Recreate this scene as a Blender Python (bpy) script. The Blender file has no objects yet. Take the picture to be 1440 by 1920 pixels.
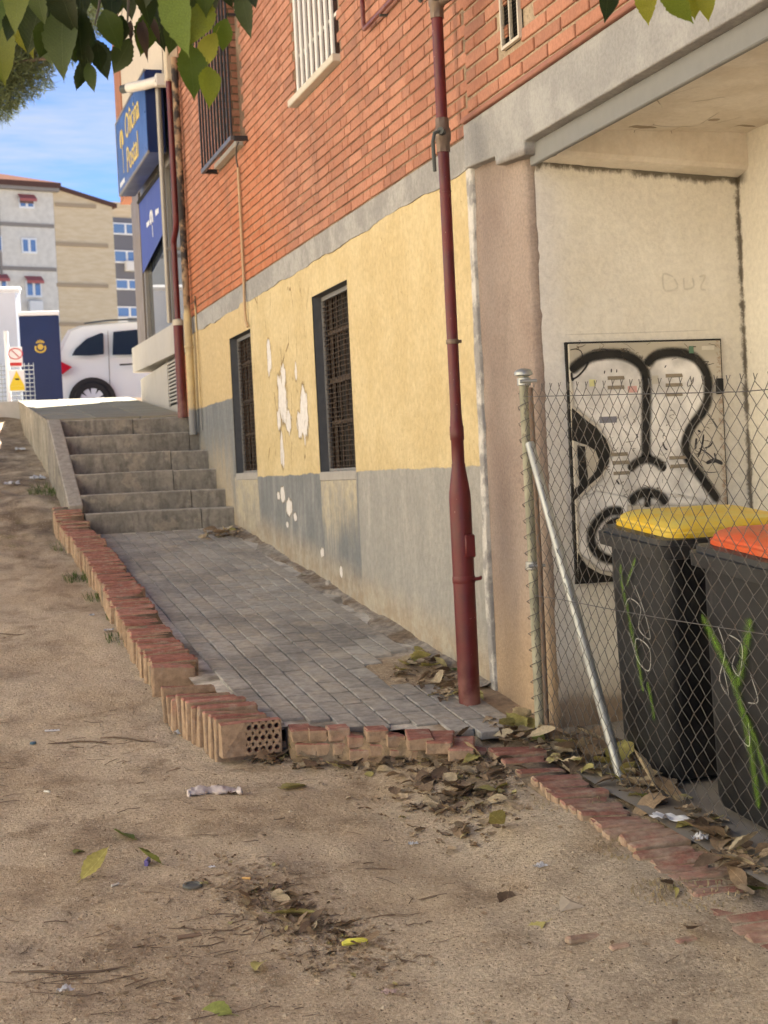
import bpy, math, random
import numpy as np
from mathutils import Vector, Matrix
R = math.radians
random.seed(7); np.random.seed(7)
scene = bpy.context.scene
col = scene.collection

# ------------------------------------------------------------------ camera
FPX, CX, CY = 2800.0, 720.0, 960.0           # focal length in pixels of the 1440x1920 photograph
VPX, HOR, SL, CZ = -140.0, 883.0, -0.049, 1.12
def _basis():
    a = Vector((-400, -(HOR + SL*-400 - CY), FPX)); b = Vector((400, -(HOR + SL*400 - CY), FPX))
    def cr(u, v): return Vector((u.y*v.z-u.z*v.y, u.z*v.x-u.x*v.z, u.x*v.y-u.y*v.x))
    up = cr(b, a).normalized()
    if up.y < 0: up = -up
    y = Vector((VPX-CX, -(HOR + SL*(VPX-720) - CY), FPX)).normalized()
    x = cr(up, y)
    return x, y, up
_bx, _by, _bz = _basis()
CAMR = Vector((_bx.x, _by.x, _bz.x)); CAMU = Vector((_bx.y, _by.y, _bz.y)); CAMF = Vector((_bx.z, _by.z, _bz.z))
CAMP = Vector((0, 0, CZ))
cd = bpy.data.cameras.new('camera'); cam = bpy.data.objects.new('camera', cd); col.objects.link(cam)
cd.sensor_fit = 'VERTICAL'; cd.sensor_height = 36.0; cd.sensor_width = 27.0
cd.lens = FPX/1920*36.0
cd.clip_start = 0.05; cd.clip_end = 3000
cam.matrix_world = Matrix(((CAMR.x, CAMU.x, -CAMF.x, CAMP.x), (CAMR.y, CAMU.y, -CAMF.y, CAMP.y),
                           (CAMR.z, CAMU.z, -CAMF.z, CAMP.z), (0, 0, 0, 1)))
cd.dof.use_dof = True; cd.dof.focus_distance = 5.0; cd.dof.aperture_fstop = 7.5
scene.camera = cam
def ray(px, py): return CAMR*((px-CX)/FPX) + CAMU*(-(py-CY)/FPX) + CAMF
def on_x(px, py, X):
    d = ray(px, py); return CAMP + d*(X/d.x)
def on_y(px, py, Y):
    d = ray(px, py); return CAMP + d*(Y/d.y)
def at_d(px, py, dep): return CAMP + ray(px, py)*dep
def proj(p):
    v = Vector(p)-CAMP; z = v.dot(CAMF)
    return CX+FPX*v.dot(CAMR)/z, CY-FPX*v.dot(CAMU)/z, z

# ------------------------------------------------------------------ sky, sun, exposure
SUN_EL = R(47); SUN_AZ = math.atan2(0.77, 0.64)      # measured from +Y towards +X
world = bpy.data.worlds.new('World'); scene.world = world; world.use_nodes = True
wn = world.node_tree; wn.nodes.clear()
wo = wn.nodes.new('ShaderNodeOutputWorld'); wb = wn.nodes.new('ShaderNodeBackground')
sky = wn.nodes.new('ShaderNodeTexSky'); sky.sky_type = 'NISHITA'; sky.sun_disc = False
sky.sun_elevation = SUN_EL; sky.sun_rotation = SUN_AZ
sky.air_density = 0.36; sky.dust_density = 0.0; sky.ozone_density = 5.0; sky.altitude = 700
wb.inputs['Strength'].default_value = 0.05
# thin streaky cloud: a band texture stretched along the horizon
tc = wn.nodes.new('ShaderNodeTexCoord'); mp = wn.nodes.new('ShaderNodeMapping')
mp.inputs['Scale'].default_value = (1.2, 1.2, 9.0); mp.inputs['Rotation'].default_value = (0.05, 0.10, 0.3)
ns = wn.nodes.new('ShaderNodeTexNoise'); ns.inputs['Scale'].default_value = 3.0; ns.inputs['Detail'].default_value = 7; ns.inputs['Roughness'].default_value = 0.6
mr = wn.nodes.new('ShaderNodeMapRange'); mr.interpolation_type = 'SMOOTHSTEP'
mr.inputs['From Min'].default_value = 0.46; mr.inputs['From Max'].default_value = 0.75; mr.inputs['To Max'].default_value = 0.85
mx = wn.nodes.new('ShaderNodeMix'); mx.data_type = 'RGBA'
mx.inputs['B'].default_value = (2.1, 2.3, 2.5, 1)
wn.links.new(tc.outputs['Generated'], mp.inputs['Vector']); wn.links.new(mp.outputs[0], ns.inputs['Vector'])
wn.links.new(ns.outputs['Fac'], mr.inputs['Value']); wn.links.new(mr.outputs[0], mx.inputs['Factor'])
wn.links.new(sky.outputs[0], mx.inputs['A']); wn.links.new(mx.outputs['Result'], wb.inputs['Color'])
wn.links.new(wb.outputs[0], wo.inputs[0])
SUNV = Vector((math.sin(SUN_AZ)*math.cos(SUN_EL), math.cos(SUN_AZ)*math.cos(SUN_EL), math.sin(SUN_EL)))
sl = bpy.data.lights.new('sun', 'SUN'); sl.energy = 5.0; sl.angle = R(0.53); sl.color = (1.0, 0.93, 0.82)
so = bpy.data.objects.new('sun', sl); col.objects.link(so)
so.rotation_euler = SUNV.to_track_quat('Z', 'Y').to_euler()
vs = scene.view_settings; vs.view_transform = 'Standard'; vs.look = 'None'; vs.gamma = 1.0; vs.use_curve_mapping = False
vs.exposure = 2.78

scene.cycles.max_bounces = 8; scene.cycles.diffuse_bounces = 5; scene.cycles.transparent_max_bounces = 16

# ------------------------------------------------------------------ node helper
class X:
    def __init__(s, g, k): s.g = g; s.k = k
    def _m(s, op, o=None, c=None, rev=False):
        n = s.g.t.nodes.new('ShaderNodeMath'); n.operation = op
        a = [s, o] if not rev else [o, s]
        if c is not None: a.append(c)
        for i, v in enumerate(a):
            if v is None: continue
            if isinstance(v, X): s.g.t.links.new(v.k, n.inputs[i])
            else: n.inputs[i].default_value = v
        return X(s.g, n.outputs[0])
    def __add__(s, o): return s._m('ADD', o)
    __radd__ = __add__
    def __sub__(s, o): return s._m('SUBTRACT', o)
    def __rsub__(s, o): return s._m('SUBTRACT', o, rev=True)
    def __mul__(s, o): return s._m('MULTIPLY', o)
    __rmul__ = __mul__
    def __truediv__(s, o): return s._m('DIVIDE', o)
    def min(s, o): return s._m('MINIMUM', o)
    def max(s, o): return s._m('MAXIMUM', o)
    def abs(s): return s._m('ABSOLUTE')
    def fract(s): return s._m('FRACT')
    def pow(s, o): return s._m('POWER', o)
    def st(s, lo, hi, a=0.0, b=1.0):
        n = s.g.t.nodes.new('ShaderNodeMapRange'); n.interpolation_type = 'SMOOTHSTEP'
        if lo > hi: lo, hi, a, b = hi, lo, b, a
        s.g.t.links.new(s.k, n.inputs['Value'])
        n.inputs['From Min'].default_value = lo; n.inputs['From Max'].default_value = hi
        n.inputs['To Min'].default_value = a; n.inputs['To Max'].default_value = b
        return X(s.g, n.outputs[0])
class G:
    def __init__(s, name):
        s.m = bpy.data.materials.new(name); s.m.use_nodes = True; s.t = s.m.node_tree; s.t.nodes.clear()
        s.o = s.t.nodes.new('ShaderNodeOutputMaterial')
    def n(s, t): return s.t.nodes.new(t)
    def pos(s): return X(s, s.n('ShaderNodeNewGeometry').outputs['Position'])
    def nrm(s): return X(s, s.n('ShaderNodeNewGeometry').outputs['Normal'])
    def obj(s): return X(s, s.n('ShaderNodeTexCoord').outputs['Object'])
    def isl(s): return X(s, s.n('ShaderNodeNewGeometry').outputs['Random Per Island'])
    def rnd(s): return X(s, s.n('ShaderNodeObjectInfo').outputs['Random'])
    def attr(s, name):
        a = s.n('ShaderNodeAttribute'); a.attribute_name = name; return X(s, a.outputs['Fac'])
    def sep(s, v):
        n = s.n('ShaderNodeSeparateXYZ'); s.t.links.new(v.k, n.inputs[0]); return [X(s, n.outputs[i]) for i in range(3)]
    def com(s, *a):
        n = s.n('ShaderNodeCombineXYZ')
        for i, v in enumerate(a):
            if isinstance(v, X): s.t.links.new(v.k, n.inputs[i])
            else: n.inputs[i].default_value = v
        return X(s, n.outputs[0])
    def sc(s, v, k):
        n = s.n('ShaderNodeMapping'); n.inputs['Scale'].default_value = k; s.t.links.new(v.k, n.inputs[0]); return X(s, n.outputs[0])
    def noise(s, v, scale, det=5, rough=0.55, dist=0.0):
        n = s.n('ShaderNodeTexNoise'); s.t.links.new(v.k, n.inputs['Vector'])
        n.inputs['Scale'].default_value = scale; n.inputs['Detail'].default_value = det
        n.inputs['Roughness'].default_value = rough; n.inputs['Distortion'].default_value = dist
        return X(s, n.outputs['Fac'])
    def vor(s, v, scale, feat='F1', out='Distance'):
        n = s.n('ShaderNodeTexVoronoi'); n.feature = feat; s.t.links.new(v.k, n.inputs['Vector']); n.inputs['Scale'].default_value = scale
        return X(s, n.outputs[out])
    def mix(s, f, a, b, mode='MIX'):
        n = s.n('ShaderNodeMix'); n.data_type = 'RGBA'; n.blend_type = mode; n.clamp_factor = True
        for nm, v in (('Factor', f), ('A', a), ('B', b)):
            i = n.inputs[nm] if nm == 'Factor' else [q for q in n.inputs if q.name == nm and q.type == 'RGBA'][0]
            if isinstance(v, X): s.t.links.new(v.k, i)
            elif nm == 'Factor': i.default_value = v
            else: i.default_value = (*v, 1)
        return X(s, [q for q in n.outputs if q.type == 'RGBA'][0])
    def hsv(s, c, h=0.5, sa=1.0, v=1.0):
        n = s.n('ShaderNodeHueSaturation')
        for nm, q in (('Hue', h), ('Saturation', sa), ('Value', v), ('Color', c)):
            if isinstance(q, X): s.t.links.new(q.k, n.inputs[nm])
            elif nm == 'Color': n.inputs[nm].default_value = (*q, 1)
            else: n.inputs[nm].default_value = q
        return X(s, n.outputs[0])
    def bump(s, h, strength=0.5, dist=0.01, nrm=None):
        n = s.n('ShaderNodeBump'); n.inputs['Strength'].default_value = strength; n.inputs['Distance'].default_value = dist
        s.t.links.new(h.k, n.inputs['Height'])
        if nrm is not None: s.t.links.new(nrm.k, n.inputs['Normal'])
        return X(s, n.outputs[0])
    def out(s, c, rough=0.8, nrm=None, metal=0.0, spec=0.4, alpha=None, trans=None, emit=None, es=1.0):
        b = s.n('ShaderNodeBsdfPrincipled')
        for nm, q in (('Base Color', c), ('Roughness', rough), ('Metallic', metal), ('Specular IOR Level', spec), ('Normal', nrm), ('Alpha', alpha)):
            if q is None: continue
            if isinstance(q, X): s.t.links.new(q.k, b.inputs[nm])
            elif nm == 'Base Color': b.inputs[nm].default_value = (*q, 1)
            else: b.inputs[nm].default_value = q
        last = b.outputs[0]
        if trans:
            tn = s.n('ShaderNodeBsdfTranslucent'); ms = s.n('ShaderNodeMixShader'); ms.inputs[0].default_value = trans
            if isinstance(c, X): s.t.links.new(c.k, tn.inputs[0])
            else: tn.inputs[0].default_value = (*c, 1)
            s.t.links.new(last, ms.inputs[1]); s.t.links.new(tn.outputs[0], ms.inputs[2]); last = ms.outputs[0]
        s.t.links.new(last, s.o.inputs[0])
        return s.m
MATS = {}
def simple(name, c, rough=0.7, var=0.12, scale=20, bump=0.15, bd=0.003, metal=0.0, spec=0.4, dirt=0.0, dirtc=(0.12, 0.09, 0.06), space='obj', rnd=0.0, trans=None):
    if name in MATS: return MATS[name]
    g = G(name); p = g.obj() if space == 'obj' else g.pos()
    n1 = g.noise(p, scale, 6); n2 = g.noise(p, scale*0.17, 4)
    v = (n1-0.5)*(2*var) + (n2-0.5)*(2*var) + 1.0
    if rnd: v = v + (g.rnd()-0.5)*(2*rnd)
    c2 = g.hsv(c, 0.5, 1.0, v)
    if dirt:
        c2 = g.mix(n2.st(0.5, 0.72)*dirt + n1.st(0.55, 0.8)*dirt*0.5, c2, dirtc)
    nb = g.bump(n1, bump, bd) if bump else None
    MATS[name] = g.out(c2, n2.st(0.3, 0.7, max(0.03, rough-0.1), min(1, rough+0.1)), nb, metal, spec, trans=trans)
    return MATS[name]

# ------------------------------------------------------------------ mesh helper
class MB:
    def __init__(s): s.v = []; s.f = []
    def add(s, vs, fs):
        o = len(s.v); s.v += [tuple(q) for q in vs]; s.f += [tuple(i+o for i in f) for f in fs]; return s
    def box(s, a, b, m=None):
        x0, y0, z0 = a; x1, y1, z1 = b
        vs = [(x0,y0,z0),(x1,y0,z0),(x1,y1,z0),(x0,y1,z0),(x0,y0,z1),(x1,y0,z1),(x1,y1,z1),(x0,y1,z1)]
        if m is not None: vs = [m @ Vector(q) for q in vs]
        return s.add(vs, [(3,2,1,0),(4,5,6,7),(0,1,5,4),(1,2,6,5),(2,3,7,6),(3,0,4,7)])
    def cbox(s, a, b, c=0.004, m=None):
        """box with chamfered edges"""
        a = [min(p, q) for p, q in zip(a, b)] if False else list(a); b = list(b)
        vs = []; idx = {}
        for sx in (0, 1):
            for sy in (0, 1):
                for sz in (0, 1):
                    for ax in range(3):
                        p = [(a, b)[k][i] for i, k in enumerate((sx, sy, sz))]
                        for i, k in enumerate((sx, sy, sz)):
                            if i != ax: p[i] += c*(1-2*k)
                        idx[(sx, sy, sz, ax)] = len(vs); vs.append(Vector(p))
        I = lambda sx, sy, sz, ax: idx[(sx, sy, sz, ax)]
        fs = []
        for k in (0, 1):
            q = [(k,0,0),(k,1,0),(k,1,1),(k,0,1)]; f = [I(*t, 0) for t in q]; fs.append(f if k else f[::-1])
            q = [(0,k,0),(0,k,1),(1,k,1),(1,k,0)]; f = [I(*t, 1) for t in q]; fs.append(f if k else f[::-1])
            q = [(0,0,k),(1,0,k),(1,1,k),(0,1,k)]; f = [I(*t, 2) for t in q]; fs.append(f if k else f[::-1])
        for sx in (0, 1):
            for sy in (0, 1):
                f = [I(sx,sy,0,0), I(sx,sy,1,0), I(sx,sy,1,1), I(sx,sy,0,1)]; fs.append(f if (sx ^ sy) else f[::-1])
                f = [I(sx,0,sy,0), I(sx,1,sy,0), I(sx,1,sy,2), I(sx,0,sy,2)]; fs.append(f if not (sx ^ sy) else f[::-1])
                f = [I(0,sx,sy,1), I(1,sx,sy,1), I(1,sx,sy,2), I(0,sx,sy,2)]; fs.append(f if (sx ^ sy) else f[::-1])
        for sx in (0, 1):
            for sy in (0, 1):
                for sz in (0, 1):
                    f = [I(sx,sy,sz,0), I(sx,sy,sz,1), I(sx,sy,sz,2)]; fs.append(f if (sx+sy+sz) % 2 else f[::-1])
        if m is not None: vs = [m @ q for q in vs]
        return s.add(vs, fs)
    def tube(s, path, r, n=8, caps=True):
        path = [Vector(p) for p in path]; k = len(path)
        rs = r if isinstance(r, (list, tuple)) else [r]*k
        t0 = (path[1]-path[0]).normalized()
        ref = Vector((0,0,1)) if abs(t0.z) < 0.9 else Vector((1,0,0))
        u = t0.cross(ref).normalized(); vs = []
        for i, p in enumerate(path):
            t = (path[min(i+1, k-1)]-path[max(i-1, 0)]).normalized()
            u = (u - t*u.dot(t)).normalized(); w = t.cross(u)
            for j in range(n):
                a = 2*math.pi*j/n; vs.append(p + (u*math.cos(a)+w*math.sin(a))*rs[i])
        fs = [(i*n+j, i*n+(j+1) % n, (i+1)*n+(j+1) % n, (i+1)*n+j) for i in range(k-1) for j in range(n)]
        if caps: fs += [tuple(range(n))[::-1], tuple(range((k-1)*n, k*n))]
        return s.add(vs, fs)
    def lathe(s, prof, n=24, m=None, closed=False):
        """prof: (radius, height) revolved round z"""
        vs = [Vector((r*math.cos(2*math.pi*j/n), r*math.sin(2*math.pi*j/n), h)) for r, h in prof for j in range(n)]
        fs = [(i*n+j, i*n+(j+1) % n, (i+1)*n+(j+1) % n, (i+1)*n+j) for i in range(len(prof)-1) for j in range(n)]
        if not closed: fs += [tuple(range(n))[::-1], tuple(range((len(prof)-1)*n, len(prof)*n))]
        if m is not None: vs = [m @ q for q in vs]
        return s.add(vs, fs)
    def prism(s, poly, fn0, fn1):
        """poly: 2-D points; fn0 / fn1 lift a 2-D point to the two end caps"""
        k = len(poly); vs = [fn0(p) for p in poly]+[fn1(p) for p in poly]
        return s.add(vs, [tuple(range(k))[::-1], tuple(range(k, 2*k))]+[(i, (i+1) % k, k+(i+1) % k, k+i) for i in range(k)])
    def loft(s, secs, caps=True, closed=True):
        n = len(secs[0]); vs = [q for c in secs for q in c]; fs = []
        for i in range(len(secs)-1):
            for j in range(n if closed else n-1):
                fs.append((i*n+j, i*n+(j+1) % n, (i+1)*n+(j+1) % n, (i+1)*n+j))
        if caps: fs += [tuple(range(n))[::-1], tuple(range((len(secs)-1)*n, len(secs)*n))]
        return s.add(vs, fs)
    def mesh(s, name, mat, smooth=False):
        me = bpy.data.meshes.new(name); me.from_pydata([tuple(q) for q in s.v], [], s.f)
        if mat: me.materials.append(mat)
        if smooth: me.polygons.foreach_set('use_smooth', [True]*len(me.polygons))
        me.update(); return me
    def build(s, name, mat, parent=None, smooth=False, loc=None):
        me = s.mesh(name, mat, smooth)
        if smooth == 'auto':
            pass
        return link(name, me, parent, loc)
def link(name, data, parent=None, loc=None):
    o = bpy.data.objects.new(name, data); col.objects.link(o)
    if parent is not None: o.parent = parent
    if loc is not None: o.location = loc
    return o
def fixn(o):
    import bmesh
    bm = bmesh.new(); bm.from_mesh(o.data); bmesh.ops.recalc_face_normals(bm, faces=bm.faces); bm.to_mesh(o.data); bm.free(); return o
def shade(o, ang=35):
    """smooth shading with sharp edges above an angle"""
    me = o.data
    me.polygons.foreach_set('use_smooth', [True]*len(me.polygons))
    try: me.set_sharp_from_angle(angle=R(ang))
    except Exception: pass
    return o
def tag(o, label=None, cat=None, group=None, kind=None):
    if label: o['label'] = label
    if cat: o['category'] = cat
    if group: o['group'] = group
    if kind: o['kind'] = kind
    return o
def empty(name, loc=(0, 0, 0), rz=0.0, parent=None):
    o = bpy.data.objects.new(name, None); col.objects.link(o); o.location = loc; o.rotation_euler = (0, 0, rz)
    o.empty_display_size = 0.1
    if parent is not None: o.parent = parent
    return o
def copy_tree(o, parent=None):
    c = o.copy(); col.objects.link(c)
    if parent is not None: c.parent = parent
    for ch in list(o.children): copy_tree(ch, c)
    return c
# numpy value noise
def _h(ix, iy, seed):
    n = (ix*374761393 + iy*668265263 + seed*982451653) & 0x7fffffff
    n = ((n ^ (n >> 13))*1274126177) & 0x7fffffff
    return ((n ^ (n >> 16)) & 0xffff)/65535.0
def vnoise(x, y, seed=0):
    x = np.asarray(x, float); y = np.asarray(y, float)
    ix = np.floor(x).astype(np.int64); iy = np.floor(y).astype(np.int64); fx = x-ix; fy = y-iy
    fx = fx*fx*(3-2*fx); fy = fy*fy*(3-2*fy)
    a = _h(ix, iy, seed); b = _h(ix+1, iy, seed); c = _h(ix, iy+1, seed); d = _h(ix+1, iy+1, seed)
    return (a*(1-fx)+b*fx)*(1-fy)+(c*(1-fx)+d*fx)*fy - 0.5
def fbm(x, y, oct=4, seed=0):
    s = 0; a = 1.0
    for k in range(oct): s = s + a*vnoise(x*2**k, y*2**k, seed+k*17); a *= 0.5
    return s
# ------------------------------------------------------------------ the lie of the land
RA, RB = -0.5579, 0.10811                       # the ramp: z = RA + RB*y
def ramp(y): return RA + RB*y
_gy = [-400, -3, 0, 3.5, 5.3, 6, 7.2, 8.4, 10.1, 11.4, 12.2, 12.9, 13.84, 15.7, 17.2, 18.0, 18.6, 400]
_gv = [-0.6, -0.5, -0.42, -0.235, -0.090, -0.020, 0.145, 0.285, 0.455, 0.595, 0.765, 0.97, 1.17, 1.48, 1.72, 2.0, 2.12, 2.12]
def sstep(a, b, x): t = np.clip((np.asarray(x, float)-a)/(b-a), 0, 1); return t*t*(3-2*t)
def gz(x, y, detail=True):
    x = np.asarray(x, float); y = np.asarray(y, float)
    z = np.interp(y, _gy, _gv)
    w = sstep(1.5, 2.02, x)*sstep(6.2, 5.3, y)*sstep(0.5, 2.5, y)
    z = z*(1-w) + (RA+RB*y-0.016)*w
    z = z + 0.10*sstep(1.0, -3.0, x)*sstep(9, 15, y)
    if detail:
        near = np.exp(-((y-8)/9.0)**2)
        z = z + fbm(x*1.3, y*1.3, 3, 3)*0.035 + fbm(x*7, y*7, 4, 11)*0.016*near
        rough = sstep(10.5, 12.5, y)*sstep(1.3, 0.9, x)*sstep(19, 17.5, y)
        z = z + fbm(x*5, y*5, 4, 29)*0.035*rough
    return z
_lx = np.arange(-3.0, 4.0, 0.02); _ly = np.arange(1.0, 19.0, 0.02)
_LG = gz(*np.meshgrid(_lx, _ly)).tolist(); _nlx, _nly = len(_lx), len(_ly)
def gzs(x, y):
    """quick scalar look-up of the ground height"""
    fx = min(max((x+3.0)/0.02, 0.0), _nlx-1.01); fy = min(max((y-1.0)/0.02, 0.0), _nly-1.01); i = int(fx); j = int(fy); fx -= i; fy -= j
    a, b = _LG[j], _LG[j+1]; return (a[i]*(1-fx)+a[i+1]*fx)*(1-fy)+(b[i]*(1-fx)+b[i+1]*fx)*fy
def ground_pt(px, py, lift=0.0):
    """where the sight line through a pixel meets the bare ground"""
    d = ray(px, py); t = 2.0
    for _ in range(40):
        x, y, z = d.x*t, d.y*t, CZ+d.z*t; t += (z-gzs(x, y))/max(0.05, (-d.z+0.08))*0.6
    x, y = d.x*t, d.y*t; return Vector((x, y, gzs(x, y)+lift))
def ramp_pt(px, py, off=0.0):
    d = ray(px, py); t = (RA+off-CZ)/(d.z-RB*d.y); return CAMP+d*t

# ------------------------------------------------------------------ ground
def grow(a, b, s0, k):
    out = []; s = s0; p = a
    sg = 1 if b > a else -1
    while (b-p)*sg > s: p += sg*s; out.append(p); s *= k
    out.append(b); return out
g = G('dirt'); P = g.pos(); px_, py_, pz_ = g.sep(P)
nA = g.noise(P, 0.9, 4); nB = g.noise(P, 4.0, 6, 0.65); nC = g.noise(P, 34, 6, 0.7); nD = g.noise(P, 140, 3, 0.6)
c = g.mix(nA.st(0.38, 0.62), (0.500, 0.388, 0.262), (0.590, 0.482, 0.348))
c = g.mix(nB.st(0.50, 0.72)*0.75, c, (0.270, 0.192, 0.115))
c = g.mix(nB.st(0.46, 0.30)*0.55, c, (0.560, 0.460, 0.340))
pinky = px_.st(0.2, 1.9)*py_.st(5.0, 3.6)
c = g.mix(pinky*0.55, c, (0.520, 0.440, 0.335))
dark = (g.noise(P, 2.2, 5, 0.6)+nB*0.3).st(0.66, 0.80)
c = g.mix(dark*0.42*nC.st(.3, .6), c, (0.150, 0.103, 0.070))
bank = py_.st(10.6, 12.4)*px_.st(1.35, 0.9)
c = g.mix(bank*nB.st(0.3, 0.6)*0.8, c, (0.17, 0.125, 0.085))
ginger = g.noise(P, 1.7, 3).st(0.5, 0.66)*px_.st(1.2, 1.8)*py_.st(5.6, 4.4)
c = g.mix(ginger*0.45, c, (0.40, 0.255, 0.120))
grass = (g.noise(g.sc(P, (1, 1, 0)), 6, 5, 0.7)).st(0.55, 0.66)*py_.st(11.2, 11.9)*py_.st(13.4, 12.6)
c = g.mix(grass*0.6, c, (0.20, 0.17, 0.06))
c = g.mix(g.noise(P, 70, 5, 0.75).st(0.36, 0.68), g.hsv(c, 0.5, 1.0, 0.76), g.hsv(c, 0.5, 0.95, 1.18))
c = g.mix(g.noise(g.sc(P, (1, .6, 1)), 2.9, 4, .55).st(.50, .70)*.34, c, (0.30, 0.215, 0.138)); c = g.mix(g.noise(P, 1.9, 3, .5).st(.46, .30)*.4, c, (0.62, 0.52, 0.375))
gr = g.sep(g.vor(P, 150, out='Color'))[1]; c = g.hsv(c, 0.5, 1.0, gr.st(0.0, 1.0, 0.93, 1.07))
vc = g.vor(P, 75); vr = g.vor(P, 75, out='Color')
sp = g.sep(vr)[0]
c = g.mix(vc.st(0.34, 0.22)*sp.st(0.84, 0.88), c, (0.56, 0.48, 0.37))
c = g.mix(vc.st(0.30, 0.16)*sp.st(0.22, 0.18), c, (0.07, 0.05, 0.04))
vc2 = g.vor(P, 240)
hgt = nC*0.7+g.noise(P, 75, 5, 0.7)*0.6+nD*0.35+vc*0.25-vc2*0.2
far = py_.st(18.1, 18.5)
c = g.mix(far, c, (0.16, 0.155, 0.15))
DIRT = g.out(c, 0.95, g.bump(hgt, 0.9, 0.012), spec=0.15)
xs = grow(-1.2, -500, 0.05, 1.13)[::-1]+[-1.2+0.024*i for i in range(1, 192)]+grow(3.4, 500, 0.05, 1.13)
ys = grow(2.2, -400, 0.05, 1.15)[::-1]+[2.2+0.021*i for i in range(0, 277)]+[8.0+0.05*i for i in range(1, 230)]+grow(19.5, 900, 0.1, 1.12)
gx, gyy = np.meshgrid(np.array(xs), np.array(ys)); zz = gz(gx, gyy)
nx, ny = len(xs), len(ys)
me = bpy.data.meshes.new('ground')
co = np.stack([gx.ravel(), gyy.ravel(), zz.ravel()], 1)
ii = (np.arange(ny-1)[:, None]*nx+np.arange(nx-1)[None, :]).ravel()
fc = np.stack([ii, ii+1, ii+nx+1, ii+nx], 1)
me.from_pydata(co.tolist(), [], fc.tolist()); me.materials.append(DIRT)
me.polygons.foreach_set('use_smooth', [True]*len(me.polygons))
tag(link('ground', me), 'bare brown dirt ground sloping up to the street', None, kind='structure')

# ------------------------------------------------------------------ street beyond the landing
ASPH = simple('asphalt', (0.085, 0.085, 0.088), 0.9, 0.25, 40, 0.5, 0.004, space='pos')
o = MB().box((-60, 19.6, 2.02), (60, 32, 2.132)).build('road', ASPH); tag(o, kind='structure')
PAVE = simple('street_paving', (0.46, 0.44, 0.41), 0.85, 0.2, 12, 0.3, 0.003, space='pos')
o = MB().box((-60, 17.85, 1.9), (60, 19.45, 2.135)).box((-60, 19.45, 1.9), (60, 19.6, 2.19)).build('pavement', PAVE); tag(o, kind='structure')

# ------------------------------------------------------------------ ramp with paving tiles
g = G('paving_tile'); P = g.pos(); O = g.obj(); x_, y_, z_ = g.sep(P)
rn = g.rnd(); n1 = g.noise(P, 26, 6, 0.65); n2 = g.noise(P, 1.7, 4); n3 = g.noise(P, 110, 3)
c = g.mix(rn, (0.290, 0.272, 0.245), (0.385, 0.362, 0.325))
c = g.mix(n2.st(0.45, 0.62)*0.5, c, (0.145, 0.130, 0.118))
c = g.mix(g.noise(P, 5, 5, 0.6).st(0.46, 0.70)*0.6, c, (0.40, 0.345, 0.27))
c = g.mix(y_.st(6.6, 6.0)*0.35, c, (0.36, 0.34, 0.31))
c = g.mix(x_.st(2.05, 2.32)*0.5*n1.st(0.3, 0.6), c, (0.36, 0.31, 0.25))
c = g.hsv(c, 0.5, 1.0, n1.st(0.25, 0.75, 0.72, 1.22))
TILE = g.out(c, n2.st(0.3, 0.7, 0.65, 0.85), g.bump(n1*0.7+n3*0.3, 0.45, 0.004), spec=0.35)
g = G('joint_sand'); P = g.pos(); x_, y_, z_ = g.sep(P)
n1 = g.noise(P, 20, 6, 0.7); n2 = g.noise(P, 2.3, 4)
c = g.mix(n2.st(0.36, 0.52), (0.22, 0.195, 0.16), (0.58, 0.54, 0.47))
c = g.mix(x_.st(1.85, 2.0)*y_.st(7.3, 6.9), c, (0.33, 0.24, 0.155))
c = g.hsv(c, 0.5, 1.0, n1.st(0.3, 0.7, 0.75, 1.25))
JOINT = g.out(c, 0.95, g.bump(n1, 0.8, 0.008), spec=0.15)
# bed of the ramp, a slightly uneven sheet
XI = lambda y: float(np.interp(y, [5.8, 6.7, 8, 9.7, 11.3, 12.2], [1.32, 1.24, 1.235, 1.28, 1.29, 1.22]))   # inner edge of the kerb
m = MB(); N1, N2 = 40, 160
yy = [5.35+(12.0-5.35)*j/N2 for j in range(N2+1)]
for y in yy:
    for i in range(N1+1):
        x = XI(y)-0.1+(2.42-XI(y)+0.1)*i/N1
        m.v.append((x, y, ramp(y)-0.0085+float(fbm(x*9, y*9, 3, 5))*0.003))
for j in range(N2):
    for i in range(N1):
        k = j*(N1+1)+i
        xa, ya = m.v[k][0], m.v[k][1]
        if ya < 5.98-0.5*(xa-1.39): continue
        m.f.append((k, k+1, k+N1+2, k+N1+1))
bed = m.build('ramp', JOINT, smooth=True); tag(bed, kind='structure')
tile_me = []
for k in range(6):
    mb = MB().cbox((-0.0465, -0.1005, -0.03), (0.0465, 0.1005, 0.0), 0.003)
    rr = random.Random(k)
    mb.v = [(a+rr.uniform(-.0015, .0015), b+rr.uniform(-.002, .002), c_+rr.uniform(-.001, .001)) for a, b, c_ in mb.v]
    tile_me.append(mb.mesh('tile', TILE))
hole = [ramp_pt(*q) for q in ((690, 1243), (740, 1232), (800, 1225), (838, 1238), (835, 1262), (760, 1285), (715, 1290), (690, 1268))]
def inpoly(x, y, poly):
    r = False; n = len(poly)
    for i in range(n):
        a, b = poly[i], poly[(i+1) % n]
        if (a.y > y) != (b.y > y) and x < (b.x-a.x)*(y-a.y)/(b.y-a.y)+a.x: r = not r
    return r
ang = math.atan(RB); rr = random.Random(5)
ncol, tw, tl = 10, 0.1005, 0.2085
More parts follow.
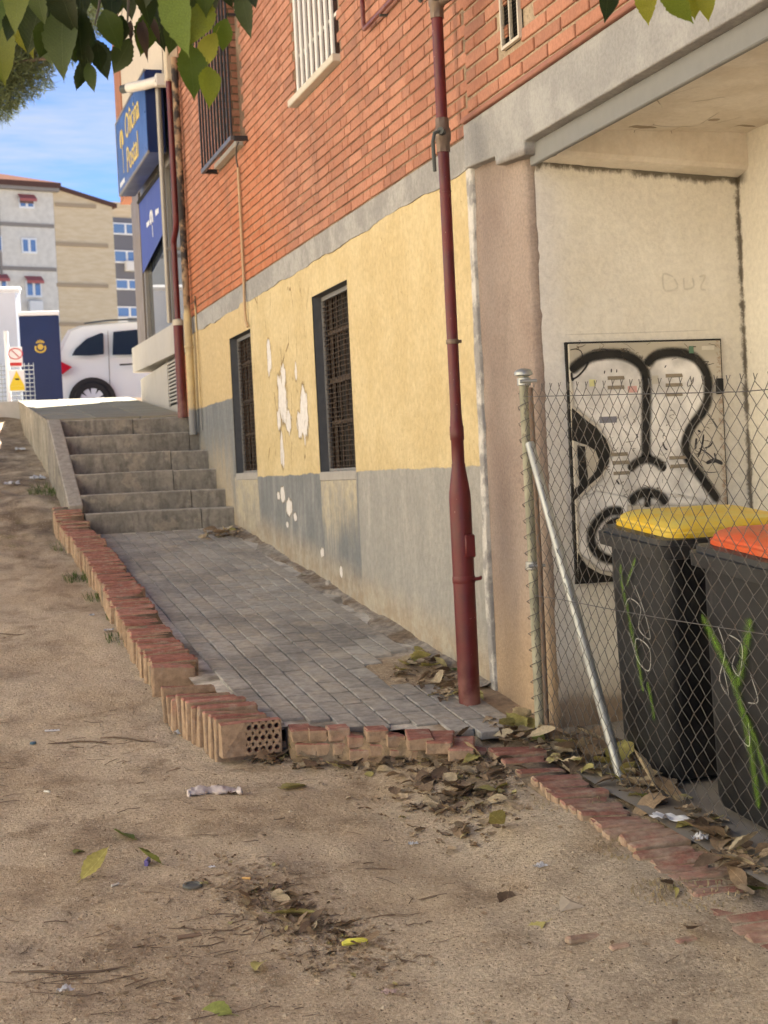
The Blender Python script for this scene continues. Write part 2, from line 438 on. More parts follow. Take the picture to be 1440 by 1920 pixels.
for row in range(31):
    y0 = 5.50+row*tl
    for c_ in range(ncol):
        x0 = 2.275-(c_+0.5)*tw
        yc = y0+(0.0 if c_ % 2 else 0.06)
        if yc < 5.98-0.5*(x0-1.39)+0.09 or yc > 11.86: continue
        if x0-0.04 < XI(yc)-0.05: continue
        if inpoly(x0, yc, hole) or (x0 > 2.15 and yc < 6.55 and yc > 6.2): continue
        sag = float(fbm(x0*2.1, yc*2.1, 2, 41))*0.005
        t = link('tile', rr.choice(tile_me), bed)
        t.location = (x0+rr.uniform(-.0015, .0015), yc+rr.uniform(-.002, .002), ramp(yc)+sag+rr.uniform(-.0012, .0012)+0.002)
        t.rotation_euler = (ang+rr.uniform(-.008, .008), rr.uniform(-.012, .012)*1.0, rr.uniform(-.008, .008))
# crumbling mortar fillet between the paving and the wall
m = MB(); n = 150; prof = [(-0.13, -0.008), (-0.11, 0.003), (-0.06, 0.005), (-0.025, 0.010), (0.0, 0.026), (0.03, 0.03)]
for j in range(n+1):
    y = 6.3+(11.95-6.3)*j/n
    w = 0.75+float(fbm(y*3.1, 1.0, 4, 9))*0.9
    for k, (dx, dz) in enumerate(prof):
        m.v.append((2.40+dx*w, y, ramp(y)+dz*(0.7+0.8*float(vnoise(y*6, k*1.7, 8)+0.5))+float(fbm(y*20, k*3.0, 2, 4))*0.006))
K = len(prof)
m.f = [(j*K+k, j*K+k+1, (j+1)*K+k+1, (j+1)*K+k) for j in range(n) for k in range(K-1)]
g = G('crumbled_mortar'); P = g.pos(); n1 = g.noise(P, 24, 6, 0.7); n2 = g.noise(P, 4, 4)
c = g.mix(n2.st(0.4, 0.65), (0.30, 0.265, 0.225), (0.20, 0.15, 0.105)); c = g.hsv(c, 0.5, 1, n1.st(.3, .7, .6, 1.25))
MORT = g.out(c, 0.95, g.bump(n1, 1.0, 0.012), spec=0.15)
m.build('mortar_fillet', MORT, bed, True)

# ------------------------------------------------------------------ staircase
g = G('stair_concrete'); P = g.pos(); x_, y_, z_ = g.sep(P)
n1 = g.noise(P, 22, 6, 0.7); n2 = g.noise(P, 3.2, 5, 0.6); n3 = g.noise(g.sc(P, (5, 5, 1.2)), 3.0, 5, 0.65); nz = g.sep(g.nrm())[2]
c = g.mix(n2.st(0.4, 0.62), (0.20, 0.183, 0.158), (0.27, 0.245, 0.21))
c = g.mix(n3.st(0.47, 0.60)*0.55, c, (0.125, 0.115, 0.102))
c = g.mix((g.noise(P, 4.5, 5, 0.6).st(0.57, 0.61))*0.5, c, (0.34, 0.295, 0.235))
c = g.mix(nz.st(0.35, 0.8)*0.75, c, (0.40, 0.37, 0.325))  # upward faces painted lighter, imitating light falling on the treads
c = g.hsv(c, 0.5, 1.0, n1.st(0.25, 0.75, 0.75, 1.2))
STAIR = g.out(c, 0.9, g.bump(n1*0.6+n2*0.6, 0.6, 0.01), spec=0.2)
def lump(mb, amp, seed, f=9.0):
    mb.v = [(a+float(vnoise(b*f+c_*3, c_*f+a*4, seed))*amp, b+float(vnoise(a*f+c_*2, c_*f+b*3, seed+1))*amp, c_+float(vnoise(a*f, b*f+c_, seed+2))*amp*0.6) for a, b, c_ in mb.v]
    return mb
def slab(a, b, ch, seed, nseg=14, amp=0.010):
    """chamfered long block cut in segments along x, with worn, wavy edges"""
    x0, y0, z0 = a; x1, y1, z1 = b; secs = []
    for i in range(nseg+1):
        x = x0+(x1-x0)*i/nseg; e = ch*(1.0+1.2*(abs(float(vnoise(x*8, seed, seed)))))
        if i in (0, nseg): e += 0.006
        wv = float(vnoise(x*5, seed*3.1, 7+seed))*amp; wz = float(vnoise(x*6, seed*1.7, 17+seed))*amp*0.7
        secs.append([Vector((x, y0+wv, z0)), Vector((x, y0+wv, z1-e+wz)), Vector((x, y0+e*0.35+wv, z1-e*0.3+wz)), Vector((x, y0+e+wv, z1+wz)), Vector((x, y1, z1+wz*0.3)), Vector((x, y1, z0))])
    m = MB().loft(secs); return m
st = empty('staircase', (1.8, 11.95, 0.73))
tag(st, 'six weathered concrete steps climbing between kerb and yellow wall', 'stairs')
SY = [11.958, 12.278, 12.659, 12.989, 13.393, 13.769]; SZ = [0.894, 1.043, 1.218, 1.387, 1.558, 1.716]
joints = [2.12, 2.10, 2.02, 2.06, 2.30, 1.85]
offs = st.location
def local(mb, o): mb.v = [(a-o[0], b-o[1], c_-o[2]) for a, b, c_ in mb.v]; return mb
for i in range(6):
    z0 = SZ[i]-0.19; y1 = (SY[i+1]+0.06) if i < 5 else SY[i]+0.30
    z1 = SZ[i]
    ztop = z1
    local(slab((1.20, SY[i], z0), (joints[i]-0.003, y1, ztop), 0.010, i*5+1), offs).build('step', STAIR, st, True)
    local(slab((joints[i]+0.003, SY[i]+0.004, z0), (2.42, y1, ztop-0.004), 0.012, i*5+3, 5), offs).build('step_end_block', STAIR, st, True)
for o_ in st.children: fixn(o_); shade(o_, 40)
# side stringer: leaning slab on the street side
m = MB(); prof = [(12.15, 0.60), (12.15, 0.965), (12.30, 1.035), (13.77, 1.725), (13.95, 1.735), (13.95, 0.9)]
m.prism(prof, lambda p: Vector((1.085, p[0], p[1])), lambda p: Vector((1.205, p[0], p[1])))
o = local(m, offs).build('stringer', STAIR, st); fixn(o)
bv = o.modifiers.new('b', 'BEVEL'); bv.width = 0.012; bv.segments = 2

# ------------------------------------------------------------------ upper landing
g = G('landing_concrete'); P = g.pos(); n1 = g.noise(P, 18, 6, 0.7); n2 = g.noise(g.sc(P, (3, 3, 1)), 2.5, 5)
c = g.mix(n2.st(0.42, 0.62), (0.33, 0.295, 0.235), (0.22, 0.195, 0.155)); c = g.mix(g.noise(P, 5, 4).st(.58, .64)*.6, c, (0.42, .39, .33))
c = g.hsv(c, 0.5, 1, n1.st(.3, .7, .8, 1.15)); LANDC = g.out(c, 0.9, g.bump(n1, 0.5, 0.008), spec=0.2)
lz = lambda y: 1.716+0.1035*(y-13.77)
m = MB(); prof = [(13.96, 0.8), (13.96, lz(13.96)-0.03), (17.85, lz(17.85)-0.03), (17.85, 1.3)]
m.prism(prof, lambda p: Vector((1.10, p[0], p[1])), lambda p: Vector((2.40, p[0], p[1])))
land = fixn(m.build('landing', LANDC)); tag(land, kind='structure')
LSL = simple('landing_slab', (0.30, 0.275, 0.20), 0.85, 0.12, 14, 0.3, 0.003, rnd=0.10, dirt=0.25, dirtc=(0.2, 0.17, 0.14))
lm = MB().cbox((-0.207, -0.19, -0.035), (0.207, 0.19, 0.0), 0.004).mesh('slab', LSL)
la = math.atan(0.1035)
for j in range(10):
    for i in range(3):
        y = 14.16+j*0.388; x = 1.32+i*0.42+(0.0)
        t = link('slab', lm, land); t.location = (x, y, lz(y)+0.004+rr.uniform(-.002, .002)); t.rotation_euler = (la, rr.uniform(-.004, .004), 0)
for j in range(4):
    m = MB(); ya, yb = 13.97+j*0.97, 13.97+j*0.97+0.963
    m.prism([(ya, lz(ya)-0.028), (ya, lz(ya)+0.006), (yb, lz(yb)+0.006), (yb, lz(yb)-0.028)], lambda p: Vector((1.088, p[0], p[1])), lambda p: Vector((1.108, p[0], p[1])))
    fixn(m.build('edge_slab', LANDC, land))

# ------------------------------------------------------------------ brick kerb round the ramp
g = G('kerb_brick'); P = g.pos(); O = g.obj(); n1 = g.noise(P, 30, 6, 0.7); n2 = g.noise(P, 6, 4); rn = g.rnd()
nx_, ny_, nz_ = g.sep(g.nrm())
c = g.mix(rn, (0.285, 0.118, 0.090), (0.405, 0.200, 0.155))
c = g.mix(n2.st(0.5, 0.7)*0.5, c, (0.22, 0.105, 0.075))
side = nz_.st(0.55, 0.25)
c = g.mix(side*n2.st(0.15, 0.45)*0.85, c, (0.38, 0.285, 0.19))
c = g.mix(g.noise(P, 14, 5, 0.7).st(0.52, 0.66)*0.6, c, (0.40, 0.32, 0.25))
yk = g.sep(P)[1]; c = g.mix(yk.st(5.5, 4.3)*g.noise(P, 7, 5, 0.7).st(0.36, 0.6)*0.65, c, (0.45, 0.35, 0.26))
c = g.hsv(c, 0.5, 1.0, n1.st(0.25, 0.75, 0.68, 1.22))
KBR = g.out(c, 0.92, g.bump(n1, 0.9, 0.008), spec=0.15)
g = G('kerb_mortar'); P = g.pos(); n1 = g.noise(P, 28, 6, 0.7); n2 = g.noise(P, 5, 4)
c = g.mix(n2.st(0.4, 0.6), (0.32, 0.235, 0.15), (0.20, 0.16, 0.12)); c = g.hsv(c, 0.5, 1, n1.st(.3, .7, .6, 1.2))
KMO = g.out(c, 0.95, g.bump(n1, 1.0, 0.012), spec=0.1)
def brick_mesh(name, L, T, H, seed, mat, ch=0.006, jit=0.004, seg=1):
    """a worn brick, L along x, T along y, H along z, top at z=0"""
    r_ = random.Random(seed); m = MB().cbox((-L/2, -T/2, -H), (L/2, T/2, 0), ch)
    cut = r_.random() < 0.35; sx = r_.choice((-1, 1))
    vs = []
    for a, b, c_ in m.v:
        a += r_.uniform(-jit, jit); b += r_.uniform(-jit*0.5, jit*0.5); c_ += r_.uniform(-jit*0.6, jit*0.4) if c_ > -H*0.5 else 0
        if cut and a*sx > L*0.4 and c_ > -0.02: a -= sx*r_.uniform(0.01, 0.03); c_ -= r_.uniform(0.004, 0.018)
        vs.append((a, b, c_))
    m.v = vs; return m.mesh(name, mat)
kerb = empty('brick_kerb', (1.2, 9, 0.4)); kl = Vector(kerb.location)
tag(kerb, 'low worn red brick kerb edging the tiled ramp beside the dirt', 'kerb')
kb = [brick_mesh('brick', 0.222, 0.043, 0.24, 100+k, KBR, 0.007, 0.005) for k in range(10)]
rr = random.Random(21)
def ktop(y): return ramp(y)+float(np.interp(y, [5.8, 7, 11.2, 11.8, 12.25], [0.045, 0.05, 0.06, 0.10, 0.215]))
y = 7.02
coreA = []
while y < 12.2:
    xin = XI(y)-0.03; wob = float(vnoise(y*2.2, 3.3, 77))*0.05
    zt = ktop(y)+float(vnoise(y*3, 9.1, 5))*0.018
    o = link('brick', rr.choice(kb), kerb)
    o.location = Vector((xin-0.122+rr.gauss(0, .008)+wob*0.4, y, zt+rr.gauss(0, .0035)))-kl
    o.rotation_euler = (rr.uniform(-.025, .025)+0.08, rr.uniform(-.02, .02)+wob*0.5, rr.gauss(0, .028)-0.02)
    coreA.append((xin-0.122+wob*0.4, y, zt)); y += rr.uniform(0.048, 0.056)
m = MB(); secs = []
for k, (x, y, z) in enumerate(coreA):
    e = float(vnoise(y*13, 1, 3))*0.02
    secs.append([Vector((x-0.104+e, y, z-0.40)), Vector((x-0.104+e, y, z-0.030)), Vector((x-0.085, y, z-0.009+e*0.3)), Vector((x+0.10, y, z-0.009-e*0.3)), Vector((x+0.10, y, z-0.40))])
m.loft(secs); fixn(local(m, kl).build('mortar', KMO, kerb, True))
# nearer, lower stretch with bigger gaps
kb2 = [brick_mesh('brick', 0.25, 0.050, 0.20, 200+k, KBR, 0.006, 0.005) for k in range(6)]
seg = []
pA, pB = Vector((1.075, 6.60, 0)), Vector((1.195, 5.99, 0)); nb = 11
for k in range(nb):
    t = k/(nb-1); p = pA.lerp(pB, t); z = ktop(p.y)+0.018-0.012*t+rr.uniform(-.010, .008)
    if k in (1, 2): z -= 0.03
    o = link('brick', rr.choice(kb2), kerb); o.location = Vector((p.x, p.y, z))-kl
    o.rotation_euler = (rr.uniform(-.04, .04)+0.06, rr.uniform(-.03, .03), rr.uniform(-.05, .05)+0.05); seg.append((p.x, p.y, z))
secs = [[Vector((x-0.11, y, z-0.30)), Vector((x-0.11, y, z-0.03)), Vector((x+0.11, y, z-0.025)), Vector((x+0.11, y, z-0.30))] for x, y, z in seg]
fixn(local(MB().loft(secs), kl).build('mortar', KMO, kerb, True))
# end brick of that stretch with its rows of round holes showing
def holed_brick(L, H, T):
    m = MB(); nxh, nzh = 5, 3; mx_ = 0.10
    x0, x1 = -L/2+mx_, L/2-0.006; cw = (x1-x0)/nxh; chh = H/nzh
    for i in range(nxh):
        for k in range(nzh):
            cx, cz = x0+(i+0.5)*cw, -H+(k+0.5)*chh; r_ = 0.36*min(cw, chh); n = 12
            ring = [(cx+r_*math.cos(2*math.pi*j/n), cz+r_*math.sin(2*math.pi*j/n)) for j in range(n)]
            sq = []
            for j in range(n):
                a = 2*math.pi*j/n; c_, s_ = math.cos(a), math.sin(a); q = max(abs(c_), abs(s_)); sq.append((cx+c_/q*cw/2, cz+s_/q*chh/2))
            vs = [Vector((a, -T/2, b)) for a, b in sq]+[Vector((a, -T/2, b)) for a, b in ring]+[Vector((a, T*0.4, b)) for a, b in ring]
            fs = [(j, (j+1) % n, n+(j+1) % n, n+j) for j in range(n)]+[(n+j, n+(j+1) % n, 2*n+(j+1) % n, 2*n+j) for j in range(n)]+[tuple(range(2*n, 3*n))]
            m.add(vs, fs)
    m.add([Vector(q) for q in ((-L/2, -T/2-0.01, -H), (x0, -T/2, -H), (x0, -T/2, 0), (-L/2, -T/2+0.008, -0.006), (L/2, -T/2, -H), (L/2, -T/2, 0), (-L/2, T/2, -H), (-L/2, T/2, 0), (L/2, T/2, -H), (L/2, T/2, 0), (x1, -T/2, -H), (x1, -T/2, 0))],
          [(0, 1, 2, 3), (10, 4, 5, 11), (0, 3, 7, 6), (4, 8, 9, 5), (6, 7, 9, 8), (3, 2, 11, 5, 9, 7)])
    return m
o = holed_brick(0.25, 0.135, 0.05).build('brick', KBR, kerb); o.location = Vector((1.205, 5.935, ktop(5.95)+0.004))-kl; o.rotation_euler = (0.05, 0.01, 0.06)
o['label'] = 'end brick with rows of round holes showing'
# short return across the foot of the ramp, two courses high
kb3 = [brick_mesh('brick', 0.088, 0.115, 0.05, 300+k, KBR, 0.005, 0.004) for k in range(6)]
kb4 = [brick_mesh('brick', 0.10, 0.21, 0.05, 320+k, KBR, 0.005, 0.004) for k in range(4)]
ret = [((540, 590), 0), ((598, 640), 0), ((655, 696), 0), ((706, 742), 0), ((752, 788), 1), ((792, 832), 1), ((820, 862), 1), ((850, 890), 1)]
RZ = 0.105
for k in range(11):
    t = k/10; x = 1.405+0.066*k*1.02; y = 5.90-0.042*k*0.9-0.004*k*k*0.3
    z = RZ-0.0045*k+rr.uniform(-.008, .006)-(0.02 if k == 3 else 0)-(0.022*(k-7) if k > 7 else 0)
    big = k in (6, 7, 8)
    o = link('brick', rr.choice(kb4 if big else kb3), kerb); o.location = Vector((x, y-(0.05 if big else 0), z))-kl
    o.rotation_euler = (rr.uniform(-.04, .04)+0.04, rr.uniform(-.04, .04), rr.uniform(-.10, .10)-(0.35 if big else 0.12)-(0.25 if k > 8 else 0))
    if k < 8:
        for lay in (1, 2):
            if lay == 2 and k in (2, 3, 5): continue
            o = link('brick', rr.choice(kb3), kerb); o.location = Vector((x+rr.uniform(-.012, .012)+0.02*lay, y-0.006*lay+rr.uniform(-.006, .010), z-0.058*lay))-kl
            o.rotation_euler = (rr.uniform(-.03, .03), rr.uniform(-.04, .04), rr.uniform(-.06, .06)-0.30)
m = MB(); secs = []
for k in range(12):
    x = 1.36+0.068*k; y = 5.925-0.040*k-0.0012*k*k
    z = RZ-0.0045*k-(0.02*(k-7) if k > 7 else 0)
    e = float(vnoise(k*0.9, 2, 9))*0.014
    secs.append([Vector((x, y+0.05, z-0.3)), Vector((x, y+0.05, z-0.02)), Vector((x, y-0.038+e, z-0.028)), Vector((x, y-0.046+e, z-0.10)), Vector((x, y-0.075+e, z-0.3))])
fixn(local(MB().loft(secs), kl).build('mortar', KMO, kerb, True))
# flush row running on towards the viewer beside the fence
kb5 = [brick_mesh('brick', 0.20, 0.056, 0.16, 400+k, KBR, 0.007, 0.005) for k in range(6)]
y = 5.36; k = 0
while y > 3.35:
    x = 2.135+0.02*math.sin(y*2.0)
    gap = (5.10 < y < 5.16) or (4.99 < y < 5.04)
    if not gap:
        o = link('brick', rr.choice(kb5), kerb)
        sink = 0.004 if y > 4.25 else 0.012+0.010*(4.25-y)
        o.location = Vector((x+rr.uniform(-.012, .012), y, ramp(y)+0.012-sink+rr.uniform(-.004, .004)))-kl
        o.rotation_euler = (rr.uniform(-.03, .03)+0.10, rr.uniform(-.02, .02), rr.uniform(-.04, .04)-0.05)
    y -= rr.uniform(0.062, 0.068); k += 1
m = MB(); secs = []
for k in range(16):
    y = 5.42-k*0.13; x = 2.135+0.02*math.sin(y*2.0); z = ramp(y)-0.006-(0.010+0.01*max(0, 4.25-y) if y < 4.25 else 0)
    secs.append([Vector((x-0.095, y, z-0.2)), Vector((x-0.10, y, z-0.012)), Vector((x, y, z)), Vector((x+0.10, y, z-0.012)), Vector((x+0.095, y, z-0.2))])
fixn(local(MB().loft(secs), kl).build('mortar', KMO, kerb, True))

# floor of the open recess behind the fence
FLO = simple('recess_floor', (0.25, 0.225, 0.195), 0.9, 0.2, 10, 0.5, 0.006, space='pos', dirt=0.5, dirtc=(0.16, 0.12, 0.085))
rfz = lambda y: ramp(5.3)-0.012+(y-5.3)*(0.075 if y > 3.0 else 0.075)
m = MB(); n1_, n2_ = 24, 60
for j in range(n2_+1):
    y = -3+(5.72+3)*j/n2_
    for i in range(n1_+1):
        x = 2.23+(3.5-2.23)*i/n1_; m.v.append((x, y, rfz(y)+float(fbm(x*4, y*4, 3, 15))*0.008))
m.f = [(j*(n1_+1)+i, j*(n1_+1)+i+1, (j+1)*(n1_+1)+i+1, (j+1)*(n1_+1)+i) for j in range(n2_) for i in range(n1_)]
tag(m.build('recess_floor', FLO, None, True), kind='structure')
# ------------------------------------------------------------------ apartment building
XW = 2.39; YC, YE = 6.24, 13.86                    # wall plane; column edge; far end of this wall
bld = empty('apartment_building', (XW, 9.0, 0.0)); bo = Vector(bld.location)
tag(bld, 'red brick apartment building with yellow plastered base and corner recess', 'building')
def bpart(mb, name, mat, parent=None, smooth=False, fix=False):
    o = local(mb, bo).build(name, mat, bld if parent is None else parent, smooth)
    if fix: fixn(o)
    return o
# ---- painted plaster base
W1 = (11.0, 11.80, 1.13, 2.235); W2 = (8.32, 9.14, 1.105, 2.235)
g = G('painted_plaster'); P = g.pos(); x_, y_, z_ = g.sep(P)
n0 = g.noise(P, 2.5, 4); n1 = g.noise(P, 30, 6, 0.65); n2 = g.noise(P, 9, 5, 0.6); n3 = g.noise(P, 90, 3); nv = g.noise(g.sc(P, (1, 1, 0.18)), 9, 5, 0.6)
yel = g.mix(n0.st(0.4, 0.62), (0.520, 0.412, 0.225), (0.565, 0.458, 0.262))
yel = g.mix(y_.st(11.05, 11.12), yel, (0.52, 0.40, 0.22))
yel = g.mix(g.noise(g.sc(P, (1, 1, .6)), 48, 4, .7).st(0.62, 0.70)*0.6, yel, (0.27, 0.19, 0.085)); yel = g.mix(g.noise(P, 13, 4, .6).st(0.52, 0.66)*0.22, yel, (0.66, 0.55, 0.33))
gra = g.mix(nv.st(0.40, 0.62), (0.170, 0.178, 0.182), (0.215, 0.220, 0.220))
gra = g.mix(y_.st(8.30, 8.27), gra, g.mix(nv.st(0.4, 0.6), (0.290, 0.282, 0.260), (0.325, 0.313, 0.288)))
# dado height steps
wob = (n2-0.5)*0.03+(n0-0.5)*0.02
d1 = 1.125; 
dz = z_+wob
far_ = y_.st(11.42, 11.40)
dado = dz.st(1.128, 1.118)*y_.st(11.81, 11.79) + dz.st(1.765, 1.755)*y_.st(11.79, 11.81)
dado = dado.min(1.0)
c = g.mix(dado, yel, gra)
# bare cement band along the foot and under the window openings
base = (z_-(y_*RB+RA))
c = g.mix((base+wob*1.6+(n2-0.5)*0.12).st(0.28, 0.05)*0.7, c, g.mix(n2.st(.4, .6), (0.42, 0.365, 0.275), (0.36, 0.275, 0.180)))
def ybox(a, b, s=0.02): return y_.st(a-s, a+s)*y_.st(b+s, b-s)
under = (ybox(W1[0], W1[1]+0.05)+ybox(W2[0], W2[1]))*z_.st(1.14, 1.12)*(z_+(nv-0.5)*0.7).st(0.62, 1.0)
c = g.mix(under.min(1.0)*0.85, c, g.mix(n2.st(.4, .6), (0.46, 0.40, 0.285), (0.36, 0.33, 0.27)))
c = g.mix((y_+(n2-0.5)*0.2).st(11.8, 12.05)*(z_+(nv-.5)*.9).st(1.55, 1.05)*0.7, c, (0.42, 0.345, 0.24))
# flaked patches
pk = None
for cy, cz, ry, rz in ((10.08, 1.66, .13, .17), (10.02, 1.80, .07, .09), (9.49, 1.52, .10, .17), (9.60, 1.46, .09, .09), (10.41, 1.97, .06, .12), (9.93, 1.48, .08, .08), (10.17, 1.30, .05, .13), (9.66, 1.80, .03, .06), (10.22, 1.52, .05, .08),
                       (10.21, 0.99, .07, .05), (10.03, 0.90, .09, .055), (10.33, 0.98, .04, .03), (9.86, 0.84, .04, .03), (9.2, 0.62, .04, .03), (10.1, 0.78, .04, .02), (8.75, 0.52, .03, .03)):
    d = ((y_-cy)/ry).pow(2.0)+((z_-cz)/rz).pow(2.0)
    pk = d if pk is None else pk.min(d)
pw = pk+(g.noise(g.sc(P, (1, 1.3, 0.5)), 15, 6, 0.7)-0.5)*4.2
peel = pw.st(1.10, 0.95); rim = pw.st(1.45, 1.15)
c = g.mix((rim-peel).max(0.0)*0.6, c, (0.30, 0.20, 0.09)); c = g.mix(peel, c, (0.66, 0.63, 0.60))
# hairline cracks on the flaking stretch
cr = g.vor(g.sc(P, (1, 1, 0.32)), 4.2, 'DISTANCE_TO_EDGE') + (n1-0.5)*0.03
crk = cr.st(0.016, 0.004)*ybox(9.2, 11.0, 0.15)*z_.st(1.1, 1.2)*g.noise(P, 3.3, 3).st(0.50, 0.58)
c = g.mix(crk*0.8, c, (0.20, 0.13, 0.06))
# bare ragged strip beside the column
edge = (y_+(g.noise(g.sc(P, (1, 1, 0.4)), 11, 5, 0.7)-0.5)*0.05).st(6.315, 6.295)
c = g.mix(edge, c, g.mix(n2.st(.42, .58), (0.56, 0.54, 0.50), (0.30, 0.29, 0.28)))
# streaks and grime
c = g.mix((nv.st(0.56, 0.72)*z_.st(1.2, 0.9))*0.35, c, (0.44, 0.41, 0.36))
c = g.hsv(c, 0.5, 1.0, n1.st(0.25, 0.75, 0.88, 1.10))
hgt = n1*0.8+n3*0.25+n2*0.8-peel*2.2+rim*0.5-crk*0.8-dado*0.1
PLAS = g.out(c, 0.92, g.bump(hgt, 0.75, 0.012), spec=0.2)
m = MB(); sy, sz = 0.03, 0.03
cols = sorted(set([round(YC+i*(YE-YC)/254, 4) for i in range(255)]+[W1[0], W1[1], W2[0], W2[1]]))
rows = sorted(set([round(-0.15+i*(2.455+0.15)/86, 4) for i in range(87)]+[W1[2], W1[3], W2[2]]))
idx = {}
for j, z in enumerate(rows):
    for i, y in enumerate(cols):
        e = 1.0
        for w in (W1, W2):
            if w[0]-0.02 <= y <= w[1]+0.02 and w[2]-0.02 <= z <= w[3]+0.02: e = 0.0
        yb = y
        if i == 0: yb = y+float(fbm(z*5, 2.0, 4, 61))*0.03
        m.v.append((XW+float(fbm(y*1.6, z*1.6, 4, 51))*0.010*e, yb, z)); idx[(i, j)] = len(m.v)-1
def inw(y, z, w): return w[0]-1e-4 <= y <= w[1]+1e-4 and w[2]-1e-4 <= z <= w[3]+1e-4
for j in range(len(rows)-1):
    for i in range(len(cols)-1):
        yc, zc = (cols[i]+cols[i+1])/2, (rows[j]+rows[j+1])/2
        if inw(yc, zc, W1) or inw(yc, zc, W2): continue
        m.f.append((idx[(i+1, j)], idx[(i, j)], idx[(i, j+1)], idx[(i+1, j+1)]))
# thickness at the ragged end beside the column
k0 = len(m.v); 
for j in range(len(rows)): p = m.v[idx[(0, j)]]; m.v.append((p[0]+0.06, p[1]+0.004, p[2]))
for j in range(len(rows)-1): m.f.append((idx[(0, j)], k0+j, k0+j+1, idx[(0, j+1)]))
bpart(m, 'plaster_wall', PLAS, smooth=True)
# ---- basement windows
REV = simple('reveal_paint', (0.080, 0.084, 0.094), 0.85, 0.2, 25, 0.4, 0.004, space='pos')
RUST = simple('rusty_mesh', (0.060, 0.042, 0.030), 0.85, 0.3, 60, 0.2, 0.002, space='pos')
DARK = simple('dark_interior', (0.012, 0.011, 0.010), 0.9, 0.1, 5, 0)
SILLM = simple('window_sill_cement', (0.33, 0.31, 0.28), 0.9, 0.15, 20, 0.4, 0.004, space='pos')
FRM = simple('window_frame_metal', (0.20, 0.195, 0.19), 0.6, 0.15, 30, 0.1, 0.002, space='pos')
for w in (W1, W2):
    ya, yb, za, zb = w; dp = 0.09
    wr = empty('basement_window', (XW, (ya+yb)/2, za), parent=None); wr.parent = bld; wr.location = Vector((XW, (ya+yb)/2, za))-bo
    wo_ = Vector((XW, (ya+yb)/2, za))
    def wp(mb, name, mat): return local(mb, wo_).build(name, mat, wr)
    e = 0.004
    for nm_, a_, b_ in (('far_reveal', (XW+0.006, yb-0.0005, za+e), (XW+dp, yb+0.05, zb)), ('near_reveal', (XW+0.006, ya-0.05, za+e), (XW+dp, ya+0.0005, zb)), ('head_reveal', (XW+0.0065, ya-0.05, zb-0.0005), (XW+dp, yb+0.05, zb+0.05))): wp(MB().box(a_, b_), nm_, REV)
    wp(lump(MB().cbox((XW-0.006, ya+0.001, za-0.03), (XW+dp, yb-0.001, za+0.028), 0.006), 0.006, 5), 'sill', SILLM)
    wp(MB().box((XW+dp+0.06, ya-0.05, za), (XW+dp+0.08, yb+0.05, zb+0.05)), 'backing', DARK)
    xf = XW+dp-0.03
    wp(MB().box((xf, ya, za+0.03), (xf+0.02, ya+0.018, zb-0.004)).box((xf, yb-0.012, za+0.03), (xf+0.02, yb, zb-0.004)).box((xf+0.001, ya+0.018, zb-0.03), (xf+0.019, yb-0.012, zb-0.004)).box((xf+0.001, ya+0.018, za+0.03), (xf+0.019, yb-0.012, za+0.045)), 'frame', FRM)
    gm = MB(); nw = 34
    r_ = random.Random(int(ya*100))
    for k in range(nw):
        z = za+0.06+k*(zb-za-0.10)/nw
        pts = [(xf+0.006+r_.uniform(-.003, .003), ya+0.018+(yb-ya-0.03)*t/6, z+r_.uniform(-.003, .003)) for t in range(7)]
        gm.tube(pts, 0.0028, 5, False)
    for k in range(14):
        y = ya+0.03+k*(yb-ya-0.05)/13
        gm.tube([(xf+0.012, y+r_.uniform(-.003, .003), za+0.04+(zb-za-0.05)*t/6) for t in range(7)], 0.0022, 5, False)
    o = wp(gm, 'grille', RUST); o['kind'] = 'stuff'
    wp(MB().box((xf+0.03, ya, za+0.32), (xf+0.05, yb, za+0.345)).box((xf+0.03, ya, za+0.58), (xf+0.05, yb, za+0.61)).box((xf+0.03, ya, za+0.88), (xf+0.05, yb, za+0.905)), 'cross_bar', RUST)
    bars = MB()
    for k in range(6): y = ya+0.06+k*(yb-ya-0.12)/5; bars.tube([(xf+0.045, y, za+0.02), (xf+0.045, y, zb-0.01)], 0.008, 6, False)
    wp(bars, 'inner_bars', RUST)
# ---- concrete band over the plaster
g = G('concrete_band'); P = g.pos(); x_, y_, z_ = g.sep(P); n1 = g.noise(P, 40, 6, 0.7); n2 = g.noise(P, 4, 5, 0.6)
c = g.mix(n2.st(0.4, 0.62), (0.270, 0.262, 0.250), (0.350, 0.340, 0.320)); c = g.hsv(c, 0.5, 1, n1.st(.25, .75, .82, 1.14))
n4 = g.noise(g.sc(P, (1, 1.0, 2.0)), 7, 5, 0.65)

CONC = g.out(c, 0.92, g.bump(n1*0.6+n2, 0.5, 0.008), spec=0.2)
m = MB(); NB = 220
for j in range(NB+1):
    y = 6.235+(YE-6.235)*j/NB
    lo = 2.440+float(fbm(y*4.2, 4.0, 5, 90))*0.022; e = float(fbm(y*3, 1.0, 3, 33))*0.004
    m.v += [(XW+0.05, y, lo), (XW-0.0045+e*.3, y, lo+0.001), (XW-0.008+e*.3, y, 2.583), (XW+0.05, y, 2.585)]
m.f = [(j*4+k, j*4+k+1, (j+1)*4+k+1, (j+1)*4+k) for j in range(NB) for k in range(3)]
bpart(m, 'concrete_band', CONC, smooth=False, fix=True)
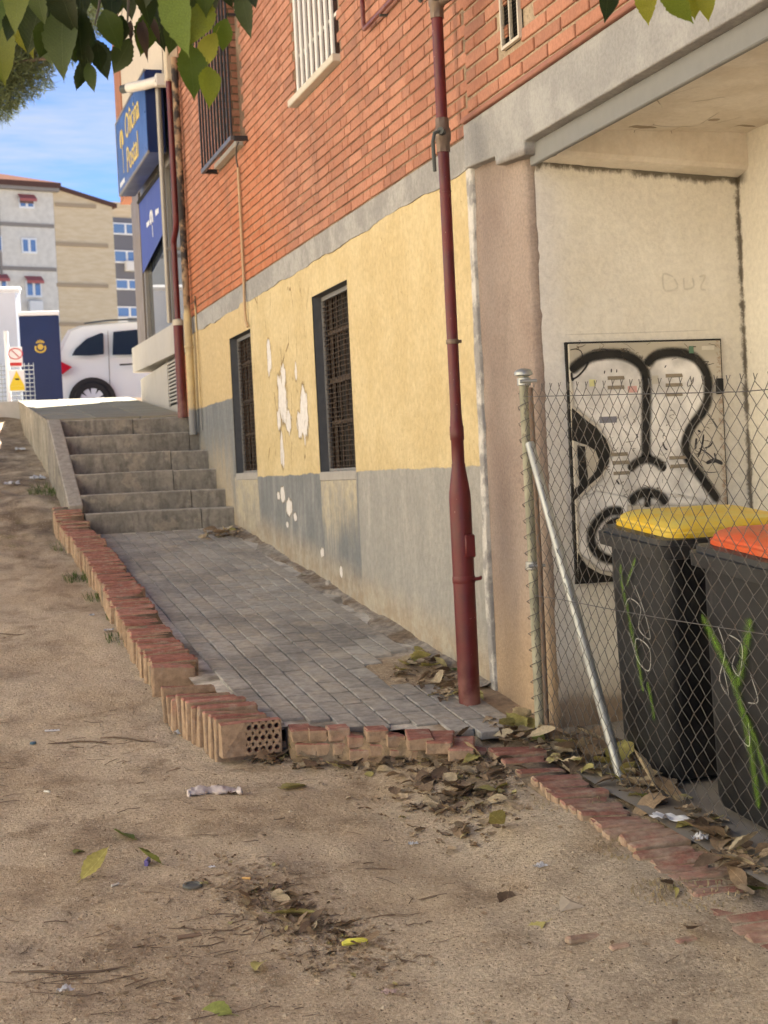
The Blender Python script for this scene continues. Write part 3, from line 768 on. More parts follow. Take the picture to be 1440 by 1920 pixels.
# ---- brick skin
g = G('facing_brick'); P = g.pos(); x_, y_, z_ = g.sep(P)
rn = (g.isl()+g.rnd()).fract(); r2 = (rn*7.31).fract()
n1 = g.noise(P, 55, 5, 0.65); n2 = g.noise(P, 1.4, 4); n3 = g.noise(P, 12, 5, 0.6)
c = g.mix(rn, (0.330, 0.146, 0.092), (0.435, 0.208, 0.136))
c = g.mix(r2.st(0.78, 0.96)*0.45, c, (0.24, 0.125, 0.092))
orange = (y_+(n2-0.5)*1.4).st(9.2, 10.6)*(z_+(n2-0.5)*0.8).st(4.1, 3.0)  # warm glow of reflected sun, painted into the lower far bricks
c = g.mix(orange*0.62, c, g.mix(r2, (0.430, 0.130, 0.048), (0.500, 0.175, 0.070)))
c = g.mix(n3.st(0.55, 0.75)*0.30, c, (0.42, 0.27, 0.19)); c = g.mix(g.noise(g.sc(P, (1, 1, .25)), 2.2, 5, .6).st(.54, .70)*.35, c, (0.20, 0.115, 0.085))
stain = ((y_-6.34).abs()).st(0.045, 0.012)*(g.noise(g.sc(P, (1, 1, .4)), 5, 4)).st(0.35, 0.5)
c = g.mix(stain*0.5, c, (0.13, 0.075, 0.06))
c = g.hsv(c, 0.5, 1.0, n1.st(0.25, 0.75, 0.84, 1.14))
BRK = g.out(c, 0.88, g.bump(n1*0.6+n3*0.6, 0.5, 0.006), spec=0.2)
g = G('brick_mortar'); P = g.pos(); n1 = g.noise(P, 60, 5, 0.7); n2 = g.noise(P, 3, 4); y_ = g.sep(P)[1]
c = g.mix(n2.st(0.4, 0.6), (0.170, 0.112, 0.076), (0.270, 0.200, 0.138)); c = g.mix(y_.st(6.2, 6.1)*0.8, c, (0.42, 0.335, 0.235)); c = g.hsv(c, 0.5, 1, n1.st(.3, .7, .7, 1.2))
BMO = g.out(c, 0.95, g.bump(n1, 0.8, 0.008), spec=0.1)
WW = (8.24, 9.26, 3.50, 4.75); WB = (11.0, 11.78, 3.63, 4.95)      # white barred window, window behind the black grille
ZT = 6.2
m = MB(); X0 = XW+0.004
def wallrect(y0, y1, z0, z1, x=X0): m.add([(x, y1, z0), (x, y0, z0), (x, y0, z1), (x, y1, z1)], [(0, 1, 2, 3)])
ysp = [6.19, WW[0], WW[1], WB[0], WB[1], YE]; zsp = sorted([2.57, WW[2], WW[3], WB[2], WB[3], ZT])
for i in range(5):
    for j in range(5):
        yc, zc = (ysp[i]+ysp[i+1])/2, (zsp[j]+zsp[j+1])/2
        if inw(yc, zc, WW) or inw(yc, zc, WB): continue
        wallrect(ysp[i], ysp[i+1], zsp[j], zsp[j+1])
wallrect(-6.0, 6.19, 2.62, ZT, 2.375)
m.add([(2.375, 6.19, 2.62), (XW+0.004, 6.19, 2.62), (XW+0.004, 6.19, ZT), (2.375, 6.19, ZT)], [(0, 1, 2, 3)])
brw = bpart(m, 'brick_wall', BMO)
def face_brick(L, H, seed, dpt=0.012):
    """facing brick: L along y, H along z, its face looks to -x; origin at its centre on the mortar plane"""
    r_ = random.Random(seed); c_ = 0.003; j = lambda a: r_.uniform(-a, a)
    o4 = [(-L/2, -H/2), (L/2, -H/2), (L/2, H/2), (-L/2, H/2)]
    o4 = [(a+j(.002), b+j(.0012)) for a, b in o4]
    i4 = [(a*(1-2*c_/L), b*(1-2*c_/H)) for a, b in o4]
    vs = [(0.006, a, b) for a, b in o4]+[(-dpt+c_+j(.001), a, b) for a, b in o4]+[(-dpt+j(.0012), a, b) for a, b in i4]
    fs = [(k, 4+k, 4+(k+1) % 4, (k+1) % 4) for k in range(4)]+[(4+k, 8+k, 8+(k+1) % 4, 4+(k+1) % 4) for k in range(4)]+[(8, 11, 10, 9)]
    return vs, fs
STV = [face_brick(0.239, 0.0505, k, 0.008) for k in range(8)]; HDV = [face_brick(0.114, 0.0505, 20+k, 0.008) for k in range(8)]; STR = [face_brick(0.240, 0.050, 40+k, 0.010) for k in range(6)]
def fmesh(q, nm='brick'):
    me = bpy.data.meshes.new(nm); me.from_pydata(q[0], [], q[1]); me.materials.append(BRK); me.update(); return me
bm_cache = {}
cand = []; CO = 0.0612; rb = random.Random(3)
def blocked(y, z, hl):
    for w in (WW, WB):
        if y+hl > w[0] and y-hl < w[1] and z+0.03 > w[2] and z-0.03 < w[3]: return True
    return False
for k in range(int((ZT-2.60)/CO)):
    z = 2.597+0.027+k*CO; y = 6.215+(0.0 if k % 2 else -0.185)+rb.uniform(-.006, .006); s = (k % 2)
    while y < YE-0.03:
        L = 0.238 if s % 2 == 0 else 0.113
        yc = y+L/2
        if yc-L/2 > 6.19 and yc+L/2 < YE and not blocked(yc, z, L/2-0.03):
            cand.append((XW+0.004, yc, z, rb.choice(STV if s % 2 == 0 else HDV), 0.0))
        y += L+0.0115; s += 1
for k in range(int((ZT-2.66)/0.0632)):
    z = 2.70+k*0.0632; y = 6.185-(0.0 if k % 2 else 0.125)
    if k % 2 == 0: cand.append((2.375, 6.185-0.058, z, rb.choice(HDV), 0.0))
    while y > -2.0:
        yc = y-0.122
        if not (5.50 < yc < 5.75 and z > 2.80): cand.append((2.375, yc+rb.uniform(-.003, .003), z+rb.uniform(-.002, .002), rb.choice(STR), 0.0))
        y -= 0.254
def vis(cn):
    u, v, d = proj((cn[0], cn[1], cn[2]))
    return (-10 < u < 1450 and v > -8), d
sc_ = []
for i, cn in enumerate(cand):
    ok, d = vis(cn); L = abs(cn[3][0][1][1]-cn[3][0][0][1])
    sc_.append((L/d**3 if (ok and d > 0) else 0.0, i))
sc_.sort(reverse=True); pick = set(i for s_, i in sc_[:300] if s_ > 0)
rest = MB()
for i, (x, y, z, q, _) in enumerate(cand):
    if i in pick:
        if id(q) not in bm_cache: bm_cache[id(q)] = fmesh(q)
        o = link('brick', bm_cache[id(q)], brw); o.location = Vector((x, y, z))-bo
        o.rotation_euler = (rb.uniform(-.006, .006), 0, rb.uniform(-.006, .006))
    else: rest.add([(a+x+rb.uniform(-.001, .001), b+y, c_+z) for a, b, c_ in q[0]], q[1])
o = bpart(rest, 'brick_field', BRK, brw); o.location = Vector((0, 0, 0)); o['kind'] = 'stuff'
# ---- soldier course / brown drip strip above the concrete beam
DRIP = simple('drip_strip', (0.30, 0.135, 0.095), 0.85, 0.2, 30, 0.3, 0.003, space='pos', dirt=0.4)
bpart(MB().cbox((2.335, -6, 2.625), (2.40, 6.20, 2.648), 0.004), 'drip_strip', DRIP)
# ---- concrete beam over the recess
g = G('rough_concrete'); P = g.pos(); x_, y_, z_ = g.sep(P); n1 = g.noise(P, 60, 6, 0.75); n2 = g.noise(P, 5, 5, 0.6); n3 = g.noise(P, 1.3, 3)
c = g.mix(n2.st(0.4, 0.65), (0.310, 0.306, 0.298), (0.385, 0.380, 0.366)); c = g.mix(n1.st(0.60, 0.72)*0.4, c, (0.14, 0.135, 0.125))
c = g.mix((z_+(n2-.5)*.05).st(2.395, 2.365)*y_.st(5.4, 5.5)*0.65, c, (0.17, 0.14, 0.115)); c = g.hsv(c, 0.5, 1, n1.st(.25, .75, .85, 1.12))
RCON = g.out(c, 0.93, g.bump(n1*0.8+n2*0.5, 0.8, 0.010), spec=0.15)
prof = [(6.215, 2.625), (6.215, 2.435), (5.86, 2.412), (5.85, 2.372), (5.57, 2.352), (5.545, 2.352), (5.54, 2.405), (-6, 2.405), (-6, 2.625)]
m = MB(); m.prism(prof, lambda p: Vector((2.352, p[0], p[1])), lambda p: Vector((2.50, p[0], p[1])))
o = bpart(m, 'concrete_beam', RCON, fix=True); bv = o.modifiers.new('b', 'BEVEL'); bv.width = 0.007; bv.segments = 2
TRIM = simple('grey_trim', (0.19, 0.192, 0.185), 0.8, 0.1, 20, 0.2, 0.002, space='pos')
bpart(MB().cbox((2.40, -6, 2.318), (2.424, 5.60, 2.404), 0.004), 'beam_trim', TRIM)
# ---- column
g = G('column_render'); P = g.pos(); x_, y_, z_ = g.sep(P); n1 = g.noise(P, 70, 6, 0.75); n2 = g.noise(g.sc(P, (1, 1, .5)), 6, 5, 0.6); n3 = g.noise(P, 1.6, 3)
c = g.mix(n3.st(0.35, 0.65), (0.285, 0.220, 0.185), (0.345, 0.280, 0.238)); c = g.mix(n2.st(0.52, 0.72)*0.45, c, (0.25, 0.205, 0.175))
c = g.mix((z_+(n2-.5)*.3).st(0.75, 0.2)*0.7, c, (0.46, 0.33, 0.20)); c = g.mix((z_+(n2-.5)*.2).st(2.2, 2.45)*0.45, c, (0.26, 0.215, 0.175))
c = g.hsv(c, 0.5, 1, n1.st(.25, .75, .8, 1.18)); COLM = g.out(c, 0.93, g.bump(n1*0.7+n2*0.5, 0.8, 0.010), spec=0.15)
m = MB(); nj = 60; secs = []
for j in range(nj+1):
    z = -0.2+2.68*j/nj; e = float(fbm(z*3, 3.0, 3, 70))*0.012; e2 = float(fbm(z*4, 8.0, 3, 72))*0.008
    secs.append([Vector((2.41, 6.26, z)), Vector((2.404, 6.245, z)), Vector((2.400+e2, 6.1, z)), Vector((2.398+e, 5.9, z)), Vector((2.400, 5.70+e2, z)), Vector((2.412, 5.655, z)), Vector((2.44, 5.652, z)), Vector((2.6, 5.70, z)), Vector((2.6, 6.26, z))])
o = bpart(MB().loft(secs), 'column', COLM, smooth=True, fix=True)
# ---- recess: end wall with the hatch, back wall, ceiling, down-stand beam
g = G('cream_render'); P = g.pos(); x_, y_, z_ = g.sep(P); n1 = g.noise(P, 40, 6, 0.7); n2 = g.noise(P, 4, 5, 0.6); n3 = g.noise(P, 1.2, 3)
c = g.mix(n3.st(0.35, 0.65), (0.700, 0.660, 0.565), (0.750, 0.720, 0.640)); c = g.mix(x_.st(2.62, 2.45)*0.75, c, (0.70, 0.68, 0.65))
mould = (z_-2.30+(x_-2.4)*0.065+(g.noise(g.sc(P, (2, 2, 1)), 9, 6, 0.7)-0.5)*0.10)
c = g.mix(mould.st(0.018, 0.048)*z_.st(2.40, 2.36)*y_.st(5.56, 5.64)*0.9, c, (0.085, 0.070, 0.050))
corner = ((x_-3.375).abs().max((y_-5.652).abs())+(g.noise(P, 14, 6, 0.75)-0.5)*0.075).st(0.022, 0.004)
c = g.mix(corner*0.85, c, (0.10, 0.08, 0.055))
c = g.mix((z_+(n2-.5)*.35).st(0.35, 0.05)*0.7, c, (0.40, 0.31, 0.215)); c = g.mix((z_+(n2-.5)*.15).st(0.17, 0.10)*0.7, c, (0.21, 0.14, 0.09))
c = g.mix(g.noise(P, 17, 5, 0.7).st(0.70, 0.75)*0.6, c, (0.22, 0.17, 0.11))
c = g.hsv(c, 0.5, 1, n1.st(.25, .75, .9, 1.08)); CREAM = g.out(c, 0.9, g.bump(n1*0.7+n2*0.6, 0.6, 0.010), spec=0.2)
def sheet(fn, nu, nv_, amp, seed):
    m = MB()
    for j in range(nv_+1):
        for i in range(nu+1): m.v.append(fn(i/nu, j/nv_, float(fbm(i*0.5, j*0.5, 3, seed))*amp))
    m.f = [(j*(nu+1)+i, j*(nu+1)+i+1, (j+1)*(nu+1)+i+1, (j+1)*(nu+1)+i) for j in range(nv_) for i in range(nu)]
    return m
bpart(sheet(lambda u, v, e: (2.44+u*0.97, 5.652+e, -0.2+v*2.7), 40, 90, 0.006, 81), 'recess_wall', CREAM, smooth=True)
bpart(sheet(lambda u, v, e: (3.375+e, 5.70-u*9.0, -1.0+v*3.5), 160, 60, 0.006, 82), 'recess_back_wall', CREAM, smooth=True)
g = G('ceiling_paint'); P = g.pos(); x_, y_, z_ = g.sep(P); n1 = g.noise(P, 40, 6, 0.7); n2 = g.noise(P, 4, 5, 0.6)
c = g.mix(n2.st(.4, .6), (0.70, 0.65, 0.57), (0.64, 0.58, 0.49))
fl = None
for cx, cy, rx, ry in ((2.62, 5.40, .07, .045), (2.86, 5.50, .05, .02), (3.30, 5.45, .04, .015), (2.52, 5.22, .02, .04), (2.55, 4.25, .05, .18), (3.1, 5.35, .02, .02)):
    d = ((x_-cx)/rx).pow(2.0)+((y_-cy)/ry).pow(2.0); fl = d if fl is None else fl.min(d)
fw = fl+(g.noise(P, 22, 5, 0.7)-0.5)*2.4; fm = fw.st(1.1, 0.95); fe = (fw.st(1.7, 1.2)-fm).max(0.0)
c = g.mix(fm, c, (0.33, 0.27, 0.20)); c = g.mix(fe*0.75, c, (0.12, 0.085, 0.055))
cr2 = z_.st(2.45, 2.456)*0.7*g.vor(g.sc(P, (1, .5, 1)), 3.6, 'DISTANCE_TO_EDGE').st(0.010, 0.003)*g.noise(P, 2.4, 3).st(.5, .56)*y_.st(4.8, 5.1)
c = g.mix(cr2*0.7, c, (0.13, .09, .06)); c = g.hsv(c, 0.5, 1, n1.st(.25, .75, .93, 1.06))
CEIL = g.out(c, 0.9, g.bump(n1*0.4-fm*1.0-cr2, 0.6, 0.008), spec=0.2)
m = sheet(lambda u, v, e: (2.40+u*1.05, 5.70-v*9.0, 2.462+e), 40, 120, 0.008, 83); m.f = [f[::-1] for f in m.f]
bpart(m, 'recess_ceiling', CEIL, smooth=True)
m = MB(); secs = []
for i in range(25):
    t = i/24; x = 2.43+t*0.955; zb = 2.352-t*0.055; e = float(fbm(i*0.4, 2.0, 3, 91))*0.006
    secs.append([Vector((x, 5.68, 2.47)), Vector((x, 5.560+e, 2.468)), Vector((x, 5.562+e, zb+0.030)), Vector((x, 5.575, zb+0.012+e)), Vector((x, 5.645, zb-0.004+e)), Vector((x, 5.68, zb-0.006))])
bpart(MB().loft(secs), 'ceiling_beam', CEIL, smooth=False, fix=True)
# ---- upper storeys (solid mass behind the brick skin)
UPM = simple('upper_brick_mass', (0.36, 0.155, 0.085), 0.9, 0.15, 6, 0.3, 0.01, space='pos')
bpart(MB().box((2.70, -6.0, ZT-0.0), (11.0, 17.0, 6.6)).box((2.38, -6.0, ZT), (2.70, 13.86, 6.6)).box((2.70, 5.8, -0.3), (11.0, 17.0, ZT)).box((3.42, -6.0, -1.2), (11.0, 5.8, ZT)).box((2.52, -6.0, 2.50), (3.42, 5.75, ZT)), 'upper_storeys', UPM)
# ---- hatch door with graffiti
DY = 5.640
g = G('hatch_paint'); P = g.pos(); x_, y_, z_ = g.sep(P); n1 = g.noise(P, 40, 6, 0.7); n2 = g.noise(P, 6, 5, 0.65)
c = g.mix(n2.st(.4, .62), (0.47, 0.43, 0.35), (0.54, 0.50, 0.42)); c = g.mix(z_.st(1.50, 1.56)*0.5*n2.st(.3, .6), c, (0.34, 0.31, 0.23))
c = g.mix(g.noise(P, 24, 5, .7).st(.64, .70)*0.55, c, (0.22, 0.17, 0.11)); c = g.mix((x_-3.235).abs().st(0.02, 0.004)*n1.st(.45, .6)*.7, c, (0.24, 0.13, 0.07))
HATCH = g.out(c, n2.st(.3, .7, .45, .65), g.bump(n1, 0.15, 0.003), spec=0.35)
BLK = simple('black_gap', (0.012, 0.011, 0.010), 0.7, 0.1, 10, 0)
hx0, hx1, hz0, hz1 = 2.545, 3.245, 0.622, 1.602
hatch = bpart(MB().box((hx0-0.008, DY-0.004, hz0-0.006), (hx1+0.008, DY+0.02, hz1+0.008)), 'hatch_door', BLK)
def hp(mb, name, mat, smooth=False): o = local(mb, bo).build(name, mat, hatch, smooth); return o
hp(MB().cbox((hx0, DY-0.014, hz0), (hx1, DY-0.002, hz1), 0.003), 'door_panel', HATCH)
SLOT = simple('vent_slot', (0.25, 0.21, 0.15), 0.7, 0.2, 20, 0)
def za_(zx, zy): return on_y(1050+zx/4.5, 620+zy/4.5, DY-0.014)
def zb_(zx, zy): return on_y(1050+zx/3.692, 900+zy/3.692, DY-0.014)
for (a, b, c_, d_) in ((400, 385, 540, 412), (400, 465, 540, 492), (890, 365, 1030, 392), (890, 445, 1030, 470), (895, 527, 1030, 550), (430, 1030, 570, 1055), (440, 1100, 580, 1125), (920, 1060, 1060, 1082), (930, 1130, 1070, 1155), (450, 1190, 585, 1212)):
    p, q = za_(a, b), za_(c_, d_)
    m = MB(); z0, z1 = min(p.z, q.z), max(p.z, q.z)
    m.add([(p.x, DY-0.0145, z1), (q.x, DY-0.0145, z1), (q.x, DY-0.022, z0+0.002), (p.x, DY-0.022, z0+0.002), (q.x, DY-0.0145, z0), (p.x, DY-0.0145, z0)], [(0, 3, 2, 1), (3, 5, 4, 2), (0, 5, 3), (1, 2, 4)])
    hp(m, 'louvre', SLOT)
p, q = za_(1310, 405), za_(1370, 535)
hp(MB().cbox((p.x, DY-0.03, q.z), (q.x, DY-0.012, p.z), 0.003), 'lock', BLK)
# spray paint: soft-edged ribbons a hair proud of the steel
def spray_mat(name, colr, a0=0.05, a1=0.6, amax=1.0):
    g = G(name); e = g.attr('edge'); P = g.pos(); nn = g.noise(P, 120, 4, 0.7); n2 = g.noise(P, 9, 4)
    a = (e+(nn-0.5)*0.35).st(a0, a1)*amax
    c = g.hsv(colr, 0.5, 1, n2.st(.3, .7, .8, 1.3)); return g.out(c, 0.55, None, spec=0.3, alpha=a)
SPRAY = spray_mat('black_spray', (0.012, 0.011, 0.010), 0.0, 0.72); INK = spray_mat('ink_pen', (0.03, 0.028, 0.03), 0.1, 0.5)
FAINT = spray_mat('faint_ink', (0.16, 0.13, 0.10), 0.1, 0.7, 0.6)
def smooth_path(pts, n=6):
    out = []; P = [pts[0]]+list(pts)+[pts[-1]]
    for i in range(1, len(P)-2):
        for k in range(n):
            t = k/n; a, b, c_, d_ = P[i-1], P[i], P[i+1], P[i+2]
            out.append(0.5*((2*b)+(c_-a)*t+(2*a-5*b+4*c_-d_)*t*t+(3*b-a-3*c_+d_)*t**3))
    out.append(P[-2]); return out
LAY = [0]
def ribbon(pts, w, nrm, lift=0.0006, taper=True):
    """flat ribbon with an 'edge' attribute: 0 at its border, 1 along its middle"""
    pts = smooth_path([Vector(p) for p in pts]); vs = []; ed = []; LAY[0] += 1
    off = nrm*(lift+LAY[0]*0.00006); n = len(pts)
    for i, p in enumerate(pts):
        t = (pts[min(i+1, n-1)]-pts[max(i-1, 0)]).normalized(); b = t.cross(nrm).normalized()
        ww = w/2*(1.0 if not taper else min(1.0, 0.45+min(i, n-1-i)*0.25))
        for s_ in (-1, -0.5, 0, 0.5, 1): vs.append(p+b*ww*s_+off); ed.append((1-abs(s_))*(0.0 if i in (0, n-1) else 1.0)+0.0)
    fs = [(i*5+k, i*5+k+1, (i+1)*5+k+1, (i+1)*5+k) for i in range(n-1) for k in range(4)]
    return vs, fs, ed
def blob(poly, nrm, lift=0.0006, soft=0.012):
    """filled shape with a soft border"""
    poly = [Vector(p) for p in poly]; LAY[0] += 1; off = nrm*(lift+LAY[0]*0.00006)
    c_ = sum(poly, Vector())/len(poly); n = len(poly)
    inn = []
    area = sum(((poly[i]-c_).cross(poly[(i+1) % n]-c_)).dot(nrm) for i in range(n)); sg = 1 if area > 0 else -1
    for i in range(n):
        t = (poly[(i+1) % n]-poly[i-1]).normalized(); inn.append(poly[i]+nrm.cross(t)*soft*sg)
    vs = [p+off for p in poly]+[p+off for p in inn]; ed = [0.0]*n+[1.0]*n
    return vs, [(i, (i+1) % n, n+(i+1) % n, n+i) for i in range(n)]+[tuple(range(n, 2*n))], ed
def decal(geo, name, mat, parent, org):
    vs, fs, ed = geo; me = bpy.data.meshes.new(name); me.from_pydata([tuple(v-org) for v in vs], [], fs); me.materials.append(mat)
    at = me.attributes.new('edge', 'FLOAT', 'POINT'); at.data.foreach_set('value', ed); me.update()
    return link(name, me, parent)
DN = Vector((0, -1, 0))
WSPR = spray_mat('white_spray', (0.74, .72, .68), 0.0, 1.0, 0.9)
KS = 0.00050                                                        # zoomed pixels of the photograph to metres
def stroke(pts, w, fn=za_, mat=SPRAY, k=0.47e-3): return decal(ribbon([fn(*p) for p in pts], w*k, DN), 'graffiti_stroke', mat, hatch, bo)
decal(blob([za_(*p) for p in ((80, 350), (260, 210), (480, 185), (660, 260), (728, 330), (800, 220), (980, 180), (1150, 230), (1240, 380), (1250, 560), (1130, 780), (1050, 950), (1110, 1140), (1345, 1440), (1330, 1500), (800, 1500), (420, 1500), (300, 1500), (120, 1430), (345, 1225), (428, 1020), (310, 815), (95, 650))], DN, soft=0.03), 'graffiti_fill', WSPR, hatch, bo)
decal(blob([zb_(*p) for p in ((118, 140), (250, 60), (480, 110), (480, 400), (480, 668), (280, 640), (160, 545), (118, 500))], DN, soft=0.02), 'graffiti_fill', WSPR, hatch, bo)
stroke([(85, 345), (170, 270), (260, 222), (370, 200), (480, 198), (580, 220), (660, 270), (710, 340), (728, 430), (730, 560), (728, 700), (725, 850), (725, 1000), (728, 1110)], 138)
stroke([(722, 290), (790, 222), (880, 190), (980, 185), (1070, 200), (1150, 240), (1210, 310), (1245, 400), (1250, 500), (1240, 600), (1200, 690), (1130, 780), (1080, 870), (1060, 960), (1070, 1050), (1110, 1130), (1180, 1220), (1260, 1330), (1345, 1440)], 128)
stroke([(580, 1180), (640, 1118), (730, 1085), (820, 1110), (890, 1180)], 116)
stroke([(480, 165), (540, 105), (610, 85), (690, 110), (738, 165)], 108, zb_, SPRAY, 0.57e-3)
stroke([(608, 95), (606, 140), (604, 190)], 78, zb_, SPRAY, 0.57e-3)
stroke([(440, 222), (360, 215), (290, 255), (230, 335), (215, 415), (245, 490), (310, 540), (400, 557), (460, 545)], 104, zb_, SPRAY, 0.57e-3)
stroke([(430, 275), (360, 290), (312, 340), (318, 400), (370, 440), (450, 462)], 72, zb_, SPRAY, 0.57e-3)
stroke([(95, 415), (150, 385), (210, 320), (240, 265)], 26); stroke([(95, 350), (100, 400), (112, 425)], 30)
decal(blob([za_(*p) for p in ((95, 650), (200, 735), (310, 815), (392, 915), (428, 1020), (412, 1125), (345, 1225), (240, 1315), (118, 1440), (118, 1330), (225, 1265), (300, 1180), (325, 1095), (295, 1015), (225, 970), (95, 925))], DN, soft=0.006), 'graffiti_patch', SPRAY, hatch, bo)
decal(blob([za_(*p) for p in ((140, 965), (215, 975), (222, 1090), (240, 1230), (225, 1310), (165, 1330), (150, 1200))], DN, soft=0.006), 'graffiti_patch', SPRAY, hatch, bo)
decal(blob([zb_(*p) for p in ((118, 505), (150, 545), (200, 600), (280, 645), (360, 665), (480, 672), (480, 700), (300, 712), (122, 722))], DN, soft=0.006), 'graffiti_patch', SPRAY, hatch, bo)
for pts, w in (([(1240, 700), (1290, 760), (1335, 828)], 14), ([(1150, 905), (1146, 950), (1140, 1000)], 30), ([(1212, 870), (1195, 980), (1160, 1072)], 26), ([(1290, 935), (1260, 975), (1215, 992)], 20), ([(1170, 990), (1250, 1040), (1320, 1110)], 18), ([(1230, 1120), (1300, 1095), (1375, 1125)], 50), ([(1205, 1188), (1270, 1197), (1340, 1190)], 10), ([(1085, 1020), (1170, 1120), (1250, 1222)], 12), ([(1300, 1030), (1310, 1080), (1290, 1120)], 26),
                ([(1105, 378), (1075, 440), (1080, 470), (1118, 440), (1122, 400), (1100, 470), (1078, 505)], 9), ([(1160, 840), (1185, 855)], 26), ([(880, 315), (895, 290)], 14), ([(430, 355), (432, 320)], 18), ([(475, 355), (478, 325)], 16), ([(370, 365), (378, 335)], 16), ([(865, 940), (880, 985), (905, 1008)], 20), ([(640, 870), (655, 905)], 24), ([(470, 1255), (500, 1300)], 20), ([(80, 165), (130, 155), (175, 175), (190, 230)], 12), ([(330, 170), (360, 155), (410, 165)], 14), ([(1200, 265), (1250, 260), (1230, 290), (1300, 275)], 9)):
    stroke(pts, w, za_, INK)
rs = random.Random(12)
for k in range(70):
    x, y = rs.uniform(110, 1330), rs.choice((rs.uniform(120, 250), rs.uniform(560, 1430), rs.uniform(560, 1430)))
    pts = [(x, y)]
    for _ in range(rs.choice((2, 3, 4))): pts.append((pts[-1][0]+rs.uniform(-38, 42), pts[-1][1]+rs.uniform(-30, 30)))
    stroke(pts, rs.uniform(6, 13), za_, FAINT)
for (a, b, c_, d_, mt) in ((330, 728, 480, 775, 'faint'), (1085, 130, 1128, 190, 'green'), (570, 468, 650, 520, 'pink'), (245, 412, 300, 470, 'lime'), (770, 380, 832, 450, 'grey'), (1195, 130, 1300, 160, 'white')):
    cc = {'faint': (0.20, 0.20, 0.23), 'green': (0.10, 0.19, 0.12), 'pink': (0.62, 0.36, 0.32), 'lime': (0.66, 0.64, 0.30), 'grey': (0.48, 0.45, 0.38), 'white': (0.6, 0.57, 0.48)}[mt]
    p, q = za_(a, b), za_(c_, d_); hp(MB().box((p.x, DY-0.0152, q.z), (q.x, DY-0.0142, p.z)), 'sticker', simple('sticker_'+mt, cc, 0.7, 0.2, 30, 0))
# faint scrawl on the plaster above and a thin scored line
def zc_(px, py): return on_y(px, py, 5.645)
SCR = spray_mat('faded_scrawl', (0.42, 0.37, 0.29), 0.1, 0.9, 0.22)
for pts in ([(1262, 520), (1242, 515), (1245, 545), (1268, 540), (1262, 522)], [(1280, 520), (1282, 542), (1298, 538), (1296, 520)], [(1308, 520), (1320, 518), (1312, 540), (1322, 545)]):
    decal(ribbon([zc_(*p) for p in pts], 0.016, DN, 0.003), 'faded_scrawl', SCR, bld, bo)
decal(ribbon([zc_(1052, 628), (zc_(1200, 624)), zc_(1332, 619)], 0.008, DN, 0.003), 'scored_line', SCR, bld, bo)
# ---- white barred window
WHT = simple('white_metal', (0.62, 0.60, 0.56), 0.55, 0.1, 20, 0.1, 0.002, space='pos', dirt=0.2)
STONE = simple('pale_stone', (0.52, 0.475, 0.39), 0.85, 0.15, 18, 0.4, 0.004, space='pos', dirt=0.35, dirtc=(.15, .12, .09))
GLS = G('dim_glass').out((0.02, 0.022, 0.025), 0.12, spec=0.6)
ww = empty('barred_window', Vector((XW, 8.75, 3.5))-bo, parent=bld); wl = Vector((XW, 8.75, 3.5))
def wwp(mb, name, mat): return local(mb, wl).build(name, mat, ww)
wwp(MB().box((XW+0.20, WW[0]-0.02, WW[2]-0.02), (XW+0.22, WW[1]+0.02, WW[3]+0.02)), 'pane', GLS)
wwp(MB().box((XW+0.005, WW[1]-0.001, WW[2]), (XW+0.2, WW[1]+0.03, WW[3])), 'reveal', UPM); wwp(MB().box((XW+0.005, WW[0]-0.03, WW[2]), (XW+0.2, WW[0]+0.001, WW[3])), 'reveal', UPM)
wwp(lump(MB().cbox((XW-0.055, WW[0]-0.03, WW[2]-0.045), (XW+0.15, WW[1]+0.03, WW[2]), 0.005), 0.003, 3), 'sill', STONE)
for k in range(8):
    y = WW[0]+0.09+k*0.118
    wwp(MB().cbox((XW-0.014, y, WW[2]+0.03), (XW+0.004, y+0.042, WW[3]+0.1), 0.003), 'bar', WHT)
for z in (WW[2]+0.24, WW[2]+0.85): wwp(MB().box((XW+0.005, WW[0]+0.02, z), (XW+0.02, WW[1]-0.02, z+0.02)), 'rail', WHT)
# ---- window with the black basket grille
bw = empty('grilled_window', Vector((XW, 11.35, 3.6))-bo, parent=bld); bl_ = Vector((XW, 11.35, 3.6))
def bwp(mb, name, mat): return local(mb, bl_).build(name, mat, bw)
IRON = simple('black_iron', (0.022, 0.021, 0.022), 0.5, 0.2, 40, 0.1, 0.001)
bwp(MB().box((XW+0.24, WB[0]-0.02, WB[2]-0.02), (XW+0.26, WB[1]+0.02, WB[3])), 'pane', GLS)
bwp(MB().box((XW-0.0, WB[0]-0.05, WB[2]-0.04), (XW+0.24, WB[1]+0.05, WB[2])).box((XW-0.045, WB[0]-0.05, WB[2]-0.04), (XW-0.001, WB[1]+0.05, WB[2]-0.002)), 'sill', STONE)
m = MB(); mm = MB()
mm.box((XW+0.002, WB[1]-0.002, WB[2]), (XW+0.24, WB[1]+0.02, WB[3])); bwp(mm, 'reveal_mortar', BMO)
for k in range(21):
    z = WB[2]+0.03+k*CO; s = k % 2
    x = XW+0.002
    for L in ((0.115, 0.115) if s else (0.055, 0.115, 0.055)):
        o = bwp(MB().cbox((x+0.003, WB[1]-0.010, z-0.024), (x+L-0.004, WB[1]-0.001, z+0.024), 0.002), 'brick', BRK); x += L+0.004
bwp(MB().box((XW+0.001, WB[0]-0.02, WB[2]), (XW+0.24, WB[0]-0.001, WB[3])), 'near_reveal', BMO)
gy0, gy1, gz0, gz1, gx = 10.74, 11.93, 3.575, 5.2, 2.27
def bar(a, b, w=0.02): 
    return MB().cbox((a[0]-w/2, a[1]-w/2, a[2]), (a[0]+w/2, a[1]+w/2, b[2]), 0.002)
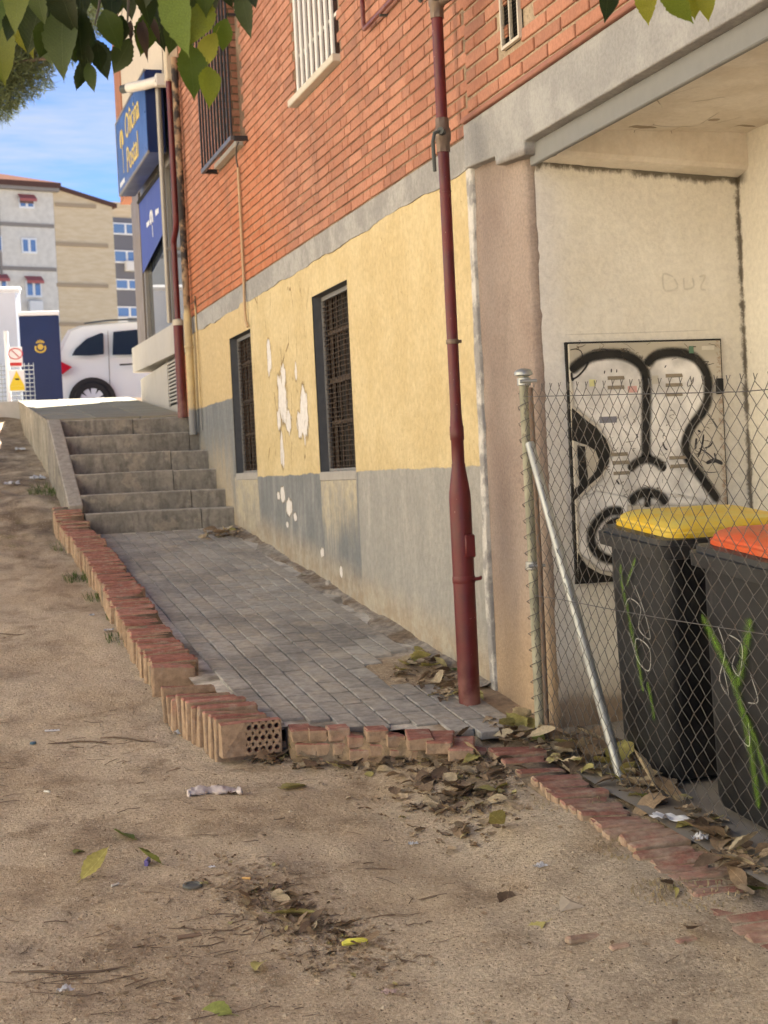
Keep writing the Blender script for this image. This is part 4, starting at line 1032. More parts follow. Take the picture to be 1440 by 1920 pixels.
for k in range(11):
    y = gy0+k*(gy1-gy0)/10; bwp(MB().cbox((gx-0.008, y-0.009, gz0+0.02), (gx+0.008, y+0.009, gz1), 0.002), 'bar', IRON)
bwp(MB().cbox((gx-0.014, gy0-0.01, gz0), (gx+0.014, gy1+0.01, gz0+0.035), 0.003), 'bottom_rail', simple('grey_iron', (0.10, 0.10, 0.11), 0.5, 0.15, 30, 0.1, 0.001))
bwp(MB().cbox((gx+0.015, gy0-0.01, gz0), (XW-0.002, gy0+0.025, gz0+0.034), 0.003), 'bracket', IRON); bwp(MB().cbox((gx+0.015, gy1-0.025, gz0), (XW-0.002, gy1+0.01, gz0+0.034), 0.003), 'bracket', IRON)
bwp(MB().cbox((gx+0.009, gy0-0.008, gz0+0.9), (XW-0.002, gy0+0.008, gz0+0.92), 0.002), 'bracket', IRON)
wire = [on_x(x, y, 2.33) for x, y in ((452, 285), (458, 300), (462, 330))]
# ---- small slatted air vent in the brick at the right
vt = empty('air_vent', Vector((2.365, 5.63, 2.82))-bo, parent=bld); vl = Vector((2.365, 5.63, 2.82))
VF = simple('vent_frame', (0.52, 0.47, 0.38), 0.7, 0.15, 20, 0.2, 0.002)
for a, b in (((2.352, 5.54, 2.815), (2.37, 5.552, 3.3)), ((2.352, 5.722, 2.815), (2.37, 5.734, 3.3)), ((2.3525, 5.5525, 2.815), (2.3695, 5.7215, 2.829)), ((2.353, 5.633, 2.8295), (2.369, 5.641, 3.3))):
    local(MB().cbox(a, b, 0.001), vl).build('frame', VF, vt)
local(MB().box((2.372, 5.54, 2.815), (2.374, 5.734, 3.3)), vl).build('backing', DARK, vt)
for k in range(30):
    z = 2.84+k*0.015
    for a, b in ((5.553, 5.632), (5.642, 5.721)):
        local(MB().add([(2.356, a, z), (2.356, b, z), (2.369, b, z+0.009), (2.369, a, z+0.009)], [(0, 1, 2, 3)]), vl).build('slat', simple('vent_slat', (0.20, .18, .15), .6, .1, 20, 0), vt)
# ------------------------------------------------------------------ red gas riser on the wall
g = G('red_pipe_paint'); P = g.obj(); x_, y_, z_ = g.sep(P); n1 = g.noise(P, 60, 5, .7); n2 = g.noise(P, 9, 4); n3 = g.noise(g.sc(P, (1, 1, .5)), 75, 4, .7)
c = g.mix(n2.st(.35, .65), (0.082, 0.0065, 0.0075), (0.115, 0.0110, 0.0115)); c = g.mix(n3.st(.68, .72)*.8, c, (0.40, .25, .22)); c = g.mix(z_.st(0.25, 0.0)*.6*n2.st(.3, .6), c, (0.26, .13, .10))
REDP = g.out(c, n2.st(.3, .7, .38, .55), g.bump(n1, .15, .002), spec=.45)
BRASS = simple('old_brass', (0.17, 0.125, 0.095), 0.55, 0.3, 40, 0.3, 0.002, metal=0.4)
IRONG = simple('valve_iron', (0.06, 0.065, 0.06), 0.55, 0.2, 40, 0.2, 0.002)
pb = Vector((2.20, 6.06, 0.09))
rp = empty('gas_pipe', pb); tag(rp, 'dark red riser pipe with wide foot on the wall beside the column', 'pipe')
def rpp(m, n, mat, sm=True): return shade(local(m, pb).build(n, mat, rp), 40)
X_, Y_ = 2.20, 6.06
rpp(MB().lathe([(0.047, 0.0), (0.0475, 0.92), (0.046, 0.95), (0.030, 1.06), (0.030, 1.075)], 28, Matrix.Translation((X_, Y_, 0.06))), 'pipe_foot', REDP)
rpp(MB().lathe([(0.0275, 0), (0.0275, 0.10), (0.0305, 0.105), (0.0305, 0.16), (0.028, 0.165), (0.0245, 0.22), (0.0245, 1.43)], 24, Matrix.Translation((X_, Y_, 1.135))), 'pipe', REDP)
rpp(MB().lathe([(0.0245, 0), (0.0245, 1.6)], 24, Matrix.Translation((X_, Y_, 2.60))), 'pipe', REDP)
rpp(MB().lathe([(0.026, 0), (0.026, 0.006)], 24, Matrix.Translation((X_, Y_, 2.30))), 'weld', REDP)
def valve(z, big=True):
    rpp(MB().lathe([(0.030, -0.075), (0.031, -0.07), (0.031, -0.03), (0.036, -0.022), (0.038, 0.0), (0.036, 0.022), (0.031, 0.03), (0.031, 0.065), (0.029, 0.07)], 8, Matrix.Translation((X_, Y_, z))), 'valve', BRASS)
    rpp(MB().tube([(X_-0.01, Y_-0.03, z+0.005), (X_-0.03, Y_-0.055, z+0.005)], 0.016, 10), 'stem', IRONG)
    if big: rpp(MB().tube([(X_-0.03, Y_-0.05, z+0.005), (X_-0.055, Y_-0.05, z-0.005), (X_-0.062, Y_-0.045, z-0.04), (X_-0.060, Y_-0.042, z-0.10), (X_-0.058, Y_-0.04, z-0.165)], [0.007, 0.008, 0.008, 0.009, 0.008], 8), 'lever', IRONG)
    else: rpp(MB().tube([(X_-0.02, Y_-0.05, z+0.02), (X_-0.06, Y_-0.05, z+0.012), (X_-0.095, Y_-0.05, z-0.02)], [0.010, 0.010, 0.011], 8), 'lever', IRONG)
valve(2.545)
valve(3.115, False)
rpp(MB().tube([(X_, Y_, 3.10), (X_+0.05, Y_-0.09, 3.125), (X_+0.09, Y_-0.30, 3.16)], 0.022, 12), 'side_branch', BRASS)
rpp(MB().lathe([(0.0485, 0), (0.0500, 0.004), (0.0500, 0.026), (0.0485, 0.03)], 28, Matrix.Translation((X_, Y_, 0.62))), 'clamp', REDP)
rpp(MB().tube([(X_+0.03, Y_-0.035, 0.636), (X_+0.06, Y_-0.040, 0.638), (X_+0.085, Y_+0.02, 0.638)], 0.008, 8), 'clamp_bolt', REDP)
rpp(MB().cbox((X_-0.005, Y_-0.054, 0.73), (X_+0.042, Y_-0.036, 0.83), 0.006), 'patch_plate', REDP)
rpp(MB().lathe([(0.026, 0), (0.028, 0.003), (0.028, 0.016), (0.026, 0.02)], 24, Matrix.Translation((X_, Y_, 1.65))), 'clamp', BRASS)
rpp(MB().tube([(X_+.02, Y_-.01, 1.66), (X_+0.036, Y_-.012, 1.66)], 0.007, 8), 'clamp_bolt', BRASS)
# second thin red pipe high on the brick
p0, p1, p2 = on_x(669, -60, 2.35), on_x(682, 56, 2.35), on_x(760, -30, 2.35)
q = p1
rt = empty('thin_gas_pipe', q); tag(rt, 'thin dark red pipe bending upward high on the brickwork', 'pipe')
shade(local(MB().tube([(2.35, p1.y+0.005, p1.z+1.2), (2.35, p1.y, p1.z+0.03), (2.35, p1.y-0.015, p1.z), (2.35, p1.y-0.05, p1.z), (2.35, p1.y-1.6, p1.z+0.01)], 0.0125, 12), q).build('pipe', REDP, rt), 60)
for dy in (0.30, 0.9): local(MB().cbox((2.345, p1.y-dy-0.008, p1.z-0.02), (2.392, p1.y-dy+0.008, p1.z-0.008), 0.002), q).build('bracket', IRONG, rt)
# thin conduit below the black grille
q = Vector((2.375, 11.03, 2.2))
ct = empty('cable_conduit', q); tag(ct, 'thin beige cable conduit running down the brick below the black grille', 'conduit')
CTM = simple('conduit_beige', (0.42, 0.29, 0.17), 0.7, 0.15, 30, 0.1, 0.001)
shade(local(MB().tube([(2.368, 11.03, 3.44), (2.368, 11.03, 2.62), (2.362, 11.03, 2.40), (2.365, 11.03, 2.30), (2.372, 11.0, 2.245)], 0.011, 10), q).build('conduit', CTM, ct), 60)
shade(local(MB().tube([(2.33, 10.80, 3.575), (2.335, 10.90, 3.56), (2.35, 11.0, 3.50), (2.368, 11.03, 3.43)], 0.006, 8), q).build('cable', IRONG, ct), 60)
# ------------------------------------------------------------------ pipes at the far end of the wall
q = Vector((2.30, 13.74, 1.74)); fp = empty('far_gas_pipe', q); tag(fp, 'dark red pipe with a jog at the far wall end by the shop', 'pipe')
def fpp(m, n, mat): return shade(local(m, q).build(n, mat, fp), 50)
fpp(MB().tube([(2.30, 13.68, 1.70), (2.30, 13.68, 2.56)], 0.046, 16), 'pipe_foot', REDP)
fpp(MB().tube([(2.30, 13.68, 2.55), (2.30, 13.68, 3.28), (2.30, 13.66, 3.33), (2.30, 13.52, 3.40), (2.30, 13.49, 3.46), (2.30, 13.49, 5.4)], 0.027, 14), 'pipe', REDP)
fpp(MB().lathe([(0.048, 0), (0.050, .01), (0.050, .05), (0.03, .06)], 16, Matrix.Translation((2.30, 13.68, 2.545))), 'collar', simple('pale_collar', (0.5, .45, .36), .8, .1, 20, 0))
q2 = Vector((2.335, 13.36, 1.55)); dpn = empty('drain_pipe', q2); tag(dpn, 'old pale yellow downpipe at the end of the yellow wall above the steps', 'pipe')
g = G('old_downpipe'); P = g.pos(); x_, y_, z_ = g.sep(P); n1 = g.noise(P, 30, 5, .7); n2 = g.noise(P, 7, 5, .65)
c = g.mix(n2.st(.4, .6), (0.52, 0.41, 0.22), (0.44, .34, .20)); c = g.mix(z_.st(2.62, 2.7), c, g.mix(n2.st(.42, .56), (0.30, .20, .12), (0.035, .03, .028))); c = g.mix(z_.st(1.78, 1.74), c, (0.22, .22, .22)); c = g.mix(n1.st(.64, .7)*.6, c, (.12, .09, .06))
OLDP = g.out(c, .8, g.bump(n1, .4, .004), spec=.25)
def dpp(m, n): return shade(local(m, q2).build(n, OLDP, dpn), 50)
dpp(MB().tube([(2.335, 13.36, 1.53), (2.335, 13.36, 2.62)], 0.036, 14), 'pipe'); dpp(MB().tube([(2.335, 13.36, 2.62), (2.335, 13.36, 4.9)], 0.031, 14), 'pipe')
dpp(MB().lathe([(0.037, 0), (0.043, .008), (0.043, .03), (0.037, .04)], 16, Matrix.Translation((2.335, 13.36, 2.30))), 'joint_ring'); dpp(MB().tube([(2.375, 13.16, 1.56), (2.375, 13.16, 2.75)], 0.008, 8), 'side_conduit')
# ------------------------------------------------------------------ chain-link fence
GALV = simple('galvanised', (0.36, 0.37, 0.36), 0.45, 0.2, 25, 0.15, 0.002, metal=0.6, dirt=0.2)
g = G('post_paint'); P = g.obj(); n1 = g.noise(P, 30, 5, .7); n2 = g.noise(g.sc(P, (1, 1, .3)), 14, 5)
c = g.mix(n2.st(.4, .6), (0.36, .345, .255), (0.23, .225, .165)); c = g.mix(n1.st(.6, .7)*.5, c, (.15, .11, .07)); POSTM = g.out(c, .6, g.bump(n1, .2, .002), spec=.35, metal=.2)
FX = 2.29; fl_ = Vector((FX, 5.50, 0.02))
fen = empty('chain_link_fence', fl_); tag(fen, 'rusty chain-link fence on a galvanised post in front of the bins', 'fence')
def fe(m, n, mat, a=50): return shade(local(m, fl_).build(n, mat, fen), a)
fe(MB().tube([(FX, 5.50, -0.05), (FX+0.004, 5.505, 0.7), (FX, 5.505, 1.47)], 0.0205, 18), 'post', POSTM)
fe(MB().tube([(FX, 2.57, -0.35), (FX, 2.57, 1.36)], 0.0205, 18), 'post', POSTM)
fe(MB().tube([(FX+0.01, 5.455, -0.05), (FX+0.012, 5.455, 0.7), (FX+0.008, 5.46, 1.42)], 0.010, 10), 'tension_bar', simple('rusted_bar', (0.16, .11, .08), .8, .25, 40, .3, .002))
fe(MB().lathe([(0.024, 0), (0.036, 0.004), (0.037, 0.014), (0.030, 0.024), (0.012, 0.030), (0.0, 0.031)], 20, Matrix.Translation((FX, 5.505, 1.468))), 'cap', GALV)
for z in (1.43, 0.70): 
    fe(MB().lathe([(0.0235, 0), (0.027, 0.002), (0.027, 0.030), (0.0235, 0.032)], 18, Matrix.Translation((FX, 5.503, z))), 'clamp', GALV)
    fe(MB().tube([(FX-0.03, 5.47, z+0.016), (FX+0.035, 5.455, z+0.016)], 0.007, 8), 'clamp_bolt', GALV)
br0, br1 = Vector((FX-0.005, 5.46, 1.20)), Vector((FX+0.03, 4.84, -0.03))
fe(MB().tube([br0, br1], 0.0185, 18), 'brace', GALV)
g = G('chain_wire'); P = g.pos(); n1 = g.noise(P, 40, 4, .7); c = g.mix(n1.st(.45, .65), (0.115, .112, .108), (0.095, .075, .060)); WIREM = g.out(c, .55, None, spec=.4, metal=.35)
DW, DH = 0.0375, 0.0345
def ftop(y): return 1.415-0.09*(5.47-y)/1.7 if y > 3.7 else 1.325-0.02*(3.7-y)
def fx(y, z): return FX-0.012+0.02*math.sin(y*2.3+z*1.7)*min(1, (5.5-y)*1.5)
wm = MB(); k = 0; y = 5.475; rw = random.Random(4)
while y > 2.6:
    ph = k % 2; pts = []; zb = -0.02; zt = ftop(y); n = int((zt-zb)/DH)
    for j in range(n+1):
        z = zt-j*DH; off = (DW/2+0.0015)*(1 if (j+ph) % 2 else -1)
        jz = rw.uniform(-.002, .002)
        yy_ = y+off; xx = fx(yy_, z)+(0.002 if (j % 2) else -0.002)
        z -= 0.05*(RB)*(5.5-y)*0.0
        pts.append(Vector((xx, yy_+rw.uniform(-.0015, .0015), z+jz)))
    # bottom of the mesh follows the sloping ground
    pts = [p for p in pts if p.z > ramp(p.y)-0.01]
    if pts: pts.insert(0, pts[0]+Vector((0.003, 0.012 if pts[0].y < y else -0.012, 0.020)))
    if len(pts) > 2: wm.tube(pts, 0.00155, 4, False)
    y -= DW; k += 1
o = fe(wm, 'wire_mesh', WIREM, 180); o['kind'] = 'stuff'
fe(MB().tube([(fx(y_, 1.3)-0.003, y_, ftop(y_)-0.03) for y_ in [5.46-0.15*i for i in range(20)]], 0.0016, 5, False), 'line_wire', WIREM)
fe(MB().tube([(fx(y_, .5)-0.004, y_, 0.60-0.0*i) for i, y_ in enumerate([5.46-0.15*i for i in range(20)])], 0.0016, 5, False), 'line_wire', WIREM)
sp_ = MB()
sp_.tube([(FX+0.029*math.cos(t*0.9), 5.503+0.029*math.sin(t*0.9), 0.03+t*0.0092) for t in range(0, 150)], 0.0016, 4, False)
fe(sp_, 'binding_wire', WIREM, 180)

# ------------------------------------------------------------------ wheelie bins
g = G('bin_plastic'); P = g.obj(); n1 = g.noise(P, 50, 5, .7); n2 = g.noise(P, 5, 4); n3 = g.noise(g.sc(P, (1, 1, .15)), 22, 5, .6)
c = g.mix(n2.st(.4, .6), (0.007, .0078, .009), (0.013, .0138, .015)); c = g.mix(n3.st(.58, .72)*.35, c, (.05, .05, .049)); BINB = g.out(c, n2.st(.3, .7, .42, .6), g.bump(n1, .15, .002), spec=.4)
def lidm(name, c0, c1):
    g = G(name); P = g.obj(); n1 = g.noise(P, 50, 5, .7); n2 = g.noise(P, 6, 5, .65); c = g.mix(n2.st(.45, .62)*.45, c0, c1); nz = g.sep(g.nrm())[2]
    c = g.mix(nz.st(.6, .9)*g.noise(P, 11, 4).st(.4, .65)*.6, c, c1); return g.out(c, n2.st(.3, .7, .38, .55), g.bump(n1, .12, .002), spec=.4)
YLID = lidm('yellow_lid', (0.66, 0.42, 0.012), (0.55, 0.49, 0.14)); OLID = lidm('orange_lid', (0.62, 0.090, 0.018), (0.45, 0.14, 0.06))
BINR = simple('bin_rim_plastic', (0.026, .027, .028), .45, .15, 30, .1, .001)
def rrect(w, d, r, z, n=4, sx=0.0, sy=0.0):
    out = []
    for cx, cy, a0 in ((w/2-r, d/2-r, 0), (-w/2+r, d/2-r, 90), (-w/2+r, -d/2+r, 180), (w/2-r, -d/2+r, 270)):
        for k in range(n+1):
            a = R(a0+90*k/n); out.append(Vector((cx+r*math.cos(a)+sx, cy+r*math.sin(a)+sy, z)))
    return out
def make_bin(name, loc, lid_mat, label, rz=0.0, tilt=0.0):
    b = empty(name, loc, rz); b.rotation_euler = (Matrix.Rotation(tilt, 3, 'X') @ Matrix.Rotation(rz-R(90), 3, 'Z')).to_euler(); tag(b, label, 'bin', 'wheelie bins behind the fence')
    H = 0.90
    def bp(m, n, mat, a=35): o = m.build(n, mat, b); fixn(o); return shade(o, a)
    bp(MB().loft([rrect(.36, .37, .05, 0.02), rrect(.38, .39, .05, 0.0+.05), rrect(.405, .425, .05, .35), rrect(.43, .465, .05, .70), rrect(.44, .475, .05, H-.03)]), 'body', BINB)
    bp(MB().loft([rrect(.455, .495, .05, H-.085), rrect(.485, .545, .05, H-.08), rrect(.49, .555, .05, H-.035), rrect(.47, .52, .05, H-.034), rrect(.47, .52, .05, H-.015), rrect(.445, .49, .05, H-.013)]), 'rim', BINR)
    # lid: stepped edge, gentle dome, hinge end at +y
    bp(MB().loft([rrect(.435, .475, .06, H-.022, sy=.03), rrect(.455, .495, .065, H-.012, sy=.03), rrect(.458, .498, .065, H+.004, sy=.03), rrect(.440, .482, .065, H+.009, sy=.03), rrect(.440, .482, .065, H+.018, sy=.03), rrect(.425, .468, .07, H+.030, sy=.035), rrect(.40, .445, .07, H+.038, sy=.04), rrect(.28, .32, .07, H+.045, sy=.05), rrect(.08, .10, .03, H+.047, sy=.05)]), 'lid', lid_mat, 24)
    bp(MB().tube([(-.17, .285, H-.02), (-.17, .33, H-.01), (.17, .33, H-.01), (.17, .285, H-.02)], .014, 10), 'handle', BINR)
    for s in (-1, 1):
        mw = Matrix.Translation((s*.205, .19, .09)) @ Matrix.Rotation(R(90), 4, 'Y')
        bp(MB().lathe([(.03, -.02), (.088, -.022), (.095, -.012), (.095, .012), (.088, .022), (.03, .02)], 20, mw), 'wheel', simple('tyre_rubber', (.018, .018, .018), .8, .1, 20, .1, .001))
    bp(MB().tube([(-.2, .19, .09), (.2, .19, .09)], .01, 8), 'axle', GALV)
    return b
fz = rfz
bin1 = make_bin('wheelie_bin', (2.635, 4.90, fz(4.90)+.006), YLID, 'black wheelie bin with yellow lid behind the chain-link fence', 0.03, .10)
bin2 = make_bin('wheelie_bin', (2.645, 4.235, fz(4.235)+.006), OLID, 'black wheelie bin with orange lid nearest in the recess', 0.03, .10)
GREEN = spray_mat('green_spray', (0.10, 0.19, 0.018), 0.0, 1.3, 0.8); CHALK = spray_mat('white_chalk', (0.34, .34, .32), 0.1, 0.7, 0.8)
def bin_mark(b, pts, w, mat, name='graffiti_stroke'):
    """a mark on the bin's side that faces the fence: (along y, height)"""
    def sp(y, z):
        d = float(np.interp(z, [0.02, .05, .35, .70, .87], [.185, .195, .2125, .2325, .2375])); return Vector((-y, -d-0.001, z))
    geo = ribbon([sp(*p) for p in pts], w, Vector((0, -1, 0)), 0.0015); decal(geo, name, mat, b, Vector((0, 0, 0)))
bin_mark(bin1, [(.10, .76), (.09, .68), (.06, .60), (.03, .50), (.0, .42), (-.03, .30)], .04, GREEN); bin_mark(bin1, [(-.02, .80), (.02, .74), (.06, .68)], .03, GREEN); bin_mark(bin1, [(-.06, .36), (-.09, .28), (-.10, .22)], .04, GREEN)
for pts in ([(.0, .70), (-.06, .62), (-.10, .52), (-.02, .54), (-.04, .62), (.04, .64), (.08, .60)], [(.06, .52), (.0, .42), (-.08, .40), (-.09, .48), (.0, .50), (.02, .44)]): bin_mark(bin1, pts, .008, CHALK)
bin_mark(bin2, [(.20, .66), (.12, .58), (.06, .52), (.0, .44), (-.05, .32), (-.08, .20), (-.1, .08)], .06, GREEN); bin_mark(bin2, [(-.10, .70), (-.06, .60), (-.03, .52), (0, .46)], .07, GREEN); bin_mark(bin2, [(-.02, .40), (-.1, .3), (-.16, .16)], .05, GREEN)
for pts in ([(.10, .64), (.06, .56), (.10, .46), (.05, .42), (.08, .52)], [(.04, .62), (-.04, .60), (-.02, .50), (.02, .52), (0, .56)], [(-.08, .52), (-.12, .44), (-.06, .42)], [(.06, .36), (.0, .30), (-.06, .28), (-.06, .36)]): bin_mark(bin2, pts, .008, CHALK)

# ------------------------------------------------------------------ shop front beyond the steps
q = Vector((2.39, 15.4, 1.8)); shp = empty('shop_unit', q); tag(shp, 'ground-floor shop front with stone pillars and tall window past the steps', 'shop front')
def sh(m, n, mat, sm=False):
    o = local(m, q).build(n, mat, shp); return o
SST = simple('shop_stone', (0.46, .43, .385), .75, .1, 12, .15, .003, space='pos', dirt=.15)
GRAN = simple('brown_stone', (0.20, .165, .135), .55, .15, 30, .1, .002, space='pos')
YS0, YS1 = 13.86, 17.15
m = MB(); m.prism([(14.36, 1.5), (14.36, 2.34), (YS1, 2.30), (YS1, 1.5)], lambda p: Vector((2.42, p[0], p[1])), lambda p: Vector((2.9, p[0], p[1]))); fixn(sh(m, 'base_wall', SST))
m = MB(); m.prism([(14.02, 2.335), (14.02, 2.62), (YS1+.05, 2.66), (YS1+.05, 2.38)], lambda p: Vector((2.345, p[0], p[1])), lambda p: Vector((2.9, p[0], p[1]))); fixn(sh(m, 'window_ledge', SST))
for k in range(18):
    z = 1.70+k*CO
    if z > 2.30: break
    for y, L in ((13.87, .24), (14.12, .22)) if k % 2 else ((13.87, .11), (13.99, .24), (14.24, .10)):
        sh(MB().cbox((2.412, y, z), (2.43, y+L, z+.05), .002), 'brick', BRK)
sh(MB().box((2.432, 13.86, 1.4), (2.9, 14.358, 2.335)), 'brick_pier', BMO)
sh(MB().box((2.45, 13.86, 2.335), (2.9, 14.02, 5.6)), 'end_pier', SST)
sh(MB().box((2.415, 16.55, 2.66), (2.85, YS1, 4.3)), 'pillar', GRAN)
sh(MB().box((2.60, 13.9, 2.64), (2.63, 16.55, 4.3)), 'glass_backing', DARK)
g = G('shop_glass'); P = g.pos(); SGL = g.out((0.10, .12, .13), .03, spec=1.0, metal=0.55)
sh(MB().box((2.47, 14.03, 2.64), (2.478, 16.54, 4.28)), 'pane', SGL)
ALU = simple('dull_aluminium', (0.30, .27, .23), .5, .1, 20, .05, .001, metal=.5)
for y in (14.03, 14.75, 16.45): sh(MB().box((2.43, y, 2.645), (2.469, y+.06, 4.28)), 'mullion', ALU)
sh(MB().box((2.432, 14.03, 4.20), (2.469, 16.5, 4.32)), 'head_rail', ALU)
sh(MB().box((2.43, 13.95, 4.32), (2.9, YS1, 5.6)), 'lintel', GRAN)
# louvred vent in the base wall
for k in range(12):
    z = 1.90+k*.036; sh(MB().cbox((2.402, 14.60, z), (2.418, 15.06, z+.018), .002), 'vent_slat', SST)
sh(MB().box((2.4165, 14.58, 1.88), (2.4185, 15.08, 2.33)), 'vent_backing', DARK); sh(MB().box((2.40, 14.56, 1.87), (2.4165, 14.58, 2.33)), 'vent_frame', SST); sh(MB().box((2.40, 15.08, 1.87), (2.4165, 15.10, 2.33)), 'vent_frame', SST)
# corrugated panel and brick return over the sign
g = G('ribbed_panel'); P = g.pos(); COR = simple('ribbed_cream', (0.52, .45, .36), .7, .1, 10, .1, .002, space='pos')
secs = []
for k in range(60):
    y = 14.3+k*.05; x = 2.40+(0.012 if k % 2 else -0.012); secs.append([Vector((x, y, 4.95)), Vector((x, y, 6.8))])
o = sh(MB().loft(secs, caps=False, closed=False), 'ribbed_panel', COR)
sh(MB().box((2.38, 17.25, 4.4), (2.9, 17.75, 8.4)), 'brick_return', UPM)
# ------------------------------------------------------------------ blue sign box
BLUE = simple('sign_blue', (0.035, .085, .24), .35, .08, 8, 0, spec=.5); NAVY = simple('sign_navy', (0.006, .017, .075), .4, .08, 8, 0)
SYEL = simple('sign_yellow', (0.70, .52, .14), .5, .1, 8, 0); SWHT = simple('sign_white', (0.75, .75, .74), .5, .05, 8, 0)
sx0, sx1, sy0, sy1, sz0, sz1 = 2.19, 2.36, 14.2, 16.4, 4.24, 5.02
q = Vector((2.28, 15.3, sz0)); sg = empty('shop_sign', q); tag(sg, 'blue projecting sign box with yellow lettering above the shop window', 'sign')
def sgp(m, n, mat): return local(m, q).build(n, mat, sg)
sgp(MB().box((sx0+.004, sy0, sz0), (sx1, sy1, sz1)), 'box', NAVY)
sgp(MB().box((sx0, sy0+.02, sz0+.02), (sx0+.0035, sy1-.02, sz1-.02)), 'front_panel', BLUE)
for a, b in (((sx0-.006, sy0-.004, sz0-.004), (sx0+.012, sy1+.004, sz0+.018)), ((sx0-.006, sy0-.004, sz1-.018), (sx0+.012, sy1+.004, sz1+.004)), ((sx0-.005, sy1-.016, sz0+.019), (sx0+.011, sy1+.003, sz1-.019))): sgp(MB().box(a, b), 'edge_trim', ALU)
def text_mesh(txt, size, mat, name, parent, loc, rot, ext=0.002):
    cu = bpy.data.curves.new(name, 'FONT'); cu.body = txt; cu.size = size; cu.extrude = ext; cu.align_x = 'LEFT'
    t = bpy.data.objects.new(name, cu); col.objects.link(t)
    dg = bpy.context.evaluated_depsgraph_get(); me = bpy.data.meshes.new_from_object(t.evaluated_get(dg)); bpy.data.objects.remove(t)
    me.materials.clear(); me.materials.append(mat); o = link(name, me, parent); o.location = loc; o.rotation_euler = rot; return o
# reads from far to near as seen from the street (text runs towards -y)
RT = (R(90), 0, R(-90))
text_mesh('Oficina', .36, SYEL, 'lettering', sg, Vector((sx0-.003, 15.66, sz0+.44))-q, RT); text_mesh('Postal', .36, SYEL, 'lettering', sg, Vector((sx0-.003, 15.66, sz0+.10))-q, RT)
sgp(MB().box((sx0-.003, 15.93, sz0+.16), (sx0-.0005, 15.945, sz0+.62)), 'emblem_stem', SYEL)
hornp = [Vector((sx0-.004, 15.94+.09*math.cos(R(a)), sz0+.50+.10*math.sin(R(a)))) for a in range(-40, 230, 15)]
sgp(MB().tube(hornp, .010, 6), 'emblem', SYEL)
for k, (y, l) in enumerate(((16.25, .10), (16.12, .10), (15.99, .08))): sgp(MB().box((sx0-.003, y-l, sz0+.06), (sx0-.0005, y, sz0+.11)), 'small_print', SWHT)
# awning: blue fabric blind behind the glass line
q = Vector((2.40, 15.3, 3.3)); aw = empty('shop_blind', q); tag(aw, 'blue fabric blind with pale emblem hanging below the sign', 'blind')
AWB = simple('blind_blue', (0.055, .085, .30), .7, .08, 8, .1, .001)
local(MB().add([(2.425, 14.9, 4.19), (2.425, 16.53, 4.19), (2.425, 16.53, 3.42), (2.425, 14.9, 3.62), (2.419, 14.9, 4.19), (2.419, 16.53, 4.19), (2.419, 16.53, 3.42), (2.419, 14.9, 3.62)], [(0, 1, 2, 3), (7, 6, 5, 4), (0, 4, 5, 1), (1, 5, 6, 2), (2, 6, 7, 3), (3, 7, 4, 0)]), q).build('fabric', AWB, aw)
for (y, z, l, h) in ((16.05, 3.84, .10, .05), (15.93, 3.84, .07, .05), (15.40, 3.85, .09, .06), (15.28, 3.85, .08, .05)): local(MB().box((2.416, y-l, z), (2.4185, y, z+h)), q).build('small_print', SWHT, aw)
local(MB().tube([(2.416, 15.66+.07*math.cos(R(a)), 3.87+.08*math.sin(R(a))) for a in range(-40, 230, 15)], .012, 6).box((2.4155, 15.65, 3.68), (2.4183, 15.668, 3.80)), q).build('emblem', SWHT, aw)
local(MB().tube([(2.415, 14.85, 4.20), (2.415, 16.54, 4.20)], .02, 8), q).build('roller', DARK, aw)
# pole and camera by the sign
q = Vector((2.20, 14.05, 2.7)); pl = empty('sign_pole', q); tag(pl, 'slim grey steel upright in front of the shop window', 'pole')
shade(local(MB().tube([(2.30, 14.15, 2.62), (2.30, 14.12, 4.92)], .026, 12), q).build('tube', ALU, pl)); local(MB().box((2.30, 14.10, 3.3), (2.46, 14.13, 3.33)), q).build('bracket', ALU, pl)
pa, pbb = on_x(243, 166, 2.05), on_x(303, 176, 2.28)
pcen = Vector((2.29, 14.0, 4.86)); sc_o = empty('security_camera', pcen); tag(sc_o, 'white tubular camera sticking out beside the blue sign', 'camera')
CAMW = simple('camera_white', (0.62, .58, .52), .5, .1, 20, 0)
shade(MB().tube([(0, 0, 0), (-.10, .14, .0), (-.24, .32, .01)], .048, 14).build('housing', CAMW, sc_o)); shade(MB().tube([(-.24, .32, .01), (-.29, .385, .012)], .040, 14).build('lens_hood', IRONG, sc_o)); MB().cbox((-.03, -.05, -.05), (.10, .05, .06), .006).build('bracket', CAMW, sc_o)
jb = Vector((2.32, 13.5, 4.72)); jbo = lump(MB().cbox((-.05, -.07, 0), (.07, .07, .36), .012), .004, 4).build('junction_box', simple('cream_box', (0.50, .42, .30), .7, .15, 20, .1, .002)); jbo.location = jb; tag(jbo, 'cream junction box high on the wall end between the two pipes', 'box')
cb = empty('cable_bundle', (2.36, 13.45, 2.6)); tag(cb, 'tangle of dark cables climbing the end of the brick wall', 'cables'); rc = random.Random(8)
for k in range(5):
    pts = [(rc.uniform(-.02, .02), .06+rc.uniform(-.05, .05)+k*.012, .2+i*.22) for i in range(12)]; shade(MB().tube(smooth_path([Vector(p) for p in pts], 3), .008+.003*(k % 2), 6).build('cable', IRONG if k % 2 else OLDP, cb), 180)
